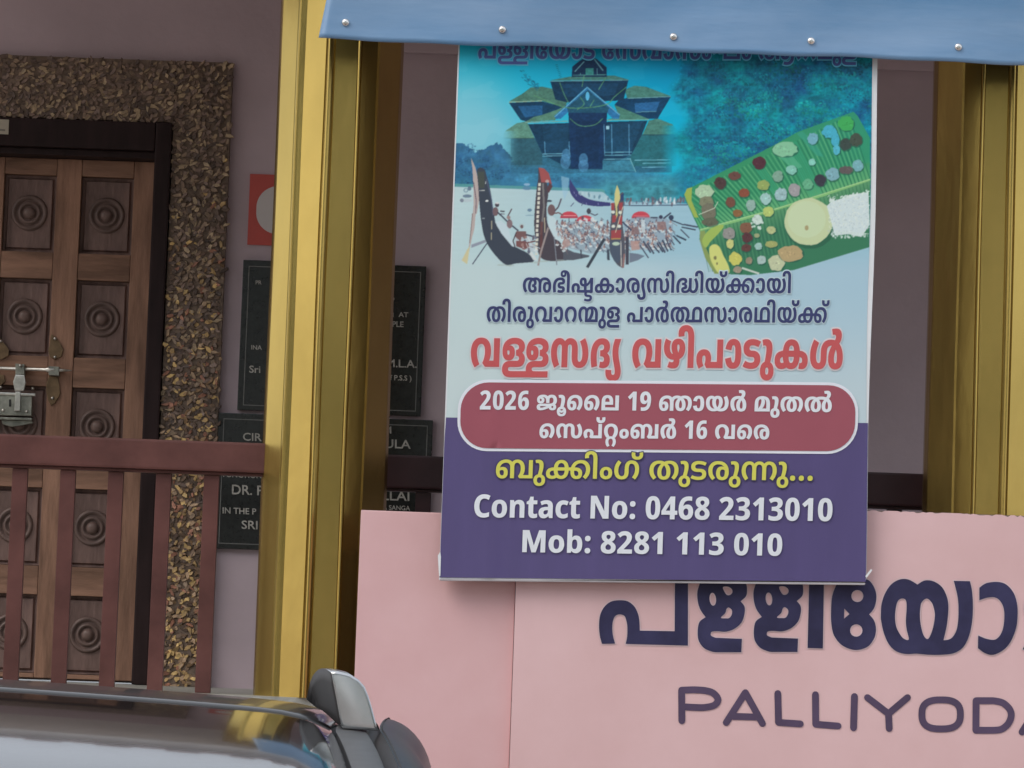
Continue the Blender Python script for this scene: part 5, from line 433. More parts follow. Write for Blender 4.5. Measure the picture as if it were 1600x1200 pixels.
# back wall with the door opening
dL = P(-296, 600, WY).x; dR = P(254, 600, WY).x; dT = P(150, 190, WY).z
bm = bmesh.new()
box_bm(bm, -2.5, dL, WY, WY + 0.2, FZ, CEIL); box_bm(bm, dR, 4.6, WY, WY + 0.2, FZ, CEIL); box_bm(bm, dL, dR, WY, WY + 0.2, dT, CEIL)
bm_obj('back_wall', bm, M_wall, kind='structure')
box('side_wall', M_wall, 4.4, 4.6, 9.3, WY, FZ, CEIL, kind='structure')
zt = P(665, 85, WY).z
o = box('wall_moulding', M_wall, P(600, 85, WY).x, 4.39, WY - 0.025, WY - 0.001, zt, zt + 0.22, bev=0.006, kind='structure')
# tiled lean-to roof with a beam
box('roof_beam', M_ceil, -2.5, 4.6, 8.98, 9.32, 3.40, 3.575, kind='structure')
bm = bmesh.new()
rs = 0.22
for i in range(37):
    x0 = -2.7 + i * 0.2; j = rng.uniform(-0.008, 0.008)
    for (a, b, h) in ((0.0, 0.1, 0.0), (0.1, 0.2, 0.028)):
        za = 3.56 + h; zb = za + 2.97 * rs
        q = [(x0 + a, 8.88 + j, za), (x0 + b, 8.88 + j, za), (x0 + b, 11.85, zb), (x0 + a, 11.85, zb)]
        v = [bm.verts.new(p) for p in q] + [bm.verts.new((p[0], p[1], p[2] - 0.03)) for p in q]
        for f in ((0, 1, 2, 3), (7, 6, 5, 4), (0, 4, 5, 1), (1, 5, 6, 2), (2, 6, 7, 3), (3, 7, 4, 0)): bm.faces.new([v[k] for k in f])
bm_obj('tiled_roof', bm, M_roof, kind='structure')

# ------------------------------------------------------------------ stone cladding round the door
cl = thing('stone_cladding', (P(320, 600, WY).x, WY, FZ), 'rough chipped brown and yellow stone surround framing the carved door', 'stone cladding')
cR = P(344, 600, WY).x; cT = P(180, 94, WY).z; cLx = 2 * (dL + dR) / 2 - cR
o = org(cl)
bm = bmesh.new(); e = 0.03
box_bm(bm, dR + 0.002, cR, WY - e, WY - 0.001, FZ + 0.001, cT, o); box_bm(bm, cLx, dL - 0.002, WY - e, WY - 0.001, FZ + 0.001, cT, o)
box_bm(bm, dL, dR, WY - e - 0.001, WY - 0.002, dT + 0.002, cT - 0.001, o)
bm_obj('backing', bm, mat('cladding_mortar', (0.17, 0.125, 0.095), 0.95, var=0.4, scale=40), cl)
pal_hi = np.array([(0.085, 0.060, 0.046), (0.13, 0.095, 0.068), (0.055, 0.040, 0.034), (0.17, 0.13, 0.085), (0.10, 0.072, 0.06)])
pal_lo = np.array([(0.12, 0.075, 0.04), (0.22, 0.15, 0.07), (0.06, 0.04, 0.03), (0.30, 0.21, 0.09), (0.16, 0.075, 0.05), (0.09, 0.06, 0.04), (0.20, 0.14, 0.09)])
V = []; F = []; CC = []
def chip(cx, cz, w_, h_, ang, col):
    n = random.choice((4, 5, 5, 6)); base = len(V); y0 = WY - e; hh = random.uniform(0.002, 0.006); tx = random.uniform(-.22, .22); tz = random.uniform(-.22, .22)
    ring = []
    for i in range(n):
        a = 2 * math.pi * (i + random.uniform(-.28, .28)) / n
        x = w_ * math.cos(a) * random.uniform(.75, 1.15); z = h_ * math.sin(a) * random.uniform(.75, 1.15)
        ring.append((x * math.cos(ang) - z * math.sin(ang), x * math.sin(ang) + z * math.cos(ang)))
    for x, z in ring: V.append((cx + x - o.x, y0 + 0.002 - o.y, cz + z - o.z))
    for x, z in ring: V.append((cx + x * .8 - o.x, y0 - hh - tx * x - tz * z - o.y, cz + z * .8 - o.z))
    for i in range(n):
        F.append((base + i, base + (i + 1) % n, base + n + (i + 1) % n, base + n + i))
    F.append(tuple(base + n + i for i in range(n)))
    CC.extend([col] * (n + 1))
step = 0.0138
z = FZ + 0.01
row = 0
while z < cT - 0.004:
    x = cLx + 0.006 + (row % 2) * step * .5
    while x < cR - 0.004:
        if z > dT + 0.006 or x > dR + 0.008 or x < dL - 0.008:
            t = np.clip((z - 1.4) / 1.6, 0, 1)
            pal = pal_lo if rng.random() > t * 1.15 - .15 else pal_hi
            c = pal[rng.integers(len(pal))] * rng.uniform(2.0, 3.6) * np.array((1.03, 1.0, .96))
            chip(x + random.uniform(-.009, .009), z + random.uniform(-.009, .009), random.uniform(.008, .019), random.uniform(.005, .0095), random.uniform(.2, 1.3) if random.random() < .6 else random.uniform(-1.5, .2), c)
        x += step
    z += step * .9; row += 1
me = bpy.data.meshes.new('stone_chips'); me.from_pydata(V, [], F); me.update()
ca = me.color_attributes.new('tint', 'FLOAT_COLOR', 'CORNER')
cols = np.ones((len(me.loops), 4)); k = 0
for p, c in zip(me.polygons, CC):
    cols[p.loop_start:p.loop_start + p.loop_total, :3] = c
ca.data.foreach_set('color', cols.astype(np.float32).ravel())
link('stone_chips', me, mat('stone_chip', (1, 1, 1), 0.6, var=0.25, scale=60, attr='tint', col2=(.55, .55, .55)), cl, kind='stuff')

# ------------------------------------------------------------------ carved door
DY = 10.66
door = thing('carved_door', ((dL + dR) / 2, DY, FZ), 'dark carved teak door with square rosette panels and an iron bolt lock', 'door')
fo = 25 / sc(WY)
fw_ = P(254, 600, WY).x - P(228, 600, WY).x
box('door_frame', M_frame, dR - fw_, dR - .001, WY - .045, DY + .05, FZ + .001, dT - .001, door, bev=.006)
box('door_frame', M_frame, dL + .001, dL + fw_, WY - .045, DY + .05, FZ + .001, dT - .001, door, bev=.006)
fh = 46 / sc(WY)
box('lintel', M_frame, dL + fw_ + .001, dR - fw_ - .001, WY - .043, DY + .05, dT - fh, dT - .002, door, bev=.006)
box('inner_lintel', M_frame, dL + fw_ + .001, dR - fw_ - .001, WY - .02, DY + .05, dT - fh - .022, dT - fh - .001, door, bev=.004)
iL, iR, iT = dL + fw_ + .002, dR - fw_ - .002, dT - fh - .024
box('door_backing', M_panel, iL, iR, DY + .012, DY + .04, FZ + .004, iT, door)
# columns and rows of panels
cx2 = P(155, 600, DY).x; cx1 = P(155 - 121, 596, DY).x; mid = (dL + dR) / 2
pc = P(164, 338, DY); pz0 = pc.z; pitch = (P(160, 500, DY).z, P(155, 668, DY).z, P(143, 826, DY).z, P(134, 993, DY).z)
rows_z = [pz0] + list(pitch)
cols_x = [cx2, cx1, 2 * mid - cx1, 2 * mid - cx2]
pw, ph = 82 / sc(DY), 122 / sc(DY)
fy0, fy1 = DY - .018, DY + .011
xs = sorted(cols_x)
# stiles
edges = [iL] + sum([[x - pw / 2, x + pw / 2] for x in xs], []) + [iR]
for a in range(0, len(edges), 2):
    x0, x1 = edges[a], edges[a + 1]
    if a == 4:
        box('stile', M_wood, x0, mid - .002, fy0, fy1, FZ + .01, iT, door, bev=.003)
        box('stile', M_wood, mid + .002, x1, fy0, fy1, FZ + .01, iT, door, bev=.003)
    else: box('stile', M_wood, x0 + .0005, x1 - .0005, fy0, fy1, FZ + .01, iT, door, bev=.003)
zz = [iT + .0] + sum([[z + ph / 2, z - ph / 2] for z in rows_z], []) + [FZ + .01]
for x in xs:
    for a in range(0, len(zz), 2):
        if zz[a] - zz[a + 1] < .004: continue
        box('cross_rail', M_woodh, x - pw / 2 + .0005, x + pw / 2 - .0005, fy0 + .002, fy1, zz[a + 1], zz[a], door, bev=.003)
pm = None; rm = None
for x in xs:
    for z in rows_z:
        c = Vector((x, DY + .004, z))
        if pm is None:
            bm = bmesh.new(); box_bm(bm, -pw / 2 + .002, pw / 2 - .002, 0, .0075, -ph / 2 + .002, ph / 2 - .002)
            bmesh.ops.recalc_face_normals(bm, faces=bm.faces)
            ff = [f for f in bm.faces if f.normal.y < -.9]
            r = bmesh.ops.inset_individual(bm, faces=ff, thickness=.011, depth=-.004)
            r = bmesh.ops.inset_individual(bm, faces=ff, thickness=.006, depth=.010)
            pm = bpy.data.meshes.new('panel'); bm.to_mesh(pm); bm.free(); pm.materials.append(M_panel)
            bm = bmesh.new()
            lathe_bm(bm, (0, 0, 0), [(.0565, .0), (.0565, .006), (.053, .013), (.047, .014), (.042, .008), (.039, .005), (.036, .008), (.033, .013), (.028, .014), (.024, .008), (.021, .005), (.019, .009), (.016, .017), (.009, .021), (.003, .022)], 32)
            bmesh.ops.recalc_face_normals(bm, faces=bm.faces)
            rm = bpy.data.meshes.new('rosette'); bm.to_mesh(rm); bm.free(); rm.materials.append(M_ros)
            rm.polygons.foreach_set('use_smooth', [True] * len(rm.polygons))
        p_ = bpy.data.objects.new('panel', pm); COL.objects.link(p_); p_.parent = door; p_.location = c - org(door)
        q_ = bpy.data.objects.new('rosette', rm); COL.objects.link(q_); q_.parent = p_; q_.location = (0, -.001, 0.002)
# bolt and lock
by = fy0 - .022
a = P(-70, 573, by); b = P(112, 579, by); od = org(door)
def rod(name, m, p, q, r, parent, n=12, taper=None):
    bm = bmesh.new(); d = (q - p); L_ = d.length; rot = d.to_track_quat('Z', 'Y').to_matrix()
    prof = taper or [(r, 0), (r, 1)]
    rings = []
    for rr, t in prof:
        rings.append([bm.verts.new(p - org(parent) + d * t + rot @ Vector((rr * math.cos(2 * math.pi * i / n), rr * math.sin(2 * math.pi * i / n), 0))) for i in range(n)])
    for s, u in zip(rings, rings[1:]):
        for i in range(n): bm.faces.new((s[i], s[(i + 1) % n], u[(i + 1) % n], u[i]))
    bm.faces.new(rings[0][::-1]); bm.faces.new(rings[-1])
    return bm_obj(name, bm, m, parent, smooth=True)
rod('bolt', M_steel, a, b, .005, door, taper=[(.0055, 0), (.0055, .78), (.009, .79), (.009, .85), (.006, .86), (.0055, .9), (.0015, 1)])
def frag(name, m, pts, y, d, bev=.002):
    return prism(name, m, [P(x, yy, y) for x, yy in pts], d, door, bev=bev)
frag('bolt_keeper', M_steeld, [(24, 568), (38, 569), (38, 586), (24, 585)], by - .008, .03)
frag('bolt_keeper', M_steeld, [(76, 572), (92, 573), (92, 587), (76, 586)], by - .008, .03)
frag('bolt_plate', M_brass, [(80, 522), (86, 526), (93, 535), (99, 546), (96, 557), (86, 562), (78, 558), (75, 548), (79, 536)], fy0 - .006, .007)
frag('bolt_plate', M_brass, [(76, 588), (90, 588), (93, 604), (94, 616), (86, 630), (80, 634), (75, 626), (72, 612), (72, 600)], fy0 - .006, .007)
frag('bolt_plate', M_brass, [(-8, 524), (2, 530), (8, 540), (14, 546), (13, 556), (2, 562), (-10, 560)], fy0 - .006, .007)
frag('bolt_plate', M_brass, [(-10, 585), (6, 586), (8, 596), (0, 604), (-12, 602)], fy0 - .006, .007)
frag('hasp', M_steel, [(24, 585), (38, 586), (40, 598), (37, 611), (23, 611), (20, 597)], by - .012, .012, .004)
lb = frag('lock_case', M_steeld, [(-48, 614), (50, 616), (49, 650), (-48, 648)], fy0 - .03, .03, .003)
frag('lock_bar', M_steel, [(-48, 611), (55, 615), (55, 619), (-48, 615)], fy0 - .036, .01)
frag('lock_bar', M_steeld, [(-48, 650), (50, 653), (50, 657), (-48, 654)], fy0 - .034, .012)
frag('lock_tongue', M_steel, [(24, 612), (32, 612), (31, 642), (22, 642)], fy0 - .042, .01)
frag('keyhole_plate', M_dark, [(14, 624), (17, 624), (17, 635), (14, 635)], fy0 - .033, .004, .0005)
frag('lock_foot', M_steeld, [(2, 656), (48, 656), (52, 661), (30, 665), (18, 667), (4, 663)], fy0 - .02, .015, .003)
for (x, y_) in ((5, 641), (42, 643), (51, 607), (1, 605), (86, 529), (86, 558), (82, 622), (1, 533), (32, 571)):
    c = P(x, y_, by - .014 if (x, y_) == (32, 571) else fy0 - (.032 if 620 < y_ < 650 and x < 60 else .008))
    bm = bmesh.new(); lathe_bm(bm, c - od, [(.0052, -.004), (.005, .001), (.0035, .004), (.001, .005)], 10)
    bm_obj('rivet', bm, M_steel, door, smooth=True)
# small paper tag on the lintel
tagp = [P(x, y_, WY - .0465) for x, y_ in ((-6, 186), (14, 187), (13, 210), (-6, 209))]
tg = thing('paper_notice', (P(4, 198, WY).x, WY - .047, P(4, 198, WY).z), 'small cream paper tag on the dark lintel above the carved door', 'paper tag')
prism('paper', mat('cream_paper', (0.42, 0.38, 0.30), 0.7, var=0.1), tagp, .002, tg)
prism('print', mat('faded_print', (0.2, 0.18, 0.15), 0.7), [P(x, y_, WY - .048) for x, y_ in ((-3, 201), (8, 202), (8, 205), (-3, 204))], .0008, tg)

# ------------------------------------------------------------------ plaques and the red sign on the wall
def font_mesh(name, s, p0, size, y, m, parent, bold=0.0, wide=1.0):
    cu = bpy.data.curves.new('t', 'FONT'); cu.body = s; cu.size = 1.0; cu.offset = bold; cu.resolution_u = 3
    ob = bpy.data.objects.new('t', cu); COL.objects.link(ob); bpy.context.view_layer.update()
    dg = bpy.context.evaluated_depsgraph_get(); me0 = ob.evaluated_get(dg).to_mesh()
    v = [(a.co.x, a.co.y) for a in me0.vertices]; f = [tuple(p.vertices) for p in me0.polygons]
    ob.evaluated_get(dg).to_mesh_clear(); bpy.data.objects.remove(ob); bpy.data.curves.remove(cu)
    k = size / 0.7
    off = org(parent)
    pts = [P(p0[0] + a * k * wide, p0[1] - b * k + a * k * wide * math.tan(ROLL), y) - off for a, b in v]
    return link(name, mesh_of(name, pts, f), m, parent)
def ring_px(c, w_, h_, t, y, parent, m, name='border'):
    """thin rectangular line, built square in the world"""
    cc = P(*c, y); s = sc(y); W, H, T = w_ / s / 2, h_ / s / 2, t / s
    o_ = org(parent); v = []; 
    for k_ in (0, 1):
        v += [(cc.x - W + k_ * T, y, cc.z - H + k_ * T), (cc.x + W - k_ * T, y, cc.z - H + k_ * T), (cc.x + W - k_ * T, y, cc.z + H - k_ * T), (cc.x - W + k_ * T, y, cc.z + H - k_ * T)]
    return link(name, mesh_of(name, v, [(i, (i + 1) % 4, 4 + (i + 1) % 4, 4 + i) for i in range(4)], off=o_), m, parent)
def plaque(c, w_, h_, label):
    s = sc(WY); cc = P(*c, WY)
    t = thing('granite_plaque', (cc.x, WY, cc.z - h_ / s / 2), label, 'plaque')
    box('slab', M_gran, cc.x - w_ / s / 2, cc.x + w_ / s / 2, WY - .022, WY - .001, cc.z - h_ / s / 2, cc.z + h_ / s / 2, t, bev=.002)
    ring_px(c, w_ - 16, h_ - 16, 1.3, WY - .0245, t, M_line)
    return t
pq = plaque((519, 529), 287, 236, 'upper black granite plaque on the mauve wall, half hidden by the left gold column')
TY = WY - .0245
for s_, p0, z_, wd in (('PR', (399, 444), 6, 1), ('INA', (392, 546), 7, 1), ('Sri', (389, 582), 11, 1.1), ('.P', (600, 475.5), 13, 1.2), ('AT', (623, 495), 7.5, 1.1), ('M', (607, 495), 7, 1.1), ('MPLE', (603, 510), 8.5, 1.0), ('M.L.A.', (603, 573), 12, 1.1), ('of P.S.S )', (603, 593.5), 8, 1.0), ('2', (603, 610), 9, 1)):
    font_mesh('lettering', s_, p0, z_, TY, M_engr, pq, bold=.012, wide=wd)
pq = plaque((505, 757), 336, 212, 'lower black granite plaque on the mauve wall, its middle hidden by the left gold column')
for s_, p0, z_, wd in (('CIR', (379, 688), 12, 1.1), ('FUNCTION', (348, 745), 8, 1.05), ('DR. P', (361, 772), 15, 1.0), ('IN THE P', (347, 802), 9.5, 1.0), ('SRI', (377, 826), 13, 1.1), ('M', (600, 677), 11, 1.0), ('ULA', (600, 699.5), 13.5, 1.15), ('LLAI', (596, 781), 14.5, 1.15), ('A SANGA', (598, 796), 7, 1.0)):
    font_mesh('lettering', s_, p0, z_, TY, M_engr, pq, bold=.012, wide=wd)
cc = P(494, 331, WY); s = sc(WY)
rsn = thing('red_sign', (cc.x, WY, cc.z - 56 / s), 'bright red square sign with a white rounded figure, edge showing left of the gold column', 'sign')
box('sign_plate', M_red, cc.x - 106 / s, cc.x + 106 / s, WY - .006, WY - .001, cc.z - 56 / s, cc.z + 56 / s, rsn)
rr = [(cc.x + (math.copysign(60 / s, math.cos(a)) + 34 / s * math.cos(a)), WY - .008, cc.z + (math.copysign(4 / s, math.sin(a)) + 34 / s * math.sin(a))) for a in [2 * math.pi * (i + .5) / 32 for i in range(32)]]
link('white_figure', mesh_of('white_figure', rr, [tuple(range(32))], off=org(rsn)), M_white, rsn)

# ------------------------------------------------------------------ railings
RY = 9.25
def railing(x0, x1, zc_, h_, Y, bal_x, bw, m, label, light=True):
    t = thing('railing', ((x0 + x1) / 2, Y, FZ), label, 'railing', None)
    box('top_rail', m, x0, x1, Y - .02, Y + .045, zc_ - h_, zc_, t, bev=.006)
    box('rail_lip', m, x0, x1, Y - .008, Y + .03, zc_ - h_ - .008, zc_ - h_ - .0005, t, bev=.002)
    for x in bal_x:
        box('baluster', m, x - bw / 2, x + bw / 2, Y, Y + .02, FZ + .001, zc_ - h_ - .009, t, bev=.002)
    return t
zt = (P(0, 681, RY).z + P(400, 690, RY).z) / 2
bx = [P(324 - 75 * i, 900 - 2.6 * i, RY).x for i in range(8)]
railing(P(-260, 900, RY).x, P(470, 690, RY).x, zt, 47 / sc(RY), RY, bx, 24 / sc(RY), M_rail, 'maroon painted railing with flat balusters in front of the carved door')
RY2 = 9.67
zt = P(640, 712, RY2).z
x0 = P(540, 760, RY2).x
railing(x0, P(1680, 760, RY2).x, zt, 52 / sc(RY2), RY2, [P(1398, 790, RY2).x + (i - 11) * .132 for i in range(15) if P(1398, 790, RY2).x + (i - 11) * .132 > x0 + .19], 24 / sc(RY2), M_raild, 'darker maroon railing running behind the hanging poster and the pink board')

# ------------------------------------------------------------------ gold columns
def column(px, label):
    Y = 9.27; R = .168
    c = P(px, 500, Y - R)
    t = thing('gold_column', (c.x, Y, FZ), label, 'column')
    u = R / 96.0
    facets = [(-96, -92, -80), (-90, -65, -50), (-51, -19, -34), (-4, 30, 6), (37, 60, 34), (63, 92, 64), (93, 96, 80)]
    prof = []; depth = 0.0
    for i, (xa_, xb_, nn) in enumerate(facets):
        prof.append((xa_, depth)); depth += (xb_ - xa_) * math.tan(math.radians(nn)); prof.append((xb_, depth))
        if i < len(facets) - 1:
            xn = facets[i + 1][0]; m_ = math.radians((nn + facets[i + 1][2]) / 2); g_ = xn - xb_; dd = g_ * math.tan(m_)
            if g_ > 4:
                for t_ in (.07, .16, .26, .38, .5, .62, .74, .84, .93):
                    bul = -1.0 if t_ in (.07, .93) else .42 * g_ * math.sin(math.pi * (t_ - .12) / .76)
                    prof.append((xb_ + g_ * t_ + bul * math.sin(m_), depth + dd * t_ - bul * math.cos(m_)))
            depth += dd
    dmin = min(p[1] for p in prof)
    prof = [(x * u, -R + (d - dmin) * u * .999) for x, d in prof]
    back = [(x * .98, max(.12, R * math.cos(x / R * 1.45))) for x, y in prof[::-1] if abs(x) < R * .97]
    prof = prof + back
    H = 3.398 - FZ
    bm = bmesh.new(); n = len(prof); lay = []
    zs = [0.0] + [H * k_ / 14 for k_ in range(1, 14)] + [H]
    for z in zs:
        lay.append([bm.verts.new((x + .0009 * math.sin(z * 5 + x * 30), y, z)) for x, y in prof])
    for a, b in zip(lay, lay[1:]):
        for i in range(n): bm.faces.new((a[i], a[(i + 1) % n], b[(i + 1) % n], b[i]))
    bm.faces.new(lay[0][::-1]); bm.faces.new(lay[-1])
    bm_obj('shaft', bm, M_gold, t)
    return t
colL = column(511, 'gold painted fluted column between the railing and the hanging poster')
colR = column(1563, 'fluted gold column at the right edge, behind the pink board')
colR.scale = (-1, 1, 1)
for ch in colR.children: pass

# ------------------------------------------------------------------ pink name board
BY = 9.02
bl = P(562, 797, BY); 
board = thing('pink_name_board', (P(1180, 1100, BY).x, BY, .75), 'pink painted name board with large navy Malayalam and English lettering', 'sign board')
zl = P(600, 798, BY).z; xl = P(558, 950, BY).x; xm = P(803, 1000, BY).x; xr = P(1990, 900, BY).x; zr = P(1400, 798.5, BY - .02).z
box('left_panel', M_pinkL, xl, xm - .001, BY, BY + .03, .95, zl, board, bev=.003)
# right panel with a chipped top edge
bm = bmesh.new(); o_ = org(board); n = 240; top = []
for i in range(n + 1):
    x = xm + (xr - xm) * i / n
    ch = rng.random(); d_ = 0.0 if ch < .62 else rng.uniform(.001, .0055)
    top.append((x, zr - d_))
a = [bm.verts.new((xm - o_.x, BY - .02 - o_.y, .95 - o_.z)), bm.verts.new((xr - o_.x, BY - .02 - o_.y, .95 - o_.z))]
fr = [bm.verts.new((x - o_.x, BY - .02 - o_.y, z - o_.z)) for x, z in top]
mid_ = [bm.verts.new((x - o_.x, BY - .02 - o_.y, .95 - o_.z)) for x, z in top]
bk = [bm.verts.new((x - o_.x, BY + .02 - o_.y, z - o_.z)) for x, z in top]; bb = [bm.verts.new((x - o_.x, BY + .02 - o_.y, .95 - o_.z)) for x, z in top]
for v_ in a: bm.verts.remove(v_)
for i in range(n):
    bm.faces.new((mid_[i], mid_[i + 1], fr[i + 1], fr[i])); bm.faces.new((fr[i], fr[i + 1], bk[i + 1], bk[i])); bm.faces.new((bb[i + 1], bb[i], bk[i], bk[i + 1])); bm.faces.new((mid_[i + 1], mid_[i], bb[i], bb[i + 1]))
bm.faces.new((mid_[0], fr[0], bk[0], bb[0])); bm.faces.new((fr[-1], mid_[-1], bb[-1], bk[-1]))
bm_obj('right_panel', bm, M_pinkR, board)
box('board_core', M_edge, xm + .002, xr - .002, BY - .012, BY + .016, zr - .02, zr - .0004, board)
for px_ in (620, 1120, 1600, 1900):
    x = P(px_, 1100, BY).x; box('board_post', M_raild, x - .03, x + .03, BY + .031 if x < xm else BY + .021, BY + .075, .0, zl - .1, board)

def flat_mesh(name, m, contours_px, Y, parent, **k):
    v, f = fill(contours_px, .02)
    pts = PA(v[:, 0], v[:, 1], Y) - np.array(org(parent))
    f = [t[::-1] for t in f]
    return link(name, mesh_of(name, pts.tolist(), f), m, parent, **k)
sA = 1 / 4.4444
def cA(l): return [(900 + x * sA, 880 + y * sA) for x, y in l]
def cB(l): return [(1240 + x * sA, 880 + y * sA) for x, y in l]
def hole(c): return ccw(c)[::-1]
def circ(x, y, rx, ry=None, n=20, rot=0):
    ry = ry or rx; cr, sr = math.cos(rot), math.sin(rot)
    return [(x + rx * math.cos(2 * math.pi * i / n) * cr - ry * math.sin(2 * math.pi * i / n) * sr, y + rx * math.cos(2 * math.pi * i / n) * sr + ry * math.sin(2 * math.pi * i / n) * cr) for i in range(n)]
def mix_smooth(segs):
    """list of (points, smooth?) runs joined into one outline"""
    out = []
    for pts, s_ in segs: out += smooth_open(pts) if s_ else pts
    return out
PA_ = ccw(cA(mix_smooth([([(180, 560), (165, 500), (160, 430), (168, 360), (195, 305), (240, 268), (300, 257), (360, 265), (405, 300), (430, 350), (440, 400), (443, 468)], 1), ([(685, 472), (688, 60), (778, 60), (777, 572), (345, 560)], 0), ([(345, 560), (355, 510), (357, 450), (350, 400), (335, 365), (300, 355), (270, 370), (255, 410), (252, 460), (258, 510), (272, 558)], 1)])))
letters = [[PA_]]
def LLA(dx, dy):
    sh = lambda l: [(x + dx, y + dy) for x, y in l]
    outer = mix_smooth([([(860, 140), (843, 200), (845, 260), (862, 320), (900, 375)], 1), ([(900, 375), (862, 402), (848, 440), (845, 500), (855, 545), (890, 590), (950, 615), (1000, 618)], 1), ([(1148, 618), (1152, 525)], 0), ([(970, 518), (940, 505), (935, 490), (945, 475), (985, 472), (1040, 475), (1100, 455), (1150, 410), (1170, 350), (1170, 300), (1143, 265)], 1), ([(1143, 265), (1180, 230), (1188, 190), (1180, 140), (1140, 95), (1080, 70), (1000, 60), (930, 70), (885, 100), (862, 138)], 1)])
    h1 = circ(950, 250, 23, 45, rot=-.1); h2 = smooth_closed([(1020, 168), (1055, 163), (1082, 180), (1085, 205), (1065, 222), (1042, 215)])
    h3 = smooth_closed([(1005, 378), (1035, 348), (1045, 318), (1060, 307), (1082, 325), (1082, 355), (1065, 380), (1040, 383)])
    return [ccw(cA(sh(outer)))] + [hole(cA(sh(h))) for h in (h1, h2, h3)]
letters += [LLA(0, 0), LLA(390, -2)]
letters.append([ccw(cB([(110, 60), (212, 60), (203, 592), (97, 588)]))])
letters.append([ccw(cB(smooth_open([(405, 100), (340, 108), (298, 150), (268, 230), (260, 330), (262, 420), (280, 500), (330, 565), (400, 598), (460, 600), (520, 575), (560, 520), (572, 460), (560, 400), (525, 355)]) + smooth_open([(525, 355), (560, 310), (575, 240), (565, 180), (530, 125), (480, 103), (410, 100)]))), hole(cB(circ(443, 228, 42))), hole(cB(circ(435, 467, 43))), hole(cB([(352, 315), (388, 353), (350, 385)]))])
letters.append([ccw(cB(smooth_open([(605, 380), (610, 290), (635, 210), (680, 145), (740, 112), (800, 114), (860, 148)]) + smooth_open([(860, 148), (910, 120), (970, 125), (1030, 165), (1065, 235), (1075, 300), (1070, 380), (1060, 450), (1040, 535)]) + smooth_open([(1040, 535), (1090, 525), (1125, 480), (1140, 420), (1145, 340), (1140, 240), (1112, 122)]) + smooth_open([(1225, 125), (1240, 200), (1245, 300), (1240, 400), (1220, 500), (1180, 580), (1120, 622), (1040, 635), (940, 635), (855, 628), (780, 630), (710, 610), (660, 560), (625, 480), (606, 390)]))),
    hole(cB(smooth_closed([(720, 270), (750, 245), (778, 255), (785, 300), (780, 400), (785, 460), (800, 530), (760, 520), (725, 470), (708, 420), (705, 350)]))), hole(cB(smooth_closed([(890, 270), (925, 245), (960, 275), (978, 330), (980, 380), (965, 460), (935, 525), (905, 505), (885, 440), (877, 370), (880, 310)])))])
letters.append([ccw(cB(smooth_open([(1290, 170), (1340, 138), (1420, 130), (1480, 150), (1530, 210), (1553, 290), (1555, 370), (1545, 450), (1510, 540), (1460, 600), (1390, 635), (1330, 625), (1280, 590)]) + smooth_open([(1282, 502), (1340, 525), (1400, 530), (1440, 490), (1460, 420), (1462, 330), (1440, 270), (1400, 238), (1340, 240), (1290, 258)])))])
# next letter, cut by the edge of the photograph
tv = []
for g_ in LINES['tta'][0::2]:
    tv.append([ccw([(1596 + p[0] * .17, 1023 - p[1] * .185) for p in c]) for c in glyph(g_)])
letters += tv
for L_ in letters:
    flat_mesh('letter_fringe', M_halo, grow(L_, 1.7), BY - .0211, board)
    flat_mesh('malayalam_letter', M_navy, L_, BY - .0222, board)
cC = lambda l: [(1040 + x * .175, 1050 + y * .175) for x, y in l]
cD = lambda l: [(1320 + x * .175, 1050 + y * .175) for x, y in l]
WL = 10.7
def sO(cx, cy, rx, ry, n=36, e_=2.7):
    return [(cx + rx * math.copysign(abs(math.cos(t)) ** (2 / e_), math.cos(t)), cy + ry * math.copysign(abs(math.sin(t)) ** (2 / e_), math.sin(t))) for t in [2 * math.pi * i / n for i in range(n)]]
latin = [
    stroke(cC([(143, 162), (145, 436)]), WL) + stroke(cC([(143, 162)] + smooth_open([(250, 158), (350, 165), (425, 188), (468, 245), (435, 296), (350, 316), (260, 316)]) + [(150, 310)]), WL),
    stroke(cC([(541, 452), (712, 184), (865, 460)]), WL) + stroke(cC([(600, 396), (820, 402)]), WL),
    stroke(cC([(1002, 192), (1008, 450), (1203, 463)]), WL), stroke(cC([(1338, 202), (1340, 466), (1540, 482)]), WL),
    stroke(cD([(86, 218), (78, 498)]), WL), stroke(cD([(202, 228), (390, 372), (560, 228)]), WL) + stroke(cD([(390, 372), (396, 505)]), WL),
    stroke(cD(sO(860, 378, 172, 130)), WL, True), stroke(cD([(1172, 256)] + smooth_open([(1330, 256), (1410, 275), (1470, 330), (1486, 390), (1460, 460), (1400, 510), (1330, 520)]) + [(1170, 520)]), WL, True),
    stroke(cD([(1582, 536), (1752, 268), (1912, 545)]), WL) + stroke(cD([(1640, 480), (1860, 486)]), WL)]
for L_ in latin:
    flat_mesh('letter_fringe', M_halo, [c for c in L_], BY - .0222, board) if 0 else None
    flat_mesh('english_letter', M_navy2, L_, BY - .0215, board)

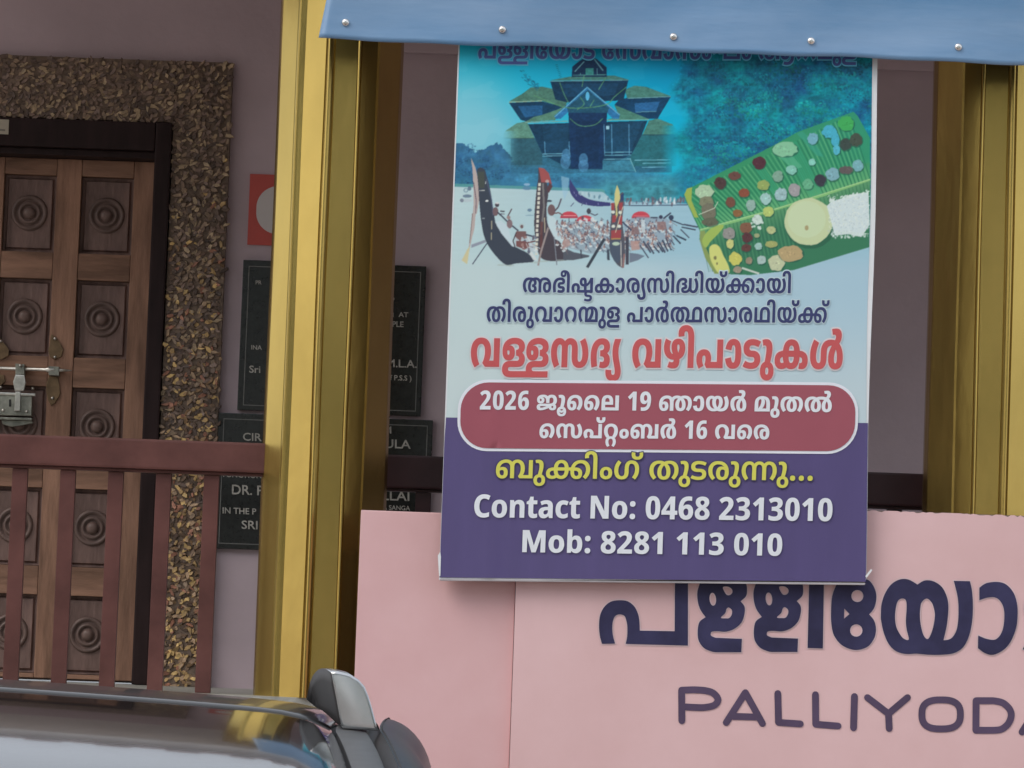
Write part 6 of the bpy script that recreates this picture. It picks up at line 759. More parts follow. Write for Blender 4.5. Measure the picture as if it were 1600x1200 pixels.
# ------------------------------------------------------------------ blue metal sheet of the sign above
SY = 8.93
bs = thing('blue_metal_sheet', (P(1180, 60, SY).x, SY, P(1180, 80, SY).z), 'glossy blue painted metal sheet with round screws overhanging the hanging poster', 'metal sheet')
ob_ = org(bs)
xa, xb = P(498, 62, SY).x, P(1900, 100, SY).x; z0 = P(1000, 79.5, SY).z; z1 = 3.395
bm = bmesh.new(); NX, NZ = 110, 24; g = []
for j in range(NZ + 1):
    row = []
    for i in range(NX + 1):
        u, v = i / NX, j / NZ
        x = xa + (xb - xa) * u
        if i == 0: x += .155 * (z1 - z0) * v * 1.0
        elif u < .06: x += .155 * (z1 - z0) * v * (1 - u / .06)
        z = z0 + (z1 - z0) * v + (.0022 * math.sin(x * 9) + .0015 * math.sin(x * 23 + 1)) * (1 - v)
        y = SY + .005 * math.sin(x * 4.1 + z * 7) + .0035 * math.sin(x * 10.3 - z * 9 + 2) - .012 * (1 - v) ** 3
        row.append(bm.verts.new((x - ob_.x, y - ob_.y, z - ob_.z)))
    g.append(row)
for a, b in zip(g, g[1:]):
    for i in range(NX): bm.faces.new((a[i], a[i + 1], b[i + 1], b[i]))
bm.normal_update()
me = bpy.data.meshes.new('sheet'); bm.to_mesh(me); bm.free(); me.polygons.foreach_set('use_smooth', [True] * len(me.polygons))
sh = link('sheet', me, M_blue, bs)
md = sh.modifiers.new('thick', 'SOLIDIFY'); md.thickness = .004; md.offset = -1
for (x, y_) in ((540, 35.5), (785, 47.5), (1052, 59), (1267, 65), (1497, 74.5), (1730, 84)):
    c = P(x, y_, SY) ; v_ = (c.z - z0) / (z1 - z0); c.y = SY + .005 * math.sin(c.x * 4.1 + c.z * 7) + .0035 * math.sin(c.x * 10.3 - c.z * 9 + 2) - .012 * (1 - v_) ** 3 - .0005; c = c - ob_
    bm = bmesh.new(); lathe_bm(bm, c, [(.0105, -.004), (.0105, .001), (.009, .0045), (.006, .007), (.0025, .0075)], 16)
    bm_obj('screw', bm, M_screw, bs, smooth=True)
box('backing_frame', mat('sign_frame', (.05, .06, .08), .6), xa + .12, xb - .02, SY + .012, 8.953, z0 + .05, z1 - .01, bs, bev=.003)

# ------------------------------------------------------------------ hanging poster
PY = 8.963
pt = thing('hanging_poster', (P(1020, 905, PY).x, PY, P(1020, 905, PY).z), 'tall printed flex poster with temple, snake boats and feast picture hanging over the pink board', 'poster')
op_ = org(pt)
CO = {'tl': (717.5, 30), 'tr': (1374, 30), 'br': (1352, 911), 'bl': (686, 904.5)}
def edge_l(y): return CO['bl'][0] + (CO['tl'][0] - CO['bl'][0]) * (CO['bl'][1] - y) / (CO['bl'][1] - CO['tl'][1])
def edge_r(y): return CO['br'][0] + (CO['tr'][0] - CO['br'][0]) * (CO['br'][1] - y) / (CO['br'][1] - CO['tr'][1]) + 1.5 * np.sin((y - 200) / 90.)
def wav(px, py):
    """gentle buckle of the flex, metres towards the viewer"""
    px = np.asarray(px, float); py = np.asarray(py, float)
    return -(.0016 * np.sin(px / 95. + py / 260.) + .0012 * np.sin(py / 120. - px / 300. + 1) + .0018 * np.exp(-((px - 768 + (py - 700) * .02) / 8.0) ** 2) * np.clip((py - 380) / 250., 0, 1))
def place(px, py, lay):
    p = PA(px, py, PY); p[..., 1] += wav(px, py) - lay * .0011
    return p - np.array(op_)
def poly_layer(name, m, contours, lay, **k):
    v, f = fill(contours, .02)
    return link(name, mesh_of(name, place(v[:, 0], v[:, 1], lay).tolist(), [t[::-1] for t in f]), m, pt, **k)
def grid_layer(name, m, y0, y1, nx, ny, lay, l=lambda y: edge_l(y), r=lambda y: edge_r(y), color=None):
    yy = np.linspace(y0, y1, ny)[:, None]; uu = np.linspace(0, 1, nx)[None, :]
    ys = yy + (CO['br'][1] - CO['bl'][1]) * uu * 0
    xs = l(yy) + (r(yy) - l(yy)) * uu; ys = np.broadcast_to(yy, xs.shape)
    pts = place(xs, ys, lay).reshape(-1, 3)
    idx = np.arange(nx * ny).reshape(ny, nx)
    q = np.stack([idx[1:, :-1], idx[1:, 1:], idx[:-1, 1:], idx[:-1, :-1]], -1).reshape(-1, 4)
    me = bpy.data.meshes.new(name); me.vertices.add(len(pts)); me.vertices.foreach_set('co', pts.astype(np.float32).ravel())
    me.loops.add(q.size); me.loops.foreach_set('vertex_index', q.astype(np.int32).ravel())
    me.polygons.add(len(q)); me.polygons.foreach_set('loop_start', np.arange(0, q.size, 4, dtype=np.int32)); me.polygons.foreach_set('loop_total', np.full(len(q), 4, np.int32))
    me.update(calc_edges=True); me.validate()
    me.polygons.foreach_set('use_smooth', np.ones(len(q), bool))
    if color is not None:
        ca = me.color_attributes.new('ink', 'FLOAT_COLOR', 'POINT')
        ca.data.foreach_set('color', color(xs, ys).astype(np.float32).reshape(-1))
    return link(name, me, m, pt)

# ---- the printed picture: painted into an array, two samples per photo pixel
AX, AY, AW, AH = 680, 55, 710, 420; SS = 2
art = np.zeros((AH * SS, AW * SS, 3)); Yg, Xg = np.mgrid[0:AH * SS, 0:AW * SS]; Xp = AX + (Xg + .5) / SS; Yp = AY + (Yg + .5) / SS
def vnoise(sx, sy, seed, oct_=4, ridge=False):
    r = np.random.default_rng(seed); out = np.zeros(Xp.shape); amp = 1; tot = 0
    for o in range(oct_):
        gx = (Xp - AX) / sx * 2 ** o; gy = (Yp - AY) / sy * 2 ** o
        W_, H_ = int(gx.max()) + 3, int(gy.max()) + 3; G = r.random((H_, W_))
        ix, iy = gx.astype(int), gy.astype(int); fx, fy = gx - ix, gy - iy; fx = fx * fx * (3 - 2 * fx); fy = fy * fy * (3 - 2 * fy)
        n_ = (G[iy, ix] * (1 - fx) + G[iy, ix + 1] * fx) * (1 - fy) + (G[iy + 1, ix] * (1 - fx) + G[iy + 1, ix + 1] * fx) * fy
        if ridge: n_ = 1 - abs(2 * n_ - 1)
        out += amp * n_; tot += amp; amp *= .6
    return out / tot
def C3(c): return np.array(c, float)
def blend(mask, col):
    global art
    m_ = mask[..., None]; art = art * (1 - m_) + (col if isinstance(col, np.ndarray) and col.ndim == 3 else C3(col)) * m_
def sm(a, b, x):
    t = np.clip((x - a) / (b - a), 0, 1); return t * t * (3 - 2 * t)
def dab(pts, col, al=1.0, soft=0):
    pts = np.array(pts, float); x0 = int((pts[:, 0].min() - AX) * SS) - 2; x1 = int((pts[:, 0].max() - AX) * SS) + 3; y0 = int((pts[:, 1].min() - AY) * SS) - 2; y1 = int((pts[:, 1].max() - AY) * SS) + 3
    x0, y0 = max(0, x0), max(0, y0); x1, y1 = min(AW * SS, x1), min(AH * SS, y1)
    if x1 <= x0 or y1 <= y0: return
    X = Xp[y0:y1, x0:x1]; Y_ = Yp[y0:y1, x0:x1]; ins = np.zeros(X.shape, bool)
    for (ax, ay), (bx_, by_) in zip(pts, np.roll(pts, -1, 0)):
        if ay == by_: continue
        ins ^= ((ay <= Y_) != (by_ <= Y_)) & (X < ax + (Y_ - ay) / (by_ - ay) * (bx_ - ax))
    m_ = (ins * al)[..., None]
    art[y0:y1, x0:x1] = art[y0:y1, x0:x1] * (1 - m_) + C3(col) * m_
def ell(x, y, rx, ry, col, al=1.0, jag=0.0, n=18, rot=0):
    pts = []
    for i in range(n):
        k_ = 1 + jag * random.uniform(-1, 1); a = 2 * math.pi * i / n
        ex, ey = rx * k_ * math.cos(a), ry * k_ * math.sin(a)
        pts.append((x + ex * math.cos(rot) - ey * math.sin(rot), y + ex * math.sin(rot) + ey * math.cos(rot)))
    dab(pts, col, al)
def ln(pts, wd, col, al=1.0):
    for p, q in zip(pts, pts[1:]):
        dx, dy = q[0] - p[0], q[1] - p[1]; l = math.hypot(dx, dy) or 1; nx, ny = -dy / l * wd / 2, dx / l * wd / 2
        dab([(p[0] + nx, p[1] + ny), (q[0] + nx, q[1] + ny), (q[0] - nx, q[1] - ny), (p[0] - nx, p[1] - ny)], col, al)
f1 = lambda l: [(690 + x / 4.444, 50 + y / 4.444) for x, y in l]
f2 = lambda l: [(1030 + x / 4.444, 50 + y / 4.444) for x, y in l]
f3 = lambda l: [(690 + x / 6, 230 + y / 6) for x, y in l]
f4 = lambda l: [(880 + x / 6, 230 + y / 6) for x, y in l]
f5 = lambda l: [(1060 + x / 4.444, 160 + y / 4.444) for x, y in l]
# sky
t_ = sm(700, 1060, Xp)[..., None]; v_ = sm(70, 260, Yp)[..., None]
art[:] = (C3((24, 178, 206)) * (1 - t_) + C3((4, 150, 194)) * t_) * (1 - v_) + (C3((118, 190, 208)) * (1 - t_) + C3((16, 178, 208)) * t_) * v_
blend(sm(120, 30, np.hypot((Xp - 720) * .9, (Yp - 215) * .8)) * .75, (130, 192, 206))
blend((vnoise(60, 30, 3, 3) > .62) * .06, (200, 230, 235))
# left trees
n1 = vnoise(14, 11, 5, 4); n2 = vnoise(6, 5, 6, 3, True)
crown = 222 + 10 * np.sin(Xp / 9.) + 14 * n1 + 7 * n2 + np.clip((Xp - 770), 0, 99) * .25 - 8 * np.exp(-((Xp - 752) / 16) ** 2)
blend(((Yp > crown) & (Yp < 296)) * sm(840, 800, Xp), C3((48, 98, 142)) * (.62 + .62 * n1[..., None]) + C3((14, 18, 10)) * n2[..., None])
# forest on the right
fn = vnoise(26, 18, 11, 5); fr_ = vnoise(9, 7, 12, 4, True); ff_ = vnoise(4, 5, 13, 3, True)
tone = np.clip(fn * 1.9 - .45 + .12 * (Xp < 1180) - .25 * sm(1230, 1360, Xp) * sm(150, 80, Yp), 0, 1)[..., None]
fc = C3((24, 74, 116)) * (1 - tone) + C3((16, 132, 148)) * tone
fc = fc * (.72 + .5 * fr_[..., None]) + C3((8, 30, 24)) * (ff_[..., None] - .45)
fc = fc + C3((0, 18, -12)) * (vnoise(50, 40, 14, 2)[..., None] - .4)
left = 1062 + 12 * np.sin(Yp / 13.) - 55 * sm(240, 330, Yp) + 10 * (fn - .5)
blend(sm(left - 14, left + 14, Xp) * (Yp < 336), fc)
hz = sm(200, 320, Yp) * sm(1240, 1080, Xp) * .35
blend(hz * (Yp < 336), (60, 150, 175))
for q_ in range(170):
    cx_, cy_ = random.uniform(1070, 1366), 66 + 262 * (q_ + random.random() * 12) / 182; r_ = random.uniform(10, 26)
    b_ = np.array([(26, 146, 160), (24, 118, 142), (28, 84, 124), (30, 146, 134)][random.randrange(4)], float) * random.uniform(.8, 1.12)
    if cx_ > 1200 and cy_ < 120: b_ *= .72
    if cx_ < 1120: b_ = b_ * .5 + np.array((14, 148, 172)) * .5
    for _ in range(34):
        a = random.uniform(0, 6.28); k_ = math.sqrt(random.random()); x, y_ = cx_ + r_ * k_ * math.cos(a), cy_ + r_ * .7 * k_ * math.sin(a)
        if x < 1064 or y_ > 332: continue
        l_ = 1.2 - .55 * (y_ - cy_ + r_ * .7) / (1.4 * r_) + random.uniform(-.1, .12)
        ell(x, y_, random.uniform(.9, 2.6), random.uniform(.7, 1.8), tuple(np.clip(b_ * l_ + (6, 10, 6), 0, 230)), .5, .3, 6, random.uniform(.3, 1.2))
for q_ in range(26):
    cx_ = random.uniform(706, 795); cy_ = random.uniform(232, 282); r_ = random.uniform(6, 12)
    for _ in range(26):
        a = random.uniform(0, 6.28); k_ = math.sqrt(random.random()); x, y_ = cx_ + r_ * k_ * math.cos(a), cy_ + r_ * .7 * k_ * math.sin(a)
        l_ = 1.1 - .4 * (y_ - cy_ + r_ * .7) / (1.4 * r_) + random.uniform(-.1, .1)
        if y_ < 288: ell(x, y_, random.uniform(.8, 2.2), random.uniform(.7, 1.6), (46 * l_, 96 * l_, 138 * l_), .5, .3, 6)
# mist below the temple
blend(sm(250, 285, Yp) * sm(1060, 1000, Xp) * sm(790, 850, Xp) * (Yp < 336), C3((58, 122, 160)) * (.8 + .35 * n1[..., None]))
# temple
pre = art.copy()
D = (24, 58, 84); RL = (76, 122, 108); EV = (104, 158, 168)
dab(f1([(480, 740), (1600, 716), (1600, 975), (480, 985)]), (44, 92, 116), .9)
dab(f1([(410, 735), (640, 735), (700, 930), (480, 945), (415, 900)]), (58, 104, 116), .6)
dab(f1([(415, 735), (440, 690), (520, 635), (590, 620), (645, 735)]), (92, 134, 112), .85); ln(f1([(415, 738), (640, 738)]), 1.2, (60, 90, 80))
dab(f1([(480, 742), (700, 740), (700, 940), (480, 940)]), (46, 88, 102), .8)
dab(f1([(1395, 712), (1440, 615), (1500, 600), (1600, 640), (1672, 712)]), (74, 126, 116)); dab(f1([(1320, 716), (1630, 716), (1630, 930), (1310, 930)]), (42, 104, 114)); ln(f1([(1390, 714), (1680, 714)]), 1.2, (40, 80, 90))
dab(f1([(600, 640), (1430, 615), (1390, 715), (1320, 850), (1120, 950), (890, 950), (700, 850), (650, 740)]), (26, 62, 88))
dab(f1([(470, 482), (560, 430), (620, 385), (700, 380), (775, 395), (870, 490), (860, 525), (700, 480)]), RL); dab(f1([(468, 492), (700, 482), (865, 525), (800, 570), (600, 625), (548, 610)]), (24, 62, 90)); dab(f1([(530, 515), (700, 510), (700, 575), (580, 595)]), (38, 92, 136)); ln(f1([(468, 488), (700, 478)]), 1.3, (150, 180, 150))
dab(f1([(1270, 400), (1340, 372), (1420, 380), (1592, 445), (1290, 462)]), (72, 126, 116)); dab(f1([(1240, 460), (1592, 450), (1500, 602), (1430, 602), (1200, 505)]), (22, 64, 96)); dab(f1([(1340, 495), (1515, 482), (1490, 552), (1345, 558)]), (42, 98, 146)); ln(f1([(1290, 460), (1590, 448)]), 1.3, EV); ln(f1([(1350, 556), (1490, 550)]), 1, EV)
dab(f1([(752, 336), (900, 308), (1200, 302), (1297, 330)]), (72, 124, 116)); dab(f1([(755, 344), (1297, 336), (1262, 475), (870, 488), (790, 470)]), D); ln(f1([(752, 342), (1297, 333)]), 1.3, EV); dab(f1([(830, 360), (1230, 354), (1200, 440), (860, 450)]), (28, 68, 98))
dab(f1([(903, 312), (908, 240), (958, 200), (1015, 168), (1075, 185), (1147, 245), (1147, 312)]), (24, 52, 82)); dab(f1([(1000, 250), (1055, 250), (1055, 300), (1000, 300)]), (60, 142, 138)); ln(f1([(925, 275), (990, 205)]), 1.6, EV); ln(f1([(1060, 188), (1122, 268)]), 1.8, EV); ln(f1([(965, 300), (965, 285)]), 1, EV); ln(f1([(1080, 300), (1080, 250)]), 1, EV); ln(f1([(910, 300), (1145, 296)]), 1.2, (90, 150, 150))
dab(f1([(578, 626), (640, 590), (700, 575), (800, 540), (870, 508), (800, 580), (790, 612)]), (84, 130, 112)); dab(f1([(1200, 505), (1445, 606), (1300, 612), (1140, 612), (1232, 585)]), (74, 128, 114)); ln(f1([(580, 628), (880, 618)]), 1.3, (120, 160, 150)); ln(f1([(1140, 612), (1443, 608)]), 1.3, (120, 170, 160))
dab(f1([(700, 650), (880, 640), (880, 850), (722, 850)]), (30, 70, 98)); dab(f1([(1150, 640), (1395, 622), (1312, 838), (1130, 840)]), (30, 72, 100))
dab(f1([(880, 560), (1150, 560), (1122, 950), (900, 950)]), (26, 56, 92)); dab(f1([(930, 620), (1100, 620), (1090, 900), (930, 900)]), (24, 52, 84))
dab(f1([(780, 585), (1010, 378), (1238, 570), (1232, 602), (1190, 602), (1015, 432), (828, 602), (795, 604)]), (46, 114, 164)); ln(f1([(785, 590), (1012, 384), (1236, 575)]), 1.3, (110, 180, 205))
dab(f1([(870, 525), (1015, 402), (1165, 525), (1150, 560), (880, 560)]), (36, 84, 108)); ell(*f1([(1013, 445)])[0], 3, 7, (90, 180, 220))
for a_ in ([(990, 300), (975, 380)], [(820, 350), (850, 430), (880, 490)], [(1140, 318), (1090, 400)], [(1285, 380), (1200, 450), (1150, 500), (1020, 525), (870, 525), (760, 490), (640, 440)], [(940, 540), (990, 500), (960, 450)], [(1060, 470), (1030, 520)], [(890, 600), (960, 650), (1060, 645), (1120, 600)]): ln(smooth_open(f1(a_)), 1.4, (92, 150, 108), .8)
for x in (885, 1128, 1300, 715, 1180): ln(f1([(x, 640 if x > 1000 else 760), (x + 4, 850)]), 1.6, (90, 150, 185), .8)
dab(f1([(1142, 650), (1164, 650), (1164, 675), (1142, 675)]), (150, 200, 215))
for y_, x0_, x1_ in ((848, 700, 840), (862, 700, 845), (836, 1130, 1322), (856, 1130, 1318), (884, 1125, 1316), (890, 1340, 1590), (912, 1395, 1590), (940, 1390, 1560)): ln(f1([(x0_, y_), (x1_, y_ - 3)]), 1.2, (124, 190, 208), .85)
dab(f1([(1118, 890), (1320, 892), (1345, 965), (1118, 960)]), (62, 132, 156), .8); ln(f1([(1310, 885), (1350, 975)]), 1.3, (110, 170, 180))
for x, y_, a, b in ((865, 855, 7, 10), (860, 900, 8, 12), (985, 885, 7, 10), (985, 930, 8, 10)): ell(*f1([(x, y_)])[0], a, b, (84, 146, 186), .6)
dab(f1([(400, 925), (700, 925), (900, 955), (1120, 960), (1400, 975), (1600, 985), (1600, 1010), (400, 1010)]), (60, 126, 160), .45)
for i in range(46):
    x = random.uniform(540, 665); y_ = 270 + (x - 540) * .9 + random.uniform(-30, 40); ln(f1([(x, y_), (x + 16, y_ + 9)]), 1.1, (26, 100, 130), .7)
for i in range(8): ln(f1([(790 + i * 4, 230 + i * 12), (806 + i * 4, 226 + i * 12)]), 1, (26, 100, 130), .7)
tz_ = ((art[..., 1] < 148) & (Xp > 775) & (Xp < 1066) & (Yp > 88) & (Yp < 285))[..., None]
art = art * (1 + tz_ * (.34 * (vnoise(3.2, 2.2, 51, 3)[..., None] - .5) + .22 * (vnoise(22, 9, 52, 3)[..., None] - .5)))
blend(sm(1028, 1064, Xp) * (Yp > 196) * (Yp < 300), pre); blend(sm(812, 782, Xp) * (Yp > 205) * (Yp < 300), pre)
# green shrubs on the far bank
gs = vnoise(12, 8, 21, 4, True)
blend(sm(262, 300, Yp + 14 * (gs - .5)) * sm(905, 960, Xp) * sm(1075, 1045, Xp) * (Yp < 340), C3((70, 150, 165)) * (.62 + .5 * gs[..., None]))
# river
shore = 291.5 + (Xp - 700) * .034 + 14 * sm(940, 960, Xp)
wv = vnoise(30, 3, 31, 3)[..., None]
riv = C3((178, 203, 205)) * (1 - sm(700, 1100, Xp)[..., None]) + C3((148, 186, 200)) * sm(700, 1100, Xp)[..., None]
blend(sm(shore - .5, shore + .8, Yp), riv + 6 * (wv - .5))
blend(((Yp > shore - 6 + 2 * gs) & (Yp < shore)) * .7 * (Xp < 945), (96, 160, 150))
# fade into the plain paper
pale = C3((183, 203, 204)) * (1 - sm(720, 1300, Xp)[..., None]) + C3((158, 188, 202)) * sm(720, 1300, Xp)[..., None]
blend(sm(385, 430, Yp), pale)
# far boat
for a in range(60):
    x = random.uniform(570, 1160); y_ = random.uniform(480, 535); c = random.choice([(210, 222, 225), (90, 100, 120), (180, 200, 208), (110, 90, 95)])
    ell(*f4([(x, y_)])[0], 1.5, random.uniform(2, 4.5), c, .8)
for a in range(40): x = random.uniform(580, 1150); ln(f4([(x, 530), (x + 22, random.uniform(478, 500))]), .7, (110, 140, 160), .6)
ln(f4([(560, 546), (800, 547), (1165, 541)]), 1.4, (60, 80, 105), .9)
dab(f4(smooth_open([(64, 298), (110, 375), (180, 455), (280, 498), (440, 520)]) + smooth_open([(445, 550), (300, 553), (160, 525), (90, 465), (60, 400), (60, 320)])), (62, 66, 114)); dab(f4([(-20, 270), (55, 290), (45, 420), (10, 500), (-10, 400)]), (150, 190, 210), .6)
for x, y_ in ((100, 415), (118, 440), (215, 520), (325, 520)): ln(f4([(x, y_), (x + 6, y_ + 22)]), 1, (150, 150, 190), .8)
ln(f4([(100, 520), (70, 556)]), 1.3, (90, 100, 130)); ln(f4([(185, 515), (172, 550)]), 1.3, (90, 100, 130))
for a in range(26): x = random.uniform(150, 430); ell(*f4([(x, 430 + (x - 150) * .2 + random.uniform(-14, 12))])[0], 1.6, 2.6, random.choice([(175, 200, 205), (90, 130, 150)]), .7)
# small things on the water
for (x, y_, a, b, c) in ((228, 405, 4, 3.5, (120, 150, 165)), (228, 405, 2.2, 2, (185, 205, 208)), (262, 388, 3, 3.5, (90, 110, 130)), (240, 460, 7, 2.6, (95, 115, 135)), (230, 500, 10, 2.5, (175, 190, 195)), (190, 500, 3, 3, (110, 120, 135)), (800, 350, 5, 2, (150, 180, 205)), (800, 385, 7, 3, (90, 130, 160)), (825, 590, 3.5, 2.5, (90, 120, 145)), (825, 640, 7, 1, (130, 165, 180))): ell(*f3([(x, y_)])[0], a, b, c, .85)
# boat 1
HU = (62, 70, 82)
dab(f3(smooth_open([(275, 100), (318, 200), (345, 330), (355, 450), (348, 520), (330, 620), (318, 640), (308, 760), (285, 850), (262, 960), (235, 1095)]) + smooth_open([(190, 1062), (240, 985), (262, 890), (285, 690), (300, 520), (296, 330), (290, 210)])), (176, 164, 160)); dab(f3([(240, 960), (265, 930), (240, 1098), (188, 1062)]), (196, 190, 150)); ln(f3([(300, 330), (325, 500), (320, 620)]), 1.2, (95, 80, 95)); ln(f3([(290, 620), (275, 780), (262, 900)]), 1, (120, 100, 95))
dab(f3(smooth_open([(330, 212), (365, 192), (405, 215), (425, 280), (445, 350), (470, 480), (488, 600), (510, 720), (570, 810), (680, 925), (800, 990), (870, 1055)]) + smooth_open([(858, 1078), (700, 1090), (600, 1102), (480, 985), (405, 855), (372, 700), (352, 500), (345, 380)])), HU); dab(f3([(335, 230), (400, 232), (402, 385), (352, 385)]), (74, 82, 74), .8)
ln(f3([(420, 300), (470, 500), (482, 640)]), 1.4, (80, 92, 118)); ell(*f3([(425, 505)])[0], 2.4, 1.6, (220, 224, 220)); ln(f3([(350, 408), (405, 406)]), 1.2, (190, 195, 190)); ln(f3([(380, 670), (405, 668)]), 2, (130, 140, 145)); ln(f3([(470, 690), (470, 770)]), 1.5, (170, 165, 140)); ln(f3([(468, 800), (465, 870)]), 1.5, (170, 165, 140)); ln(f3([(415, 320), (412, 345)]), 1.2, (200, 205, 200))
dab(f3([(278, 915), (412, 868), (416, 892), (278, 945)]), (138, 146, 160)); ln(f3([(425, 903), (290, 1098)]), 1.6, (70, 78, 95))
# boat 2
dab(f3(smooth_open([(905, 190), (940, 240), (985, 330), (1000, 430), (985, 560), (990, 700), (1020, 770), (1100, 880), (1180, 960), (1262, 1000)]) + smooth_open([(1262, 1045), (1100, 1068), (960, 1055), (905, 985), (880, 860), (868, 700), (885, 450), (905, 300)])), (74, 70, 78)); dab(f4([(0, 940), (100, 985), (245, 1015), (240, 1030), (90, 1060), (0, 1058)]), (84, 90, 100))
dab(f3([(910, 190), (960, 200), (1005, 245), (1035, 350), (1000, 330), (935, 330)]), (156, 84, 84)); dab(f3([(1010, 330), (1042, 365), (1005, 430), (985, 400)]), (90, 66, 72)); ell(*f3([(990, 320)])[0], 3, 2.4, (190, 190, 185), .7)
for i in range(16): y_ = 335 + i * 43; x = 918 - i * 2.3 + (4 if i > 10 else 0); dab(f3([(x - 12, y_), (x + 12, y_), (x + 11, y_ + 30), (x - 13, y_ + 30)]), (206, 206, 192))
ln(f3([(950, 340), (960, 560), (930, 820)]), 3, (130, 130, 128), .8); ln(f3([(965, 660), (968, 800)]), 1.5, (185, 175, 150)); dab(f3([(925, 700), (950, 700), (945, 1000), (920, 990)]), (100, 66, 66), .8)
# umbrellas
def umb(x, y_, rx, ry, pole):
    pts = [(x + rx * math.cos(t), y_ - ry * 1.6 * math.sin(t)) for t in [math.pi * i / 12 for i in range(13)]]
    dab(f4(pts), (190, 74, 86)); ln(f4([(x - rx, y_ - 2), (x + rx, y_ - 2)]), 2.2, (170, 70, 84)); ln(f4([(x - rx * .8, y_ - ry * .5), (x + rx * .8, y_ - ry * .5)]), .8, (220, 170, 175)); ln(f4([(x, y_), (x, y_ + pole)]), 1.1, (80, 80, 90))
umb(55, 660, 82, 36, 90); umb(205, 690, 78, 32, 20); umb(728, 662, 85, 38, 150)
# rowers, left group and between the boats
WH = [(196, 210, 212), (180, 196, 202), (205, 215, 215)]; SK = [(158, 130, 124), (132, 106, 106), (172, 146, 138)]; DK = [(84, 92, 110), (108, 116, 132), (92, 84, 96)]
def crowd(n, fx_, box_, pw_=(.45, .3, .25)):
    for i in range(n):
        x = random.uniform(box_[0], box_[1]); y_ = random.uniform(box_[2], box_[3]); k_ = random.random()
        c = random.choice(WH if k_ < pw_[0] else SK if k_ < pw_[0] + pw_[1] else DK)
        if random.random() < .6: ell(*fx_([(x, y_)])[0], random.uniform(1.2, 3.6), random.uniform(1.2, 3.4), c, .85, .25, 9)
        else:
            a = random.uniform(.2, 1.4); l = random.uniform(18, 55); ln(fx_([(x, y_), (x + l * math.cos(a), y_ + l * math.sin(a))]), random.uniform(.8, 1.8), c, .85)
def rowers(fx_, x0_, x1_, y0_, y1_, n_):
    ps = sorted([(random.uniform(y0_, y1_), random.uniform(x0_, x1_)) for _ in range(n_)])
    for y_, x in ps:
        X, Y_ = fx_([(x, y_)])[0]; s_ = random.uniform(.8, 1.15); lean_ = random.uniform(-.5, .7); wc = random.choice(WH); sk = random.choice(SK)
        ell(X - 1.2 * lean_, Y_ + 3.0, 3.4 * s_, 2.1 * s_, wc, .95, .2, 9, lean_ * .6)
        ell(X, Y_, 1.9 * s_, 3.0 * s_, sk, .95, .15, 9, lean_ * .5)
        if random.random() < .4: ell(X + .6, Y_ + .6, 1.6 * s_, 2.0 * s_, wc, .8, .2, 8)
        ell(X + lean_ * 1.5, Y_ - 3.6 * s_, 1.15, 1.25, random.choice(DK), .95, .1, 7)
        a = random.uniform(.5, 1.15); l = random.uniform(6, 11); ln([(X, Y_ - .6), (X + 2.6, Y_ + 1.2), (X + 2.6 + l * math.cos(a), Y_ + 1.2 + l * math.sin(a))], random.uniform(.7, 1.2), random.choice([(74, 84, 104), (96, 104, 120), (122, 104, 106)]), .85)
dab(f3([(500, 700), (560, 690), (620, 740), (648, 850), (700, 940), (660, 930), (560, 810)]), (186, 204, 210)); ell(*f3([(505, 605)])[0], 4.5, 7, (112, 94, 98)); ell(*f3([(520, 542)])[0], 3.2, 3.4, (70, 66, 76)); ell(*f3([(522, 525)])[0], 3, 1.4, (200, 205, 205)); ln(f3([(525, 610), (640, 720), (720, 785)]), 2.2, (58, 66, 82)); ln(f3([(550, 600), (590, 604)]), 2, (70, 70, 80)); ln(f3([(555, 625), (590, 628)]), 1.2, (90, 90, 100))
ell(*f3([(638, 720)])[0], 4.5, 7, (128, 110, 114)); ln(f3([(635, 690), (620, 650), (658, 578)]), 1.8, (88, 78, 86)); ell(*f3([(628, 660)])[0], 3, 3, (150, 130, 128)); dab(f3([(690, 830), (800, 800), (860, 900), (880, 990), (780, 960), (690, 910)]), (176, 190, 196)); ell(*f3([(750, 740)])[0], 4, 4, (170, 190, 192)); ell(*f3([(752, 745)])[0], 2.4, 2.8, (110, 90, 90)); dab(f3([(700, 790), (790, 790), (800, 850), (735, 880), (690, 840)]), (116, 90, 90)); dab(f3([(700, 880), (790, 880), (830, 930), (780, 960), (700, 930)]), (120, 84, 84)); ln(f3([(700, 800), (670, 880), (690, 940)]), 1.6, (70, 62, 70)); ln(f3([(790, 820), (870, 840)]), 2.2, (56, 62, 78)); ln(f3([(790, 900), (880, 880)]), 2.2, (110, 80, 80)); dab(f3([(810, 980), (850, 980), (900, 1060), (860, 1060)]), (196, 206, 206))
crowd(26, f3, (740, 890, 830, 990))
dab(f3([(1000, 640), (1060, 660), (1130, 780), (1100, 830), (1140, 900), (1060, 860), (1000, 740)]), (186, 206, 210)); ell(*f3([(1030, 590)])[0], 6, 9, (112, 92, 94)); ell(*f3([(1010, 505)])[0], 4, 1.6, (60, 66, 78)); ln(f3([(1060, 600), (1095, 560), (1122, 482)]), 2.2, (88, 84, 96)); ln(f3([(1040, 620), (1100, 615), (1140, 640)]), 2, (110, 84, 86)); ell(*f3([(1160, 740)])[0], 3, 3.4, (66, 60, 70)); dab(f3([(1140, 780), (1190, 780), (1210, 900), (1150, 930)]), (150, 118, 112)); ln(f3([(1000, 755), (930, 985), (905, 1110)]), 3, (150, 140, 138)); ln(f3([(1055, 840), (1080, 1105)]), 1.6, (120, 128, 138))
rowers(f3, 1080, 1270, 690, 930, 26)
dab(f4([(0, 740), (60, 700), (180, 690), (400, 720), (440, 900), (430, 960), (260, 1000), (0, 930)]), (140, 156, 168), .75)
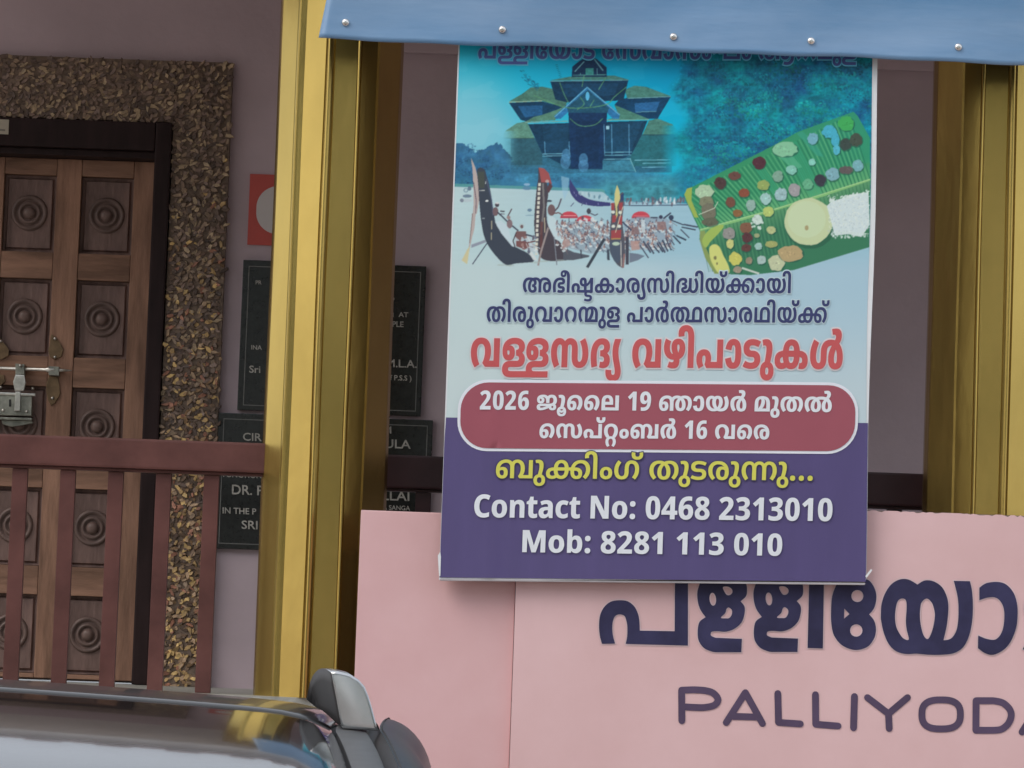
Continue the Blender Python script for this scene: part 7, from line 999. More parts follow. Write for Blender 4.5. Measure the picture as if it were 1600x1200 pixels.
rowers(f4, 0, 440, 700, 960, 75); crowd(20, f4, (120, 420, 660, 720), (.6, .2, .2)); ell(*f4([(240, 600)])[0], 3.4, 4.4, (70, 72, 84)); ln(f4([(255, 620), (300, 640), (325, 625)]), 1.6, (80, 84, 100)); dab(f4([(0, 870), (50, 860), (70, 920), (0, 950)]), (172, 146, 140), .8)
dab(f4([(560, 700), (700, 650), (960, 660), (1030, 720), (1020, 900), (960, 980), (700, 960), (600, 930)]), (140, 154, 168), .7)
dab(f4([(620, 990), (700, 1000), (765, 1020), (700, 1060), (620, 1085)]), (96, 104, 120), .8)
rowers(f4, 570, 1010, 680, 940, 75); dab(f4([(630, 880), (700, 880), (720, 960), (640, 970)]), (174, 142, 134), .85); dab(f4([(640, 760), (700, 740), (720, 820), (640, 820)]), (130, 104, 104), .8); dab(f4([(880, 700), (960, 700), (970, 770), (880, 780)]), (140, 112, 110), .8); dab(f4([(730, 680), (765, 680), (770, 800), (735, 800)]), (190, 206, 210), .85)
for a_ in ([(720, 920), (800, 1040)], [(790, 900), (850, 1000)], [(850, 930), (902, 990)], [(900, 890), (955, 990)], [(930, 870), (982, 978)], [(960, 850), (1012, 968)], [(1010, 870), (1042, 918)], [(1030, 830), (1100, 905)], [(1060, 828), (1152, 872)], [(1100, 770), (1182, 852)], [(1110, 750), (1242, 776)], [(1130, 725), (1262, 750)], [(1000, 680), (1130, 730)], [(820, 660), (885, 662)], [(940, 670), (1010, 615)], [(750, 880), (820, 990)], [(880, 900), (935, 985)]): ln(f4(a_), random.uniform(1.6, 2.6), random.choice([(52, 62, 80), (66, 74, 92)]))
ell(*f4([(915, 655)])[0], 3, 3, (60, 64, 84)); ell(*f4([(1012, 660)])[0], 4, 4, (58, 70, 92)); ln(f4([(165, 960), (173, 1045)]), 2.2, (70, 76, 88)); ln(f4([(385, 860), (225, 1128)]), 4.4, (60, 68, 78)); ln(f4([(555, 700), (640, 780)]), 2.4, (58, 72, 96))
# centre prow
dab(f4(smooth_open([(455, 560), (445, 700), (435, 860), (440, 985), (500, 1095), (560, 1135)]) + smooth_open([(582, 1000), (575, 860), (555, 700), (565, 560), (565, 430), (540, 430)])), (84, 86, 96)); dab(f4([(485, 420), (505, 350), (530, 420), (535, 480), (505, 560), (510, 640), (480, 710), (495, 600), (480, 500)]), (196, 192, 132)); dab(f4([(540, 450), (570, 430), (565, 500), (540, 500)]), (50, 70, 110))
for q in ([(448, 525), (478, 520), (480, 590), (450, 590)], [(522, 520), (560, 520), (556, 592), (524, 592)], [(462, 640), (500, 640), (490, 700), (458, 710)], [(520, 650), (555, 640), (552, 730), (515, 720)], [(450, 780), (545, 775), (542, 850), (448, 855)]): dab(f4(q), (152, 74, 78))
for x, y_ in ((468, 608), (535, 612), (470, 742), (525, 742)): ell(*f4([(x, y_)])[0], 3, 2.6, (205, 212, 200))
ln(f4([(450, 860), (540, 858)]), 2, (170, 140, 90)); dab(f4(smooth_closed([(445, 885), (545, 880), (550, 1000), (520, 1080), (480, 1070), (445, 980)])), (76, 88, 104)); ell(*f4([(495, 905)])[0], 6, 3, (176, 196, 176)); ln(f4([(540, 880), (545, 1120)]), 1.4, (190, 186, 178)); ln(f4([(600, 840), (600, 1100)]), 5, (70, 72, 84)); ln(f4([(420, 960), (425, 1060)]), 4, (66, 76, 88)); ln(f4([(575, 1000), (560, 1130)]), 3, (140, 110, 108)); ln(f4([(560, 560), (490, 800)]), 1.2, (200, 196, 170))
for x, y_ in ((560, 1105), (640, 1110), (880, 1080), (960, 1070), (1110, 1060)): ell(*f3([(x, y_)])[0], 7, 1.3, (160, 176, 170), .6)
# ---- feast on the banana leaf
up_leaf = f5([(40, 640), (60, 600), (110, 580), (640, 310), (830, 205), (1215, 65), (1245, 95), (1332, 250), (1332, 535), (660, 750), (150, 890), (100, 790)]); lo_leaf = f5([(150, 890), (660, 750), (1332, 540), (1326, 1005), (800, 1165), (500, 1200), (260, 1190), (190, 1080), (145, 950)])
dab(up_leaf, (56, 142, 100)); dab(lo_leaf, (58, 118, 88))
lm_ = np.clip(1 - abs((Yp - (160 + 890 / 4.444)) + (Xp - (1060 + 150 / 4.444)) * (353 / 1182.)) / 34., 0, 1) * ((art[..., 1] > 110) & (art[..., 0] < 60) & (Xp > 1085) & (Yp > 178))
blend(lm_ * .55, (116, 176, 118))
blend(.35 * ((art[..., 0] > 50) & (art[..., 0] < 62) & (Yp < 330)) * sm(1180, 1340, Xp) * sm(330, 200, Yp), (40, 150, 130))
for i in range(95):
    u = i / 94; bx_ = 150 + (1332 - 150) * u; by_ = 890 - 350 * u - 5 * math.sin(u * 3.1)
    tx_ = bx_ - 150 - 110 * (1 - u); ty_ = {0: 640}.get(0) + (65 - 640) * min(1, max(0, (tx_ - 40) / 1175)) + 8
    if tx_ < 45: tx_, ty_ = 45 + u * 60, 640 + 30 * (1 - u)
    c = (120, 186, 130) if i % 2 else (28, 100, 78)
    if 60 < i < 68 or 44 < i < 49: c = (60, 160, 128)
    ln(f5([(bx_, by_), ((bx_ + tx_) / 2 + 5, (by_ + ty_) / 2), (tx_, ty_)]), 1.2 if i % 2 else 1.5, c, random.uniform(.35, .75))
    ln(f5([(bx_, by_ + 6), (bx_ + 62, min(by_ + 300, 1180 - 175 * u))]), 1.2, (96, 150, 110) if i % 2 else (34, 84, 70), random.uniform(.25, .55))
dab(f5([(860, 200), (950, 290), (1010, 380), (960, 370), (880, 280), (820, 215)]), (58, 152, 128), .7); dab(f5([(700, 380), (790, 370), (860, 450), (800, 470)]), (86, 170, 132), .7)
blend(sm(.0, 1., sm(1060, 1130, Xp) * 0 + sm(285, 265, Yp + (Xp - 1060) * .45)) * 0.0, (0, 0, 0))
ln(f5([(150, 888), (400, 826), (660, 748), (1000, 648), (1332, 537)]), 3.2, (128, 182, 118)); ln(f5([(150, 884), (660, 744), (1332, 533)]), 1, (176, 206, 150))
dab(f5([(40, 640), (60, 598), (95, 590), (90, 680), (140, 800), (110, 800), (60, 690)]), (150, 172, 84)); dab(f5([(150, 895), (185, 890), (190, 1010), (280, 1190), (250, 1190), (185, 1080), (148, 960)]), (130, 150, 90))
def food(x, y_, rx, ry, c, jag=.12, sh_=True):
    X, Y_ = f5([(x, y_)])[0]
    if sh_: ell(X + .8, Y_ + 1.2, rx / 4.444 + .8, ry / 4.444 + .8, (30, 70, 66), .5)
    ell(X, Y_, rx / 4.444, ry / 4.444, c, 1, jag); 
    for i in range(int(rx * ry / 130)):
        a = random.uniform(0, 6.28); q = random.uniform(0, .75); k_ = random.uniform(.72, 1.22)
        ell(X + rx / 4.444 * q * math.cos(a), Y_ + ry / 4.444 * q * math.sin(a), random.uniform(.5, 1.8), random.uniform(.5, 1.6), tuple(min(250, v * k_) for v in c), .6, .2, 7)
for q in ((180, 620, 65, 48, (164, 192, 160)), (195, 690, 52, 40, (124, 128, 104)), (210, 760, 50, 60, (112, 112, 96)), (220, 830, 55, 30, (96, 100, 84)), (740, 325, 92, 52, (128, 186, 150)), (933, 252, 38, 40, (112, 168, 182)), (1050, 205, 52, 45, (72, 168, 192)), (1090, 260, 30, 50, (72, 168, 192)), (1098, 330, 26, 34, (84, 176, 196)), (1165, 148, 55, 50, (66, 166, 92)), (1160, 290, 40, 45, (62, 76, 72)), (1232, 262, 45, 45, (70, 82, 72)), (560, 420, 45, 42, (82, 52, 60)), (928, 415, 24, 24, (130, 196, 180)), (785, 470, 38, 33, (128, 188, 172)), (1247, 440, 38, 40, (116, 168, 174)), (1165, 470, 50, 28, (94, 88, 88)), (1070, 500, 48, 48, (122, 166, 176)), (985, 540, 42, 42, (60, 60, 70)), (690, 515, 37, 40, (124, 160, 142)), (900, 570, 36, 36, (100, 168, 132)), (290, 560, 42, 42, (78, 62, 62)), (390, 510, 42, 30, (104, 74, 68)), (590, 575, 42, 36, (142, 162, 96)), (805, 610, 42, 46, (152, 150, 152)), (710, 640, 44, 46, (150, 182, 184)), (605, 670, 38, 42, (152, 192, 186)), (503, 715, 33, 40, (142, 172, 162)), (455, 630, 38, 32, (132, 78, 62)), (360, 695, 34, 36, (112, 78, 66)), (410, 770, 34, 26, (132, 98, 66)), (625, 760, 38, 36, (172, 192, 112)), (548, 815, 36, 36, (186, 206, 196)), (470, 870, 42, 38, (124, 90, 72)), (478, 940, 38, 36, (88, 58, 62)), (470, 1010, 34, 28, (96, 66, 64)), (350, 912, 44, 44, (140, 140, 136)), (360, 985, 26, 34, (188, 192, 124)), (645, 887, 32, 27, (172, 182, 132)), (645, 985, 42, 24, (152, 160, 102)), (555, 1000, 26, 26, (150, 186, 178)), (575, 1095, 32, 32, (160, 184, 178)), (680, 1115, 58, 56, (182, 190, 156)), (780, 1050, 88, 56, (172, 154, 114)), (490, 1100, 24, 26, (140, 130, 110)), (410, 1162, 30, 26, (150, 140, 122)), (545, 925, 20, 16, (150, 160, 120)), (395, 1085, 44, 46, (190, 190, 100))): food(*q)
ln(f5([(140, 780), (250, 735), (275, 690)]), 1.2, (190, 200, 180)); ln(f5([(440, 1150), (560, 1190)]), 3, (190, 200, 190))
ell(*f5([(915, 850)])[0], 40, 38, (40, 80, 66), .5); ell(*f5([(903, 828)])[0], 38, 37, (186, 200, 158), 1, .02, 26); ell(*f5([(890, 812)])[0], 30, 29, (190, 208, 172), .7); ell(*f5([(890, 872)])[0], 3, 4, (160, 150, 110))
dab(f5([(1030, 720), (1060, 690), (1130, 668), (1200, 640), (1320, 622), (1328, 850), (1270, 935), (1180, 915), (1085, 925), (1060, 830)]), (196, 212, 212))
for i in range(420): 
    x, y_ = random.uniform(1045, 1325), random.uniform(640, 925); a = random.uniform(0, 3.14); l = random.uniform(6, 16); ln(f5([(x, y_), (x + l * math.cos(a), y_ + l * math.sin(a))]), 1.1, random.choice([(216, 226, 222), (170, 188, 190), (205, 216, 206)]), .7)
for i in range(26): x = random.uniform(1050, 1320); ell(*f5([(x, 690 - (x - 1050) * .22 - random.uniform(0, 20))])[0], 1.4, 2.4, (206, 220, 214), .9, .2, 7, random.uniform(0, 3))
for i in range(40): x, y_ = random.uniform(1060, 1300), random.uniform(900, 940); ell(*f5([(x, y_)])[0], 1.4, 2, (196, 212, 206), .8, .2, 7)
dab(f5(smooth_closed([(165, 965), (190, 910), (240, 868), (300, 850), (312, 868), (270, 920), (225, 965), (190, 1010)])), (152, 178, 92)); dab(f5(smooth_closed([(215, 1010), (250, 985), (285, 1005), (310, 1060), (345, 1130), (352, 1185), (290, 1195), (245, 1140), (220, 1080)])), (196, 202, 120)); ell(*f5([(255, 1080)])[0], 2.4, 3, (120, 120, 80)); ell(*f5([(268, 1120)])[0], 1.4, 2, (120, 120, 80))
for i in range(14): x, y_ = random.uniform(500, 590), random.uniform(790, 880); ell(*f5([(x, y_)])[0], 2, 2, (196, 214, 204), .9, .2, 7)
# print softness: one small blur, then the paper white towards the bottom
for _ in range(2):
    p_ = np.pad(art, ((1, 1), (1, 1), (0, 0)), 'edge'); art = (p_[:-2, 1:-1] + p_[2:, 1:-1] + p_[1:-1, :-2] + p_[1:-1, 2:] + 2 * p_[1:-1, 1:-1]) / 6
blend(sm(424, 436, Yp + 4 * np.sin(Xp / 11.)) * 1.0 * (1 - ((Xp > 1110) & (Yp < 432))), pale)
def art_at(xs, ys):
    ix = np.clip((xs - AX) * SS - .5, 0, AW * SS - 2); iy = np.clip((ys - AY) * SS - .5, 0, AH * SS - 2)
    x0, y0 = ix.astype(int), iy.astype(int); fx, fy = (ix - x0)[..., None], (iy - y0)[..., None]
    c = (art[y0, x0] * (1 - fx) + art[y0, x0 + 1] * fx) * (1 - fy) + (art[y0 + 1, x0] * (1 - fx) + art[y0 + 1, x0 + 1] * fx) * fy
    c = np.clip(c, 0, 255) / 255; l_ = np.where(c <= .04045, c / 12.92, ((c + .055) / 1.055) ** 2.4) / .84
    return np.concatenate([np.clip(l_, 0, .95), np.ones(l_.shape[:-1] + (1,))], -1)
def pale_at(xs, ys):
    t = sm(720, 1350, xs)[..., None]; v = sm(440, 640, ys)[..., None]
    c = (C3((183, 203, 204)) * (1 - t) + C3((158, 188, 202)) * t) * (1 - v) + (C3((186, 202, 203)) * (1 - t) + C3((178, 196, 202)) * t) * v
    c = c / 255; l_ = ((c + .055) / 1.055) ** 2.4 / .84
    return np.concatenate([l_, np.ones(l_.shape[:-1] + (1,))], -1)
XR = lambda y: edge_r(y) - 8.0 + 2.5 * sm(440, 700, y) * 2
XL = lambda y: edge_l(y) + 2.2
grid_layer('printed_picture', M_art, 58, 436, 660, 378, 1, XL, XR, art_at)
grid_layer('printed_sheet', M_art, 436, 664, 60, 60, 1, XL, XR, pale_at)
grid_layer('flex_margin', M_edgew, 30, 906, 24, 60, 0)
# navy foot of the poster, its top steps round the maroon box
navy = [(692.8, 652.3), (717.5, 652.5)] + [(1340, 660.5), (1356, 661)] + [(edge_r(y) - .8, y) for y in (700, 760, 820, 880, 908)] + [(690, 902.5)]
gl = lambda y: edge_l(y) + .6 + 1.4 * sm(700, 640, y); gr = lambda y: edge_r(y) - .8
def navy_grid():
    yy = np.linspace(0, 1, 40)[:, None]; uu = np.linspace(0, 1, 60)[None, :]
    top = 652.3 + 8.7 * uu; bot = 902.3 + 6.7 * uu; ys = top + (bot - top) * yy; xs = gl(ys) + (gr(ys) - gl(ys)) * uu
    pts = place(xs, ys, 2).reshape(-1, 3); idx = np.arange(2400).reshape(40, 60)
    q = np.stack([idx[1:, :-1], idx[1:, 1:], idx[:-1, 1:], idx[:-1, :-1]], -1).reshape(-1, 4)
    me = mesh_of('navy_panel', pts.tolist(), q.tolist(), True); return link('navy_panel', me, M_pnavy, pt)
navy_grid()
def rrect(x0, y0, x1, y1, r, rise, lean):
    c = []
    for cx_, cy_, a0 in ((x1 - r, y0 + r, -90), (x1 - r, y1 - r, 0), (x0 + r, y1 - r, 90), (x0 + r, y0 + r, 180)):
        for i in range(10): a = math.radians(a0 + 90 * i / 9); c.append((cx_ + r * math.cos(a), cy_ + r * math.sin(a)))
    # extra points along the long sides so that it follows the sheet
    out = []
    for p, q in zip(c, c[1:] + c[:1]):
        n_ = max(1, int(math.hypot(q[0] - p[0], q[1] - p[1]) / 25))
        out += [(p[0] + (q[0] - p[0]) * k_ / n_, p[1] + (q[1] - p[1]) * k_ / n_) for k_ in range(n_)]
    ym = (y0 + y1) / 2
    return [(x - (y - ym) * lean, y + (x - x0) / (x1 - x0) * rise) for x, y in out]
def sheet_poly(name, m, outline, lay):
    """inner points too, so that the sheet bends with the flex"""
    o_ = np.array(outline); gx, gy = np.meshgrid(np.arange(o_[:, 0].min() + 6, o_[:, 0].max() - 5, 9), np.arange(o_[:, 1].min() + 6, o_[:, 1].max() - 5, 12))
    ins = np.zeros(gx.shape, bool)
    for (ax, ay), (bx_, by_) in zip(o_, np.roll(o_, -1, 0)):
        if ay != by_: ins ^= ((ay <= gy) != (by_ <= gy)) & (gx < ax + (gy - ay) / (by_ - ay) * (bx_ - ax))
    V_ = [Vector(p) for p in outline] + [Vector(p) for p in zip(gx[ins], gy[ins])]; n_ = len(outline)
    r = geometry.delaunay_2d_cdt(V_, [(i, (i + 1) % n_) for i in range(n_)], [list(range(n_))], 1, .02)
    v = np.array([(a.x, a.y) for a in r[0]])
    return link(name, mesh_of(name, place(v[:, 0], v[:, 1], lay).tolist(), [list(f)[::-1] for f in r[2]], True), m, pt)
sheet_poly('box_outline', M_w, rrect(715, 592.8, 1340.5, 704.5, 47, 5.2, .03), 3)
sheet_poly('date_box', M_box, rrect(719.5, 597.3, 1336, 700, 43, 5.2, .03), 4)
def text_line(line, m, xl, xr, yl, yr, sy, lay=5, bold=0, halo=None, hd=0, hm=None, lean=.033, name='lettering', clip=None):
    v, f = text_tris(line, bold); x0, x1 = v[:, 0].min(), v[:, 0].max()
    def put(v):
        u = (v[:, 0] - x0) / (x1 - x0); px = xl + u * (xr - xl) + v[:, 1] * sy * lean; py = yl + (yr - yl) * u - v[:, 1] * sy
        return px, py
    if hm:
        v2, f2 = text_tris(line, hd); px, py = put(v2)
        link(name + '_outline', mesh_of(name, place(px, py, lay - .75).tolist(), f2), hm, pt)
    px, py = put(v)
    return link(name, mesh_of(name, place(px, py, lay).tolist(), f), m, pt)
text_line('top', M_tv, 747, 1338, 91.8, 93.2, 26 / 585, hm=M_hb, hd=46, lay=3)
text_line('wish', M_tn, 816.5, 1235, 457, 458.3, 24 / 585, hm=M_hp, hd=48, lay=3)
text_line('deity', M_tn, 760, 1295, 503, 504.6, 25 / 585, hm=M_hp, hd=44, lay=3)
text_line('feast', M_tr, 735, 1316, 573, 576.5, 47 / 600, hm=M_hr, hd=34, lay=3)
text_line('dates_a', M_tw, 749.5, 1299, 640, 644, 26.5 / 640)
text_line('dates_b', M_tw, 842.5, 1201.5, 684.5, 686.6, 25.5 / 640)
text_line('booking', M_ty, 774.5, 1269.5, 747, 751, 30.5 / 600, hm=M_hy, hd=30, lay=5)
text_line('phone', M_tw, 740.5, 1300, 807.8, 814, 34.8 / 714, bold=8)
text_line('mobile', M_tw, 815.8, 1221.5, 862.4, 868.2, 33.8 / 714, bold=8)
# frame that the flex is stretched over, and the folded strip along the foot
fr = [(687.2, 904), (1351, 910.5), (1372, 34), (717, 34)]
prism('frame_back', mat('frame_wood', (.30, .24, .2), .8), [P(x, y_, PY + .006) for x, y_ in fr], .024, pt)
prism('foot_fold', mat('flex_fold', (.42, .40, .42), .5), [P(x, y_, PY + .001) for x, y_ in ((686.8, 904.3), (1352, 910.8), (1351.5, 914.0), (688, 907.2))], .027, pt, bev=.001)
flap = [(1350, 866), (1353.5, 872), (1357, 877), (1353, 884), (1352, 878)]
prism('loose_flap', M_edgew, [P(x, y_, PY - .002) for x, y_ in ((1352, 900), (1361, 889), (1363, 891), (1354, 903))], .001, pt)
prism('loose_flap', M_edgew, [P(x, y_, PY - .002) for x, y_ in ((686, 900), (684, 868), (688, 862), (689, 870), (688, 900))], .001, pt)
for x in (740, 1340):
    p_ = P(x, 40, PY + .02); box('hanging_wire', M_steeld, p_.x - .002, p_.x + .002, PY + .016, PY + .020, p_.z - .02, 3.4, pt)

# ------------------------------------------------------------------ parked car, seen from above its windscreen edge
XC = -.815
M_gloss = mat('gloss_black_paint', (.012, .012, .014), .12, var=.3, scale=3, coat=1.0, bump=.02, bscale=160)
M_bodyp = mat('dark_grey_paint', (.03, .03, .032), .3, metal=.0, var=.12, scale=3, coat=.6)
M_arc = mat('door_frame_paint', (.018, .019, .026), .3, var=.3, scale=5, spec=.2)
M_trim = mat('grey_trim', (.07, .071, .074), .5, var=.12, scale=30)
M_cap = mat('satin_silver_cap', (.50, .51, .52), .17, metal=.75, var=.05)
M_capd = mat('cap_inner_plastic', (.030, .026, .026), .6, var=.2)
M_rub = mat('black_rubber', (.02, .018, .020), .6, var=.3)
M_glass = mat('tinted_glass', (.015, .017, .018), .06, var=.1, coat=.6)
M_rim = mat('alloy_rim', (.5, .5, .52), .3, metal=.9)
M_lamp = mat('lamp_lens', (.6, .6, .62), .1, var=.1, coat=1)
car = thing('parked_car', (XC, 4.9, 0), 'dark glossy car with grey roof rail ends parked in front of the gold column', 'car')
oc = org(car)
def zc(y):
    if y < 5.22: return 1.437 - .19 * (5.22 - y) ** 2
    return 1.437 - .055 * (y - 5.22) ** 2
def rw(y):                                     # half width of the roof panel
    return .571 + .13 * max(0, 5.0 - y) + (-.02 * max(0, y - 5.25))
def roof_patch(name, m, y0, y1, ny, k, side=1.0, lift=0.0):
    bm = bmesh.new(); g = []
    for j in range(ny + 1):
        y = y0 + (y1 - y0) * j / ny; row = []
        for i in range(-16, 17):
            u = i / 16; dx = u * rw(y) * side
            z = zc(y) - .044 * abs(dx) ** 1.25 - .02 * abs(u) ** 16 + lift
            row.append(bm.verts.new((dx, y - oc.y, z)))
        g.append(row)
    for a, b in zip(g, g[1:]):
        for i in range(32): bm.faces.new((a[i], a[i + 1], b[i + 1], b[i]))
    me = bpy.data.meshes.new(name); bm.to_mesh(me); bm.free(); me.polygons.foreach_set('use_smooth', [True] * len(me.polygons))
    o_ = link(name, me, m, car); s_ = o_.modifiers.new('t', 'SOLIDIFY'); s_.thickness = .012; s_.offset = -1
    return o_
roof_patch('roof_glass', M_gloss, 4.32, 4.985, 26, 0)
roof_patch('roof_panel', M_bodyp, 4.9865, 6.25, 26, 0, lift=.0003)
# windscreen and rear glass
def quad_patch(name, m, rows_, n=14):
    """rows of (y, z, half width, crown)"""
    bm = bmesh.new(); g = []
    for y, z, hw, cr in rows_:
        g.append([bm.verts.new((u * hw, y - oc.y - .10 * u * u * (1 if y < 5 else -1), z - cr * u * u)) for u in [i / n for i in range(-n, n + 1)]])
    for a, b in zip(g, g[1:]):
        for i in range(2 * n): bm.faces.new((a[i], a[i + 1], b[i + 1], b[i]))
    me = bpy.data.meshes.new(name); bm.to_mesh(me); bm.free(); me.polygons.foreach_set('use_smooth', [True] * len(me.polygons))
    return link(name, me, m, car)
zf = zc(4.315)
quad_patch('windscreen', M_glass, [(4.41, zf - .004, .655, .045), (4.1, zf - .14, .70, .05), (3.62, .97, .79, .05)])
quad_patch('rear_window', M_glass, [(6.17, zc(6.25) - .005, .56, .05), (6.5, 1.2, .60, .05), (6.72, .98, .64, .06)])
# body shell: lofted stations, right half mirrored
st = [  # y, belt z, belt half width, lower half width, top-of-body z at centre
    (2.55, .62, .55, .60, .66), (2.72, .80, .70, .80, .84), (3.1, .90, .76, .86, .93), (3.6, .96, .80, .88, .96), (4.3, .97, .82, .89, .97), (5.2, .98, .83, .89, .98), (6.1, .99, .82, .88, .99), (6.6, .98, .76, .85, .98), (6.85, .86, .66, .78, .88)]
bm = bmesh.new(); g = []
for y, zb, wb, wl, zt_ in st:
    half = [(0, zt_), (wb * .6, zt_ - .005), (wb - .03, zb + .0), (wb, zb - .02), (wl, .74 if zb > .74 else zb - .08), (wl + .005, .5), (wl - .03, .28), (wl - .12, .2), (0, .2)]
    ring = [(x, z) for x, z in half] + [(-x, z) for x, z in half[-2:0:-1]]
    g.append([bm.verts.new((x, y - oc.y, z)) for x, z in ring])
n = len(g[0])
for a, b in zip(g, g[1:]):
    for i in range(n): bm.faces.new((a[i], b[i], b[(i + 1) % n], a[(i + 1) % n]))
bm.faces.new(g[0]); bm.faces.new(g[-1][::-1])
bm_obj('body', bm, M_bodyp, car, smooth=True)
# cabin sides: roof ditch trim, gutter, door frame arc, side glass
def side_strip(name, m, prof, ys, smooth=True):
    for sgn in (1, -1):
        bm = bmesh.new(); g = []
        for y in ys: g.append([bm.verts.new((sgn * dx, y - oc.y, z)) for dx, z in prof(y)])
        for a, b in zip(g, g[1:]):
            for i in range(len(a) - 1): bm.faces.new((a[i], a[i + 1], b[i + 1], b[i]) if sgn > 0 else (a[i + 1], a[i], b[i], b[i + 1]))
        me = bpy.data.meshes.new(name); bm.to_mesh(me); bm.free(); me.polygons.foreach_set('use_smooth', [smooth] * len(me.polygons))
        link(name, me, m, car)
YS = list(np.linspace(4.30, 6.2, 40))
def edge_z(y): return zc(y) - .044 * rw(y) ** 1.25 - .02
def gap_w(y): return .046
side_strip('roof_gutter', M_rub, lambda y: [(rw(y) - .02, edge_z(y) - .004), (rw(y) - .002, edge_z(y) - .016), (rw(y) + .004, edge_z(y) - .02), (rw(y) + .012, edge_z(y) - .002)], YS)
def trim_prof(y):
    r = rw(y) + .008; z = edge_z(y) + .001
    return [(r - .001, z - .003), (r + .002, z), (r + .02, z - .0005), (r + gap_w(y) - .003, z - .003), (r + gap_w(y), z - .007)]
side_strip('roof_trim', M_trim, trim_prof, YS)
side_strip('door_seal', M_rub, lambda y: [(rw(y) + .052, edge_z(y) - .008), (rw(y) + .062, edge_z(y) - .022), (rw(y) + .074, edge_z(y) + .004)], YS)
def arc_prof(y):
    r = rw(y) + .070; z = edge_z(y) + .002
    out = []
    for i in range(9):
        t = i / 8; a = t * 1.35
        out.append((r + .06 * math.sin(a) + .014 * t, z - .082 * (1 - math.cos(a)) - .008 * t))
    return out
side_strip('window_frame', M_arc, arc_prof, YS)
def glass_prof(y):
    x, z = arc_prof(y)[-1]; zb = .97
    return [(x - .004, z + .003), (x + (.81 - x) * .5, (z + zb) / 2), (.81, zb)]
side_strip('side_window', M_glass, glass_prof, YS)
# windscreen pillars and front quarter windows
for sgn in (1, -1):
    wl_ = [(.655, 4.31, zf - .049), (.70, 4.0, zf - .19), (.79, 3.52, .92)]
    ax_, az_ = arc_prof(4.30)[-1]
    ol_ = [(ax_, 4.30, az_), (.775, 3.95, zf - .20), (.83, 3.50, .92)]
    v_ = [(sgn * x, y - oc.y, z) for x, y, z in wl_ + ol_ + [(.70, 4.30, zf - .03)]]
    o_ = link('windscreen_pillar', mesh_of('windscreen_pillar', v_, [(0, 1, 4, 3), (1, 2, 5, 4), (0, 3, 6)]), M_bodyp, car)
    v_ = [(sgn * x, y - oc.y, z) for x, y, z in ol_ + [(.81, 4.30, .97)]]
    link('quarter_window', mesh_of('quarter_window', v_, [(0, 1, 3), (1, 2, 3)]), M_glass, car)
# roof rail with its end caps
def cap_section(pxs, y): return [(P(a, b, y).x - XC, P(a, b, y).z) for a, b in pxs]
front = [(536, 1139), (592, 1143), (588, 1128), (583, 1108), (577, 1088), (571, 1073), (562, 1063), (548, 1054), (530, 1049.5), (516, 1049.5), (519, 1070), (524, 1095), (528, 1118), (531, 1132)]
fs = cap_section(front, 4.99)
for sgn in (1, -1):
    bm = bmesh.new(); g = []
    for k_ in range(9):
        t = k_ / 8; y = 4.985 + .16 * t; sh_ = -.046 * t; ring = []
        zb_ = min(z for x, z in fs)
        for x, z in fs:
            hz_ = (z - zb_) * math.sqrt(max(0.0, 1 - (t * .985) ** 2)) + zb_ + .026 * t
            ring.append(bm.verts.new((sgn * (x + sh_ * .9 + (0)), y - oc.y, hz_)))
        g.append(ring)
    n = len(fs)
    for a, b in zip(g, g[1:]):
        for i in range(n): bm.faces.new((a[i], a[(i + 1) % n], b[(i + 1) % n], b[i]))
    f0 = bm.faces.new(g[0]); bm.faces.new(g[-1])
    bmesh.ops.recalc_face_normals(bm, faces=bm.faces)
    bmesh.ops.bevel(bm, geom=list(f0.edges), offset=.005, segments=3, profile=.6, affect='EDGES')
    me = bpy.data.meshes.new('roof_rail_cap'); bm.to_mesh(me); bm.free(); me.materials.append(M_cap); me.materials.append(M_capd)
    for p_ in me.polygons:
        p_.use_smooth = True
        if p_.normal.x * sgn < -.55 and abs(p_.normal.y) < .8: p_.material_index = 1
    o_ = bpy.data.objects.new('roof_rail_cap', me); COL.objects.link(o_); o_.parent = car
    bm = bmesh.new(); g = []
    for y in np.linspace(5.27, 6.1, 20):
        r = rw(y) + .03; z = edge_z(y) - .004
        g.append([bm.verts.new((sgn * (r + a), y - oc.y, z + b)) for a, b in ((-.018, 0), (-.014, .016), (0, .021), (.014, .016), (.018, 0))])
    for a, b in zip(g, g[1:]):
        for i in range(4): bm.faces.new((a[i], a[i + 1], b[i + 1], b[i]))
    bm.faces.new(g[0]); bm.faces.new(g[-1])
    bm_obj('roof_rail', bm, M_cap, car, smooth=True)
for sgn in (1, -1):
    for y in (3.22, 6.08):
        bm = bmesh.new(); lathe_bm(bm, (sgn * .70 if sgn > 0 else -.90, y - oc.y, .32), [(.2, 0), (.315, 0), (.32, .02), (.32, .18), (.315, .2), (.2, .2)], 32, 'x')
        ty = bm_obj('wheel', bm, M_rub, car)
        bm = bmesh.new(); lathe_bm(bm, (.905 * sgn - (0.005 if sgn > 0 else 0.005), y - oc.y, .32), [(.2, 0), (.19, .008), (.06, .012), (.04, .012)], 24, 'x')
        bm_obj('rim', bm, M_rim, ty)
for sgn in (1, -1):
    bm = bmesh.new(); box_bm(bm, sgn * .62 - .12, sgn * .62 + .12, 2.66 - oc.y, 2.74 - oc.y, .62, .74, bev=.03); bm_obj('headlight', bm, M_lamp, car)
    bm = bmesh.new(); box_bm(bm, sgn * .90 - .09, sgn * .90 + .09, 3.8 - oc.y, 3.88 - oc.y, .96, 1.07, bev=.03); bm_obj('wing_mirror', bm, M_bodyp, car)

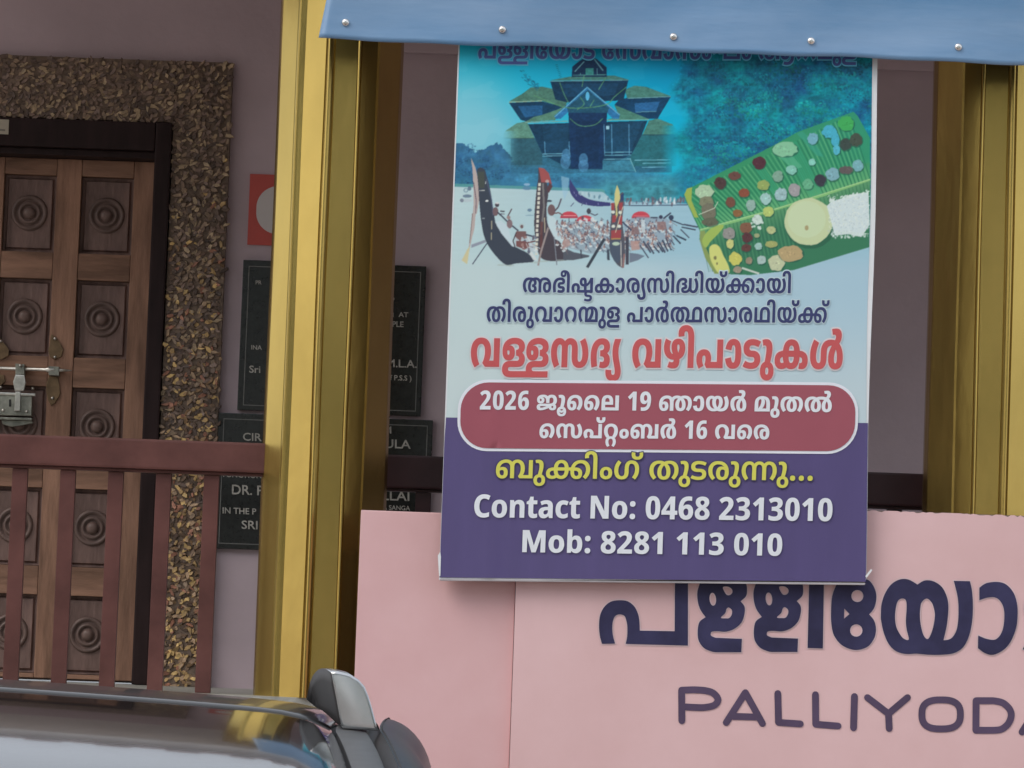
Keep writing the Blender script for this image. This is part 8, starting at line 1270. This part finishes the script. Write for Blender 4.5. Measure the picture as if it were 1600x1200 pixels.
# ------------------------------------------------------------------ trees across the yard, behind the camera, mirrored in the gold paint and the car
M_leaf = mat('leaf', (.045, .125, .06), .6, var=.4, scale=3)
M_bark = mat('bark', (.12, .09, .065), .9, var=.3, scale=12, bump=.5)
def tree_meshes(seed, h, r):
    q = random.Random(seed); V = []; F = []
    blobs = [(q.uniform(-r, r) * .7, q.uniform(-r, r) * .7, h * q.uniform(.14, .92), r * q.uniform(.35, .6)) for _ in range(22)]
    for x, y, z, br in blobs:
        for _ in range(230):
            a = q.uniform(0, 6.283); c = q.uniform(-1, 1); s_ = math.sqrt(1 - c * c); k = br * q.uniform(.6, 1.05)
            p = Vector((x + k * s_ * math.cos(a), y + k * s_ * math.sin(a), z + k * c * .8))
            u = Vector((q.uniform(-1, 1), q.uniform(-1, 1), q.uniform(-.6, .6))).normalized(); w_ = u.cross(Vector((q.uniform(-1, 1), q.uniform(-1, 1), 1))).normalized()
            l = q.uniform(.10, .20); b = len(V); V += [p - u * l, p + w_ * l * .45, p + u * l, p - w_ * l * .45]; F.append((b, b + 1, b + 2, b + 3))
    bm = bmesh.new()
    def limb(p, d, r0_, r1_):
        rot = d.to_track_quat('Z', 'Y').to_matrix(); g = []
        for t in (0, .5, 1):
            rr_ = r0_ + (r1_ - r0_) * t; g.append([bm.verts.new(p + d * t + rot @ Vector((rr_ * math.cos(2 * math.pi * i / 9), rr_ * math.sin(2 * math.pi * i / 9), 0))) for i in range(9)])
        for a, b in zip(g, g[1:]):
            for i in range(9): bm.faces.new((a[i], a[(i + 1) % 9], b[(i + 1) % 9], b[i]))
    limb(Vector((0, 0, 0)), Vector((0, 0, h * .5)), .22, .14)
    for x, y, z, br in blobs[:9]:
        p = Vector((0, 0, h * q.uniform(.3, .48))); limb(p, Vector((x, y, z)) - p, .09, .02)
    return V, F, bm
lab = ['leafy tree behind the viewer, %s in the row across the yard' % w_ for w_ in ('leftmost', 'second from the left', 'third from the left', 'fourth from the left', 'third from the right', 'second from the right', 'rightmost')]
for i, (x, y, h, r) in enumerate(((-16.5, -2.5, 9.0, 3.4), (-12.0, -4.6, 9.3, 3.3), (-7.4, -5.2, 9.0, 3.3), (-2.8, -4.6, 9.5, 3.3), (1.9, -4.9, 9.0, 3.3), (6.4, -4.4, 9.5, 3.4), (10.8, -4.0, 9.0, 3.2))):
    t = thing('tree', (x, y, 0), lab[i], 'tree', 'row of trees across the yard')
    V, F, bm = tree_meshes(40 + i, h, r)
    link('crown', mesh_of('crown', V, F), M_leaf, t); bm_obj('trunk', bm, M_bark, t, smooth=True)
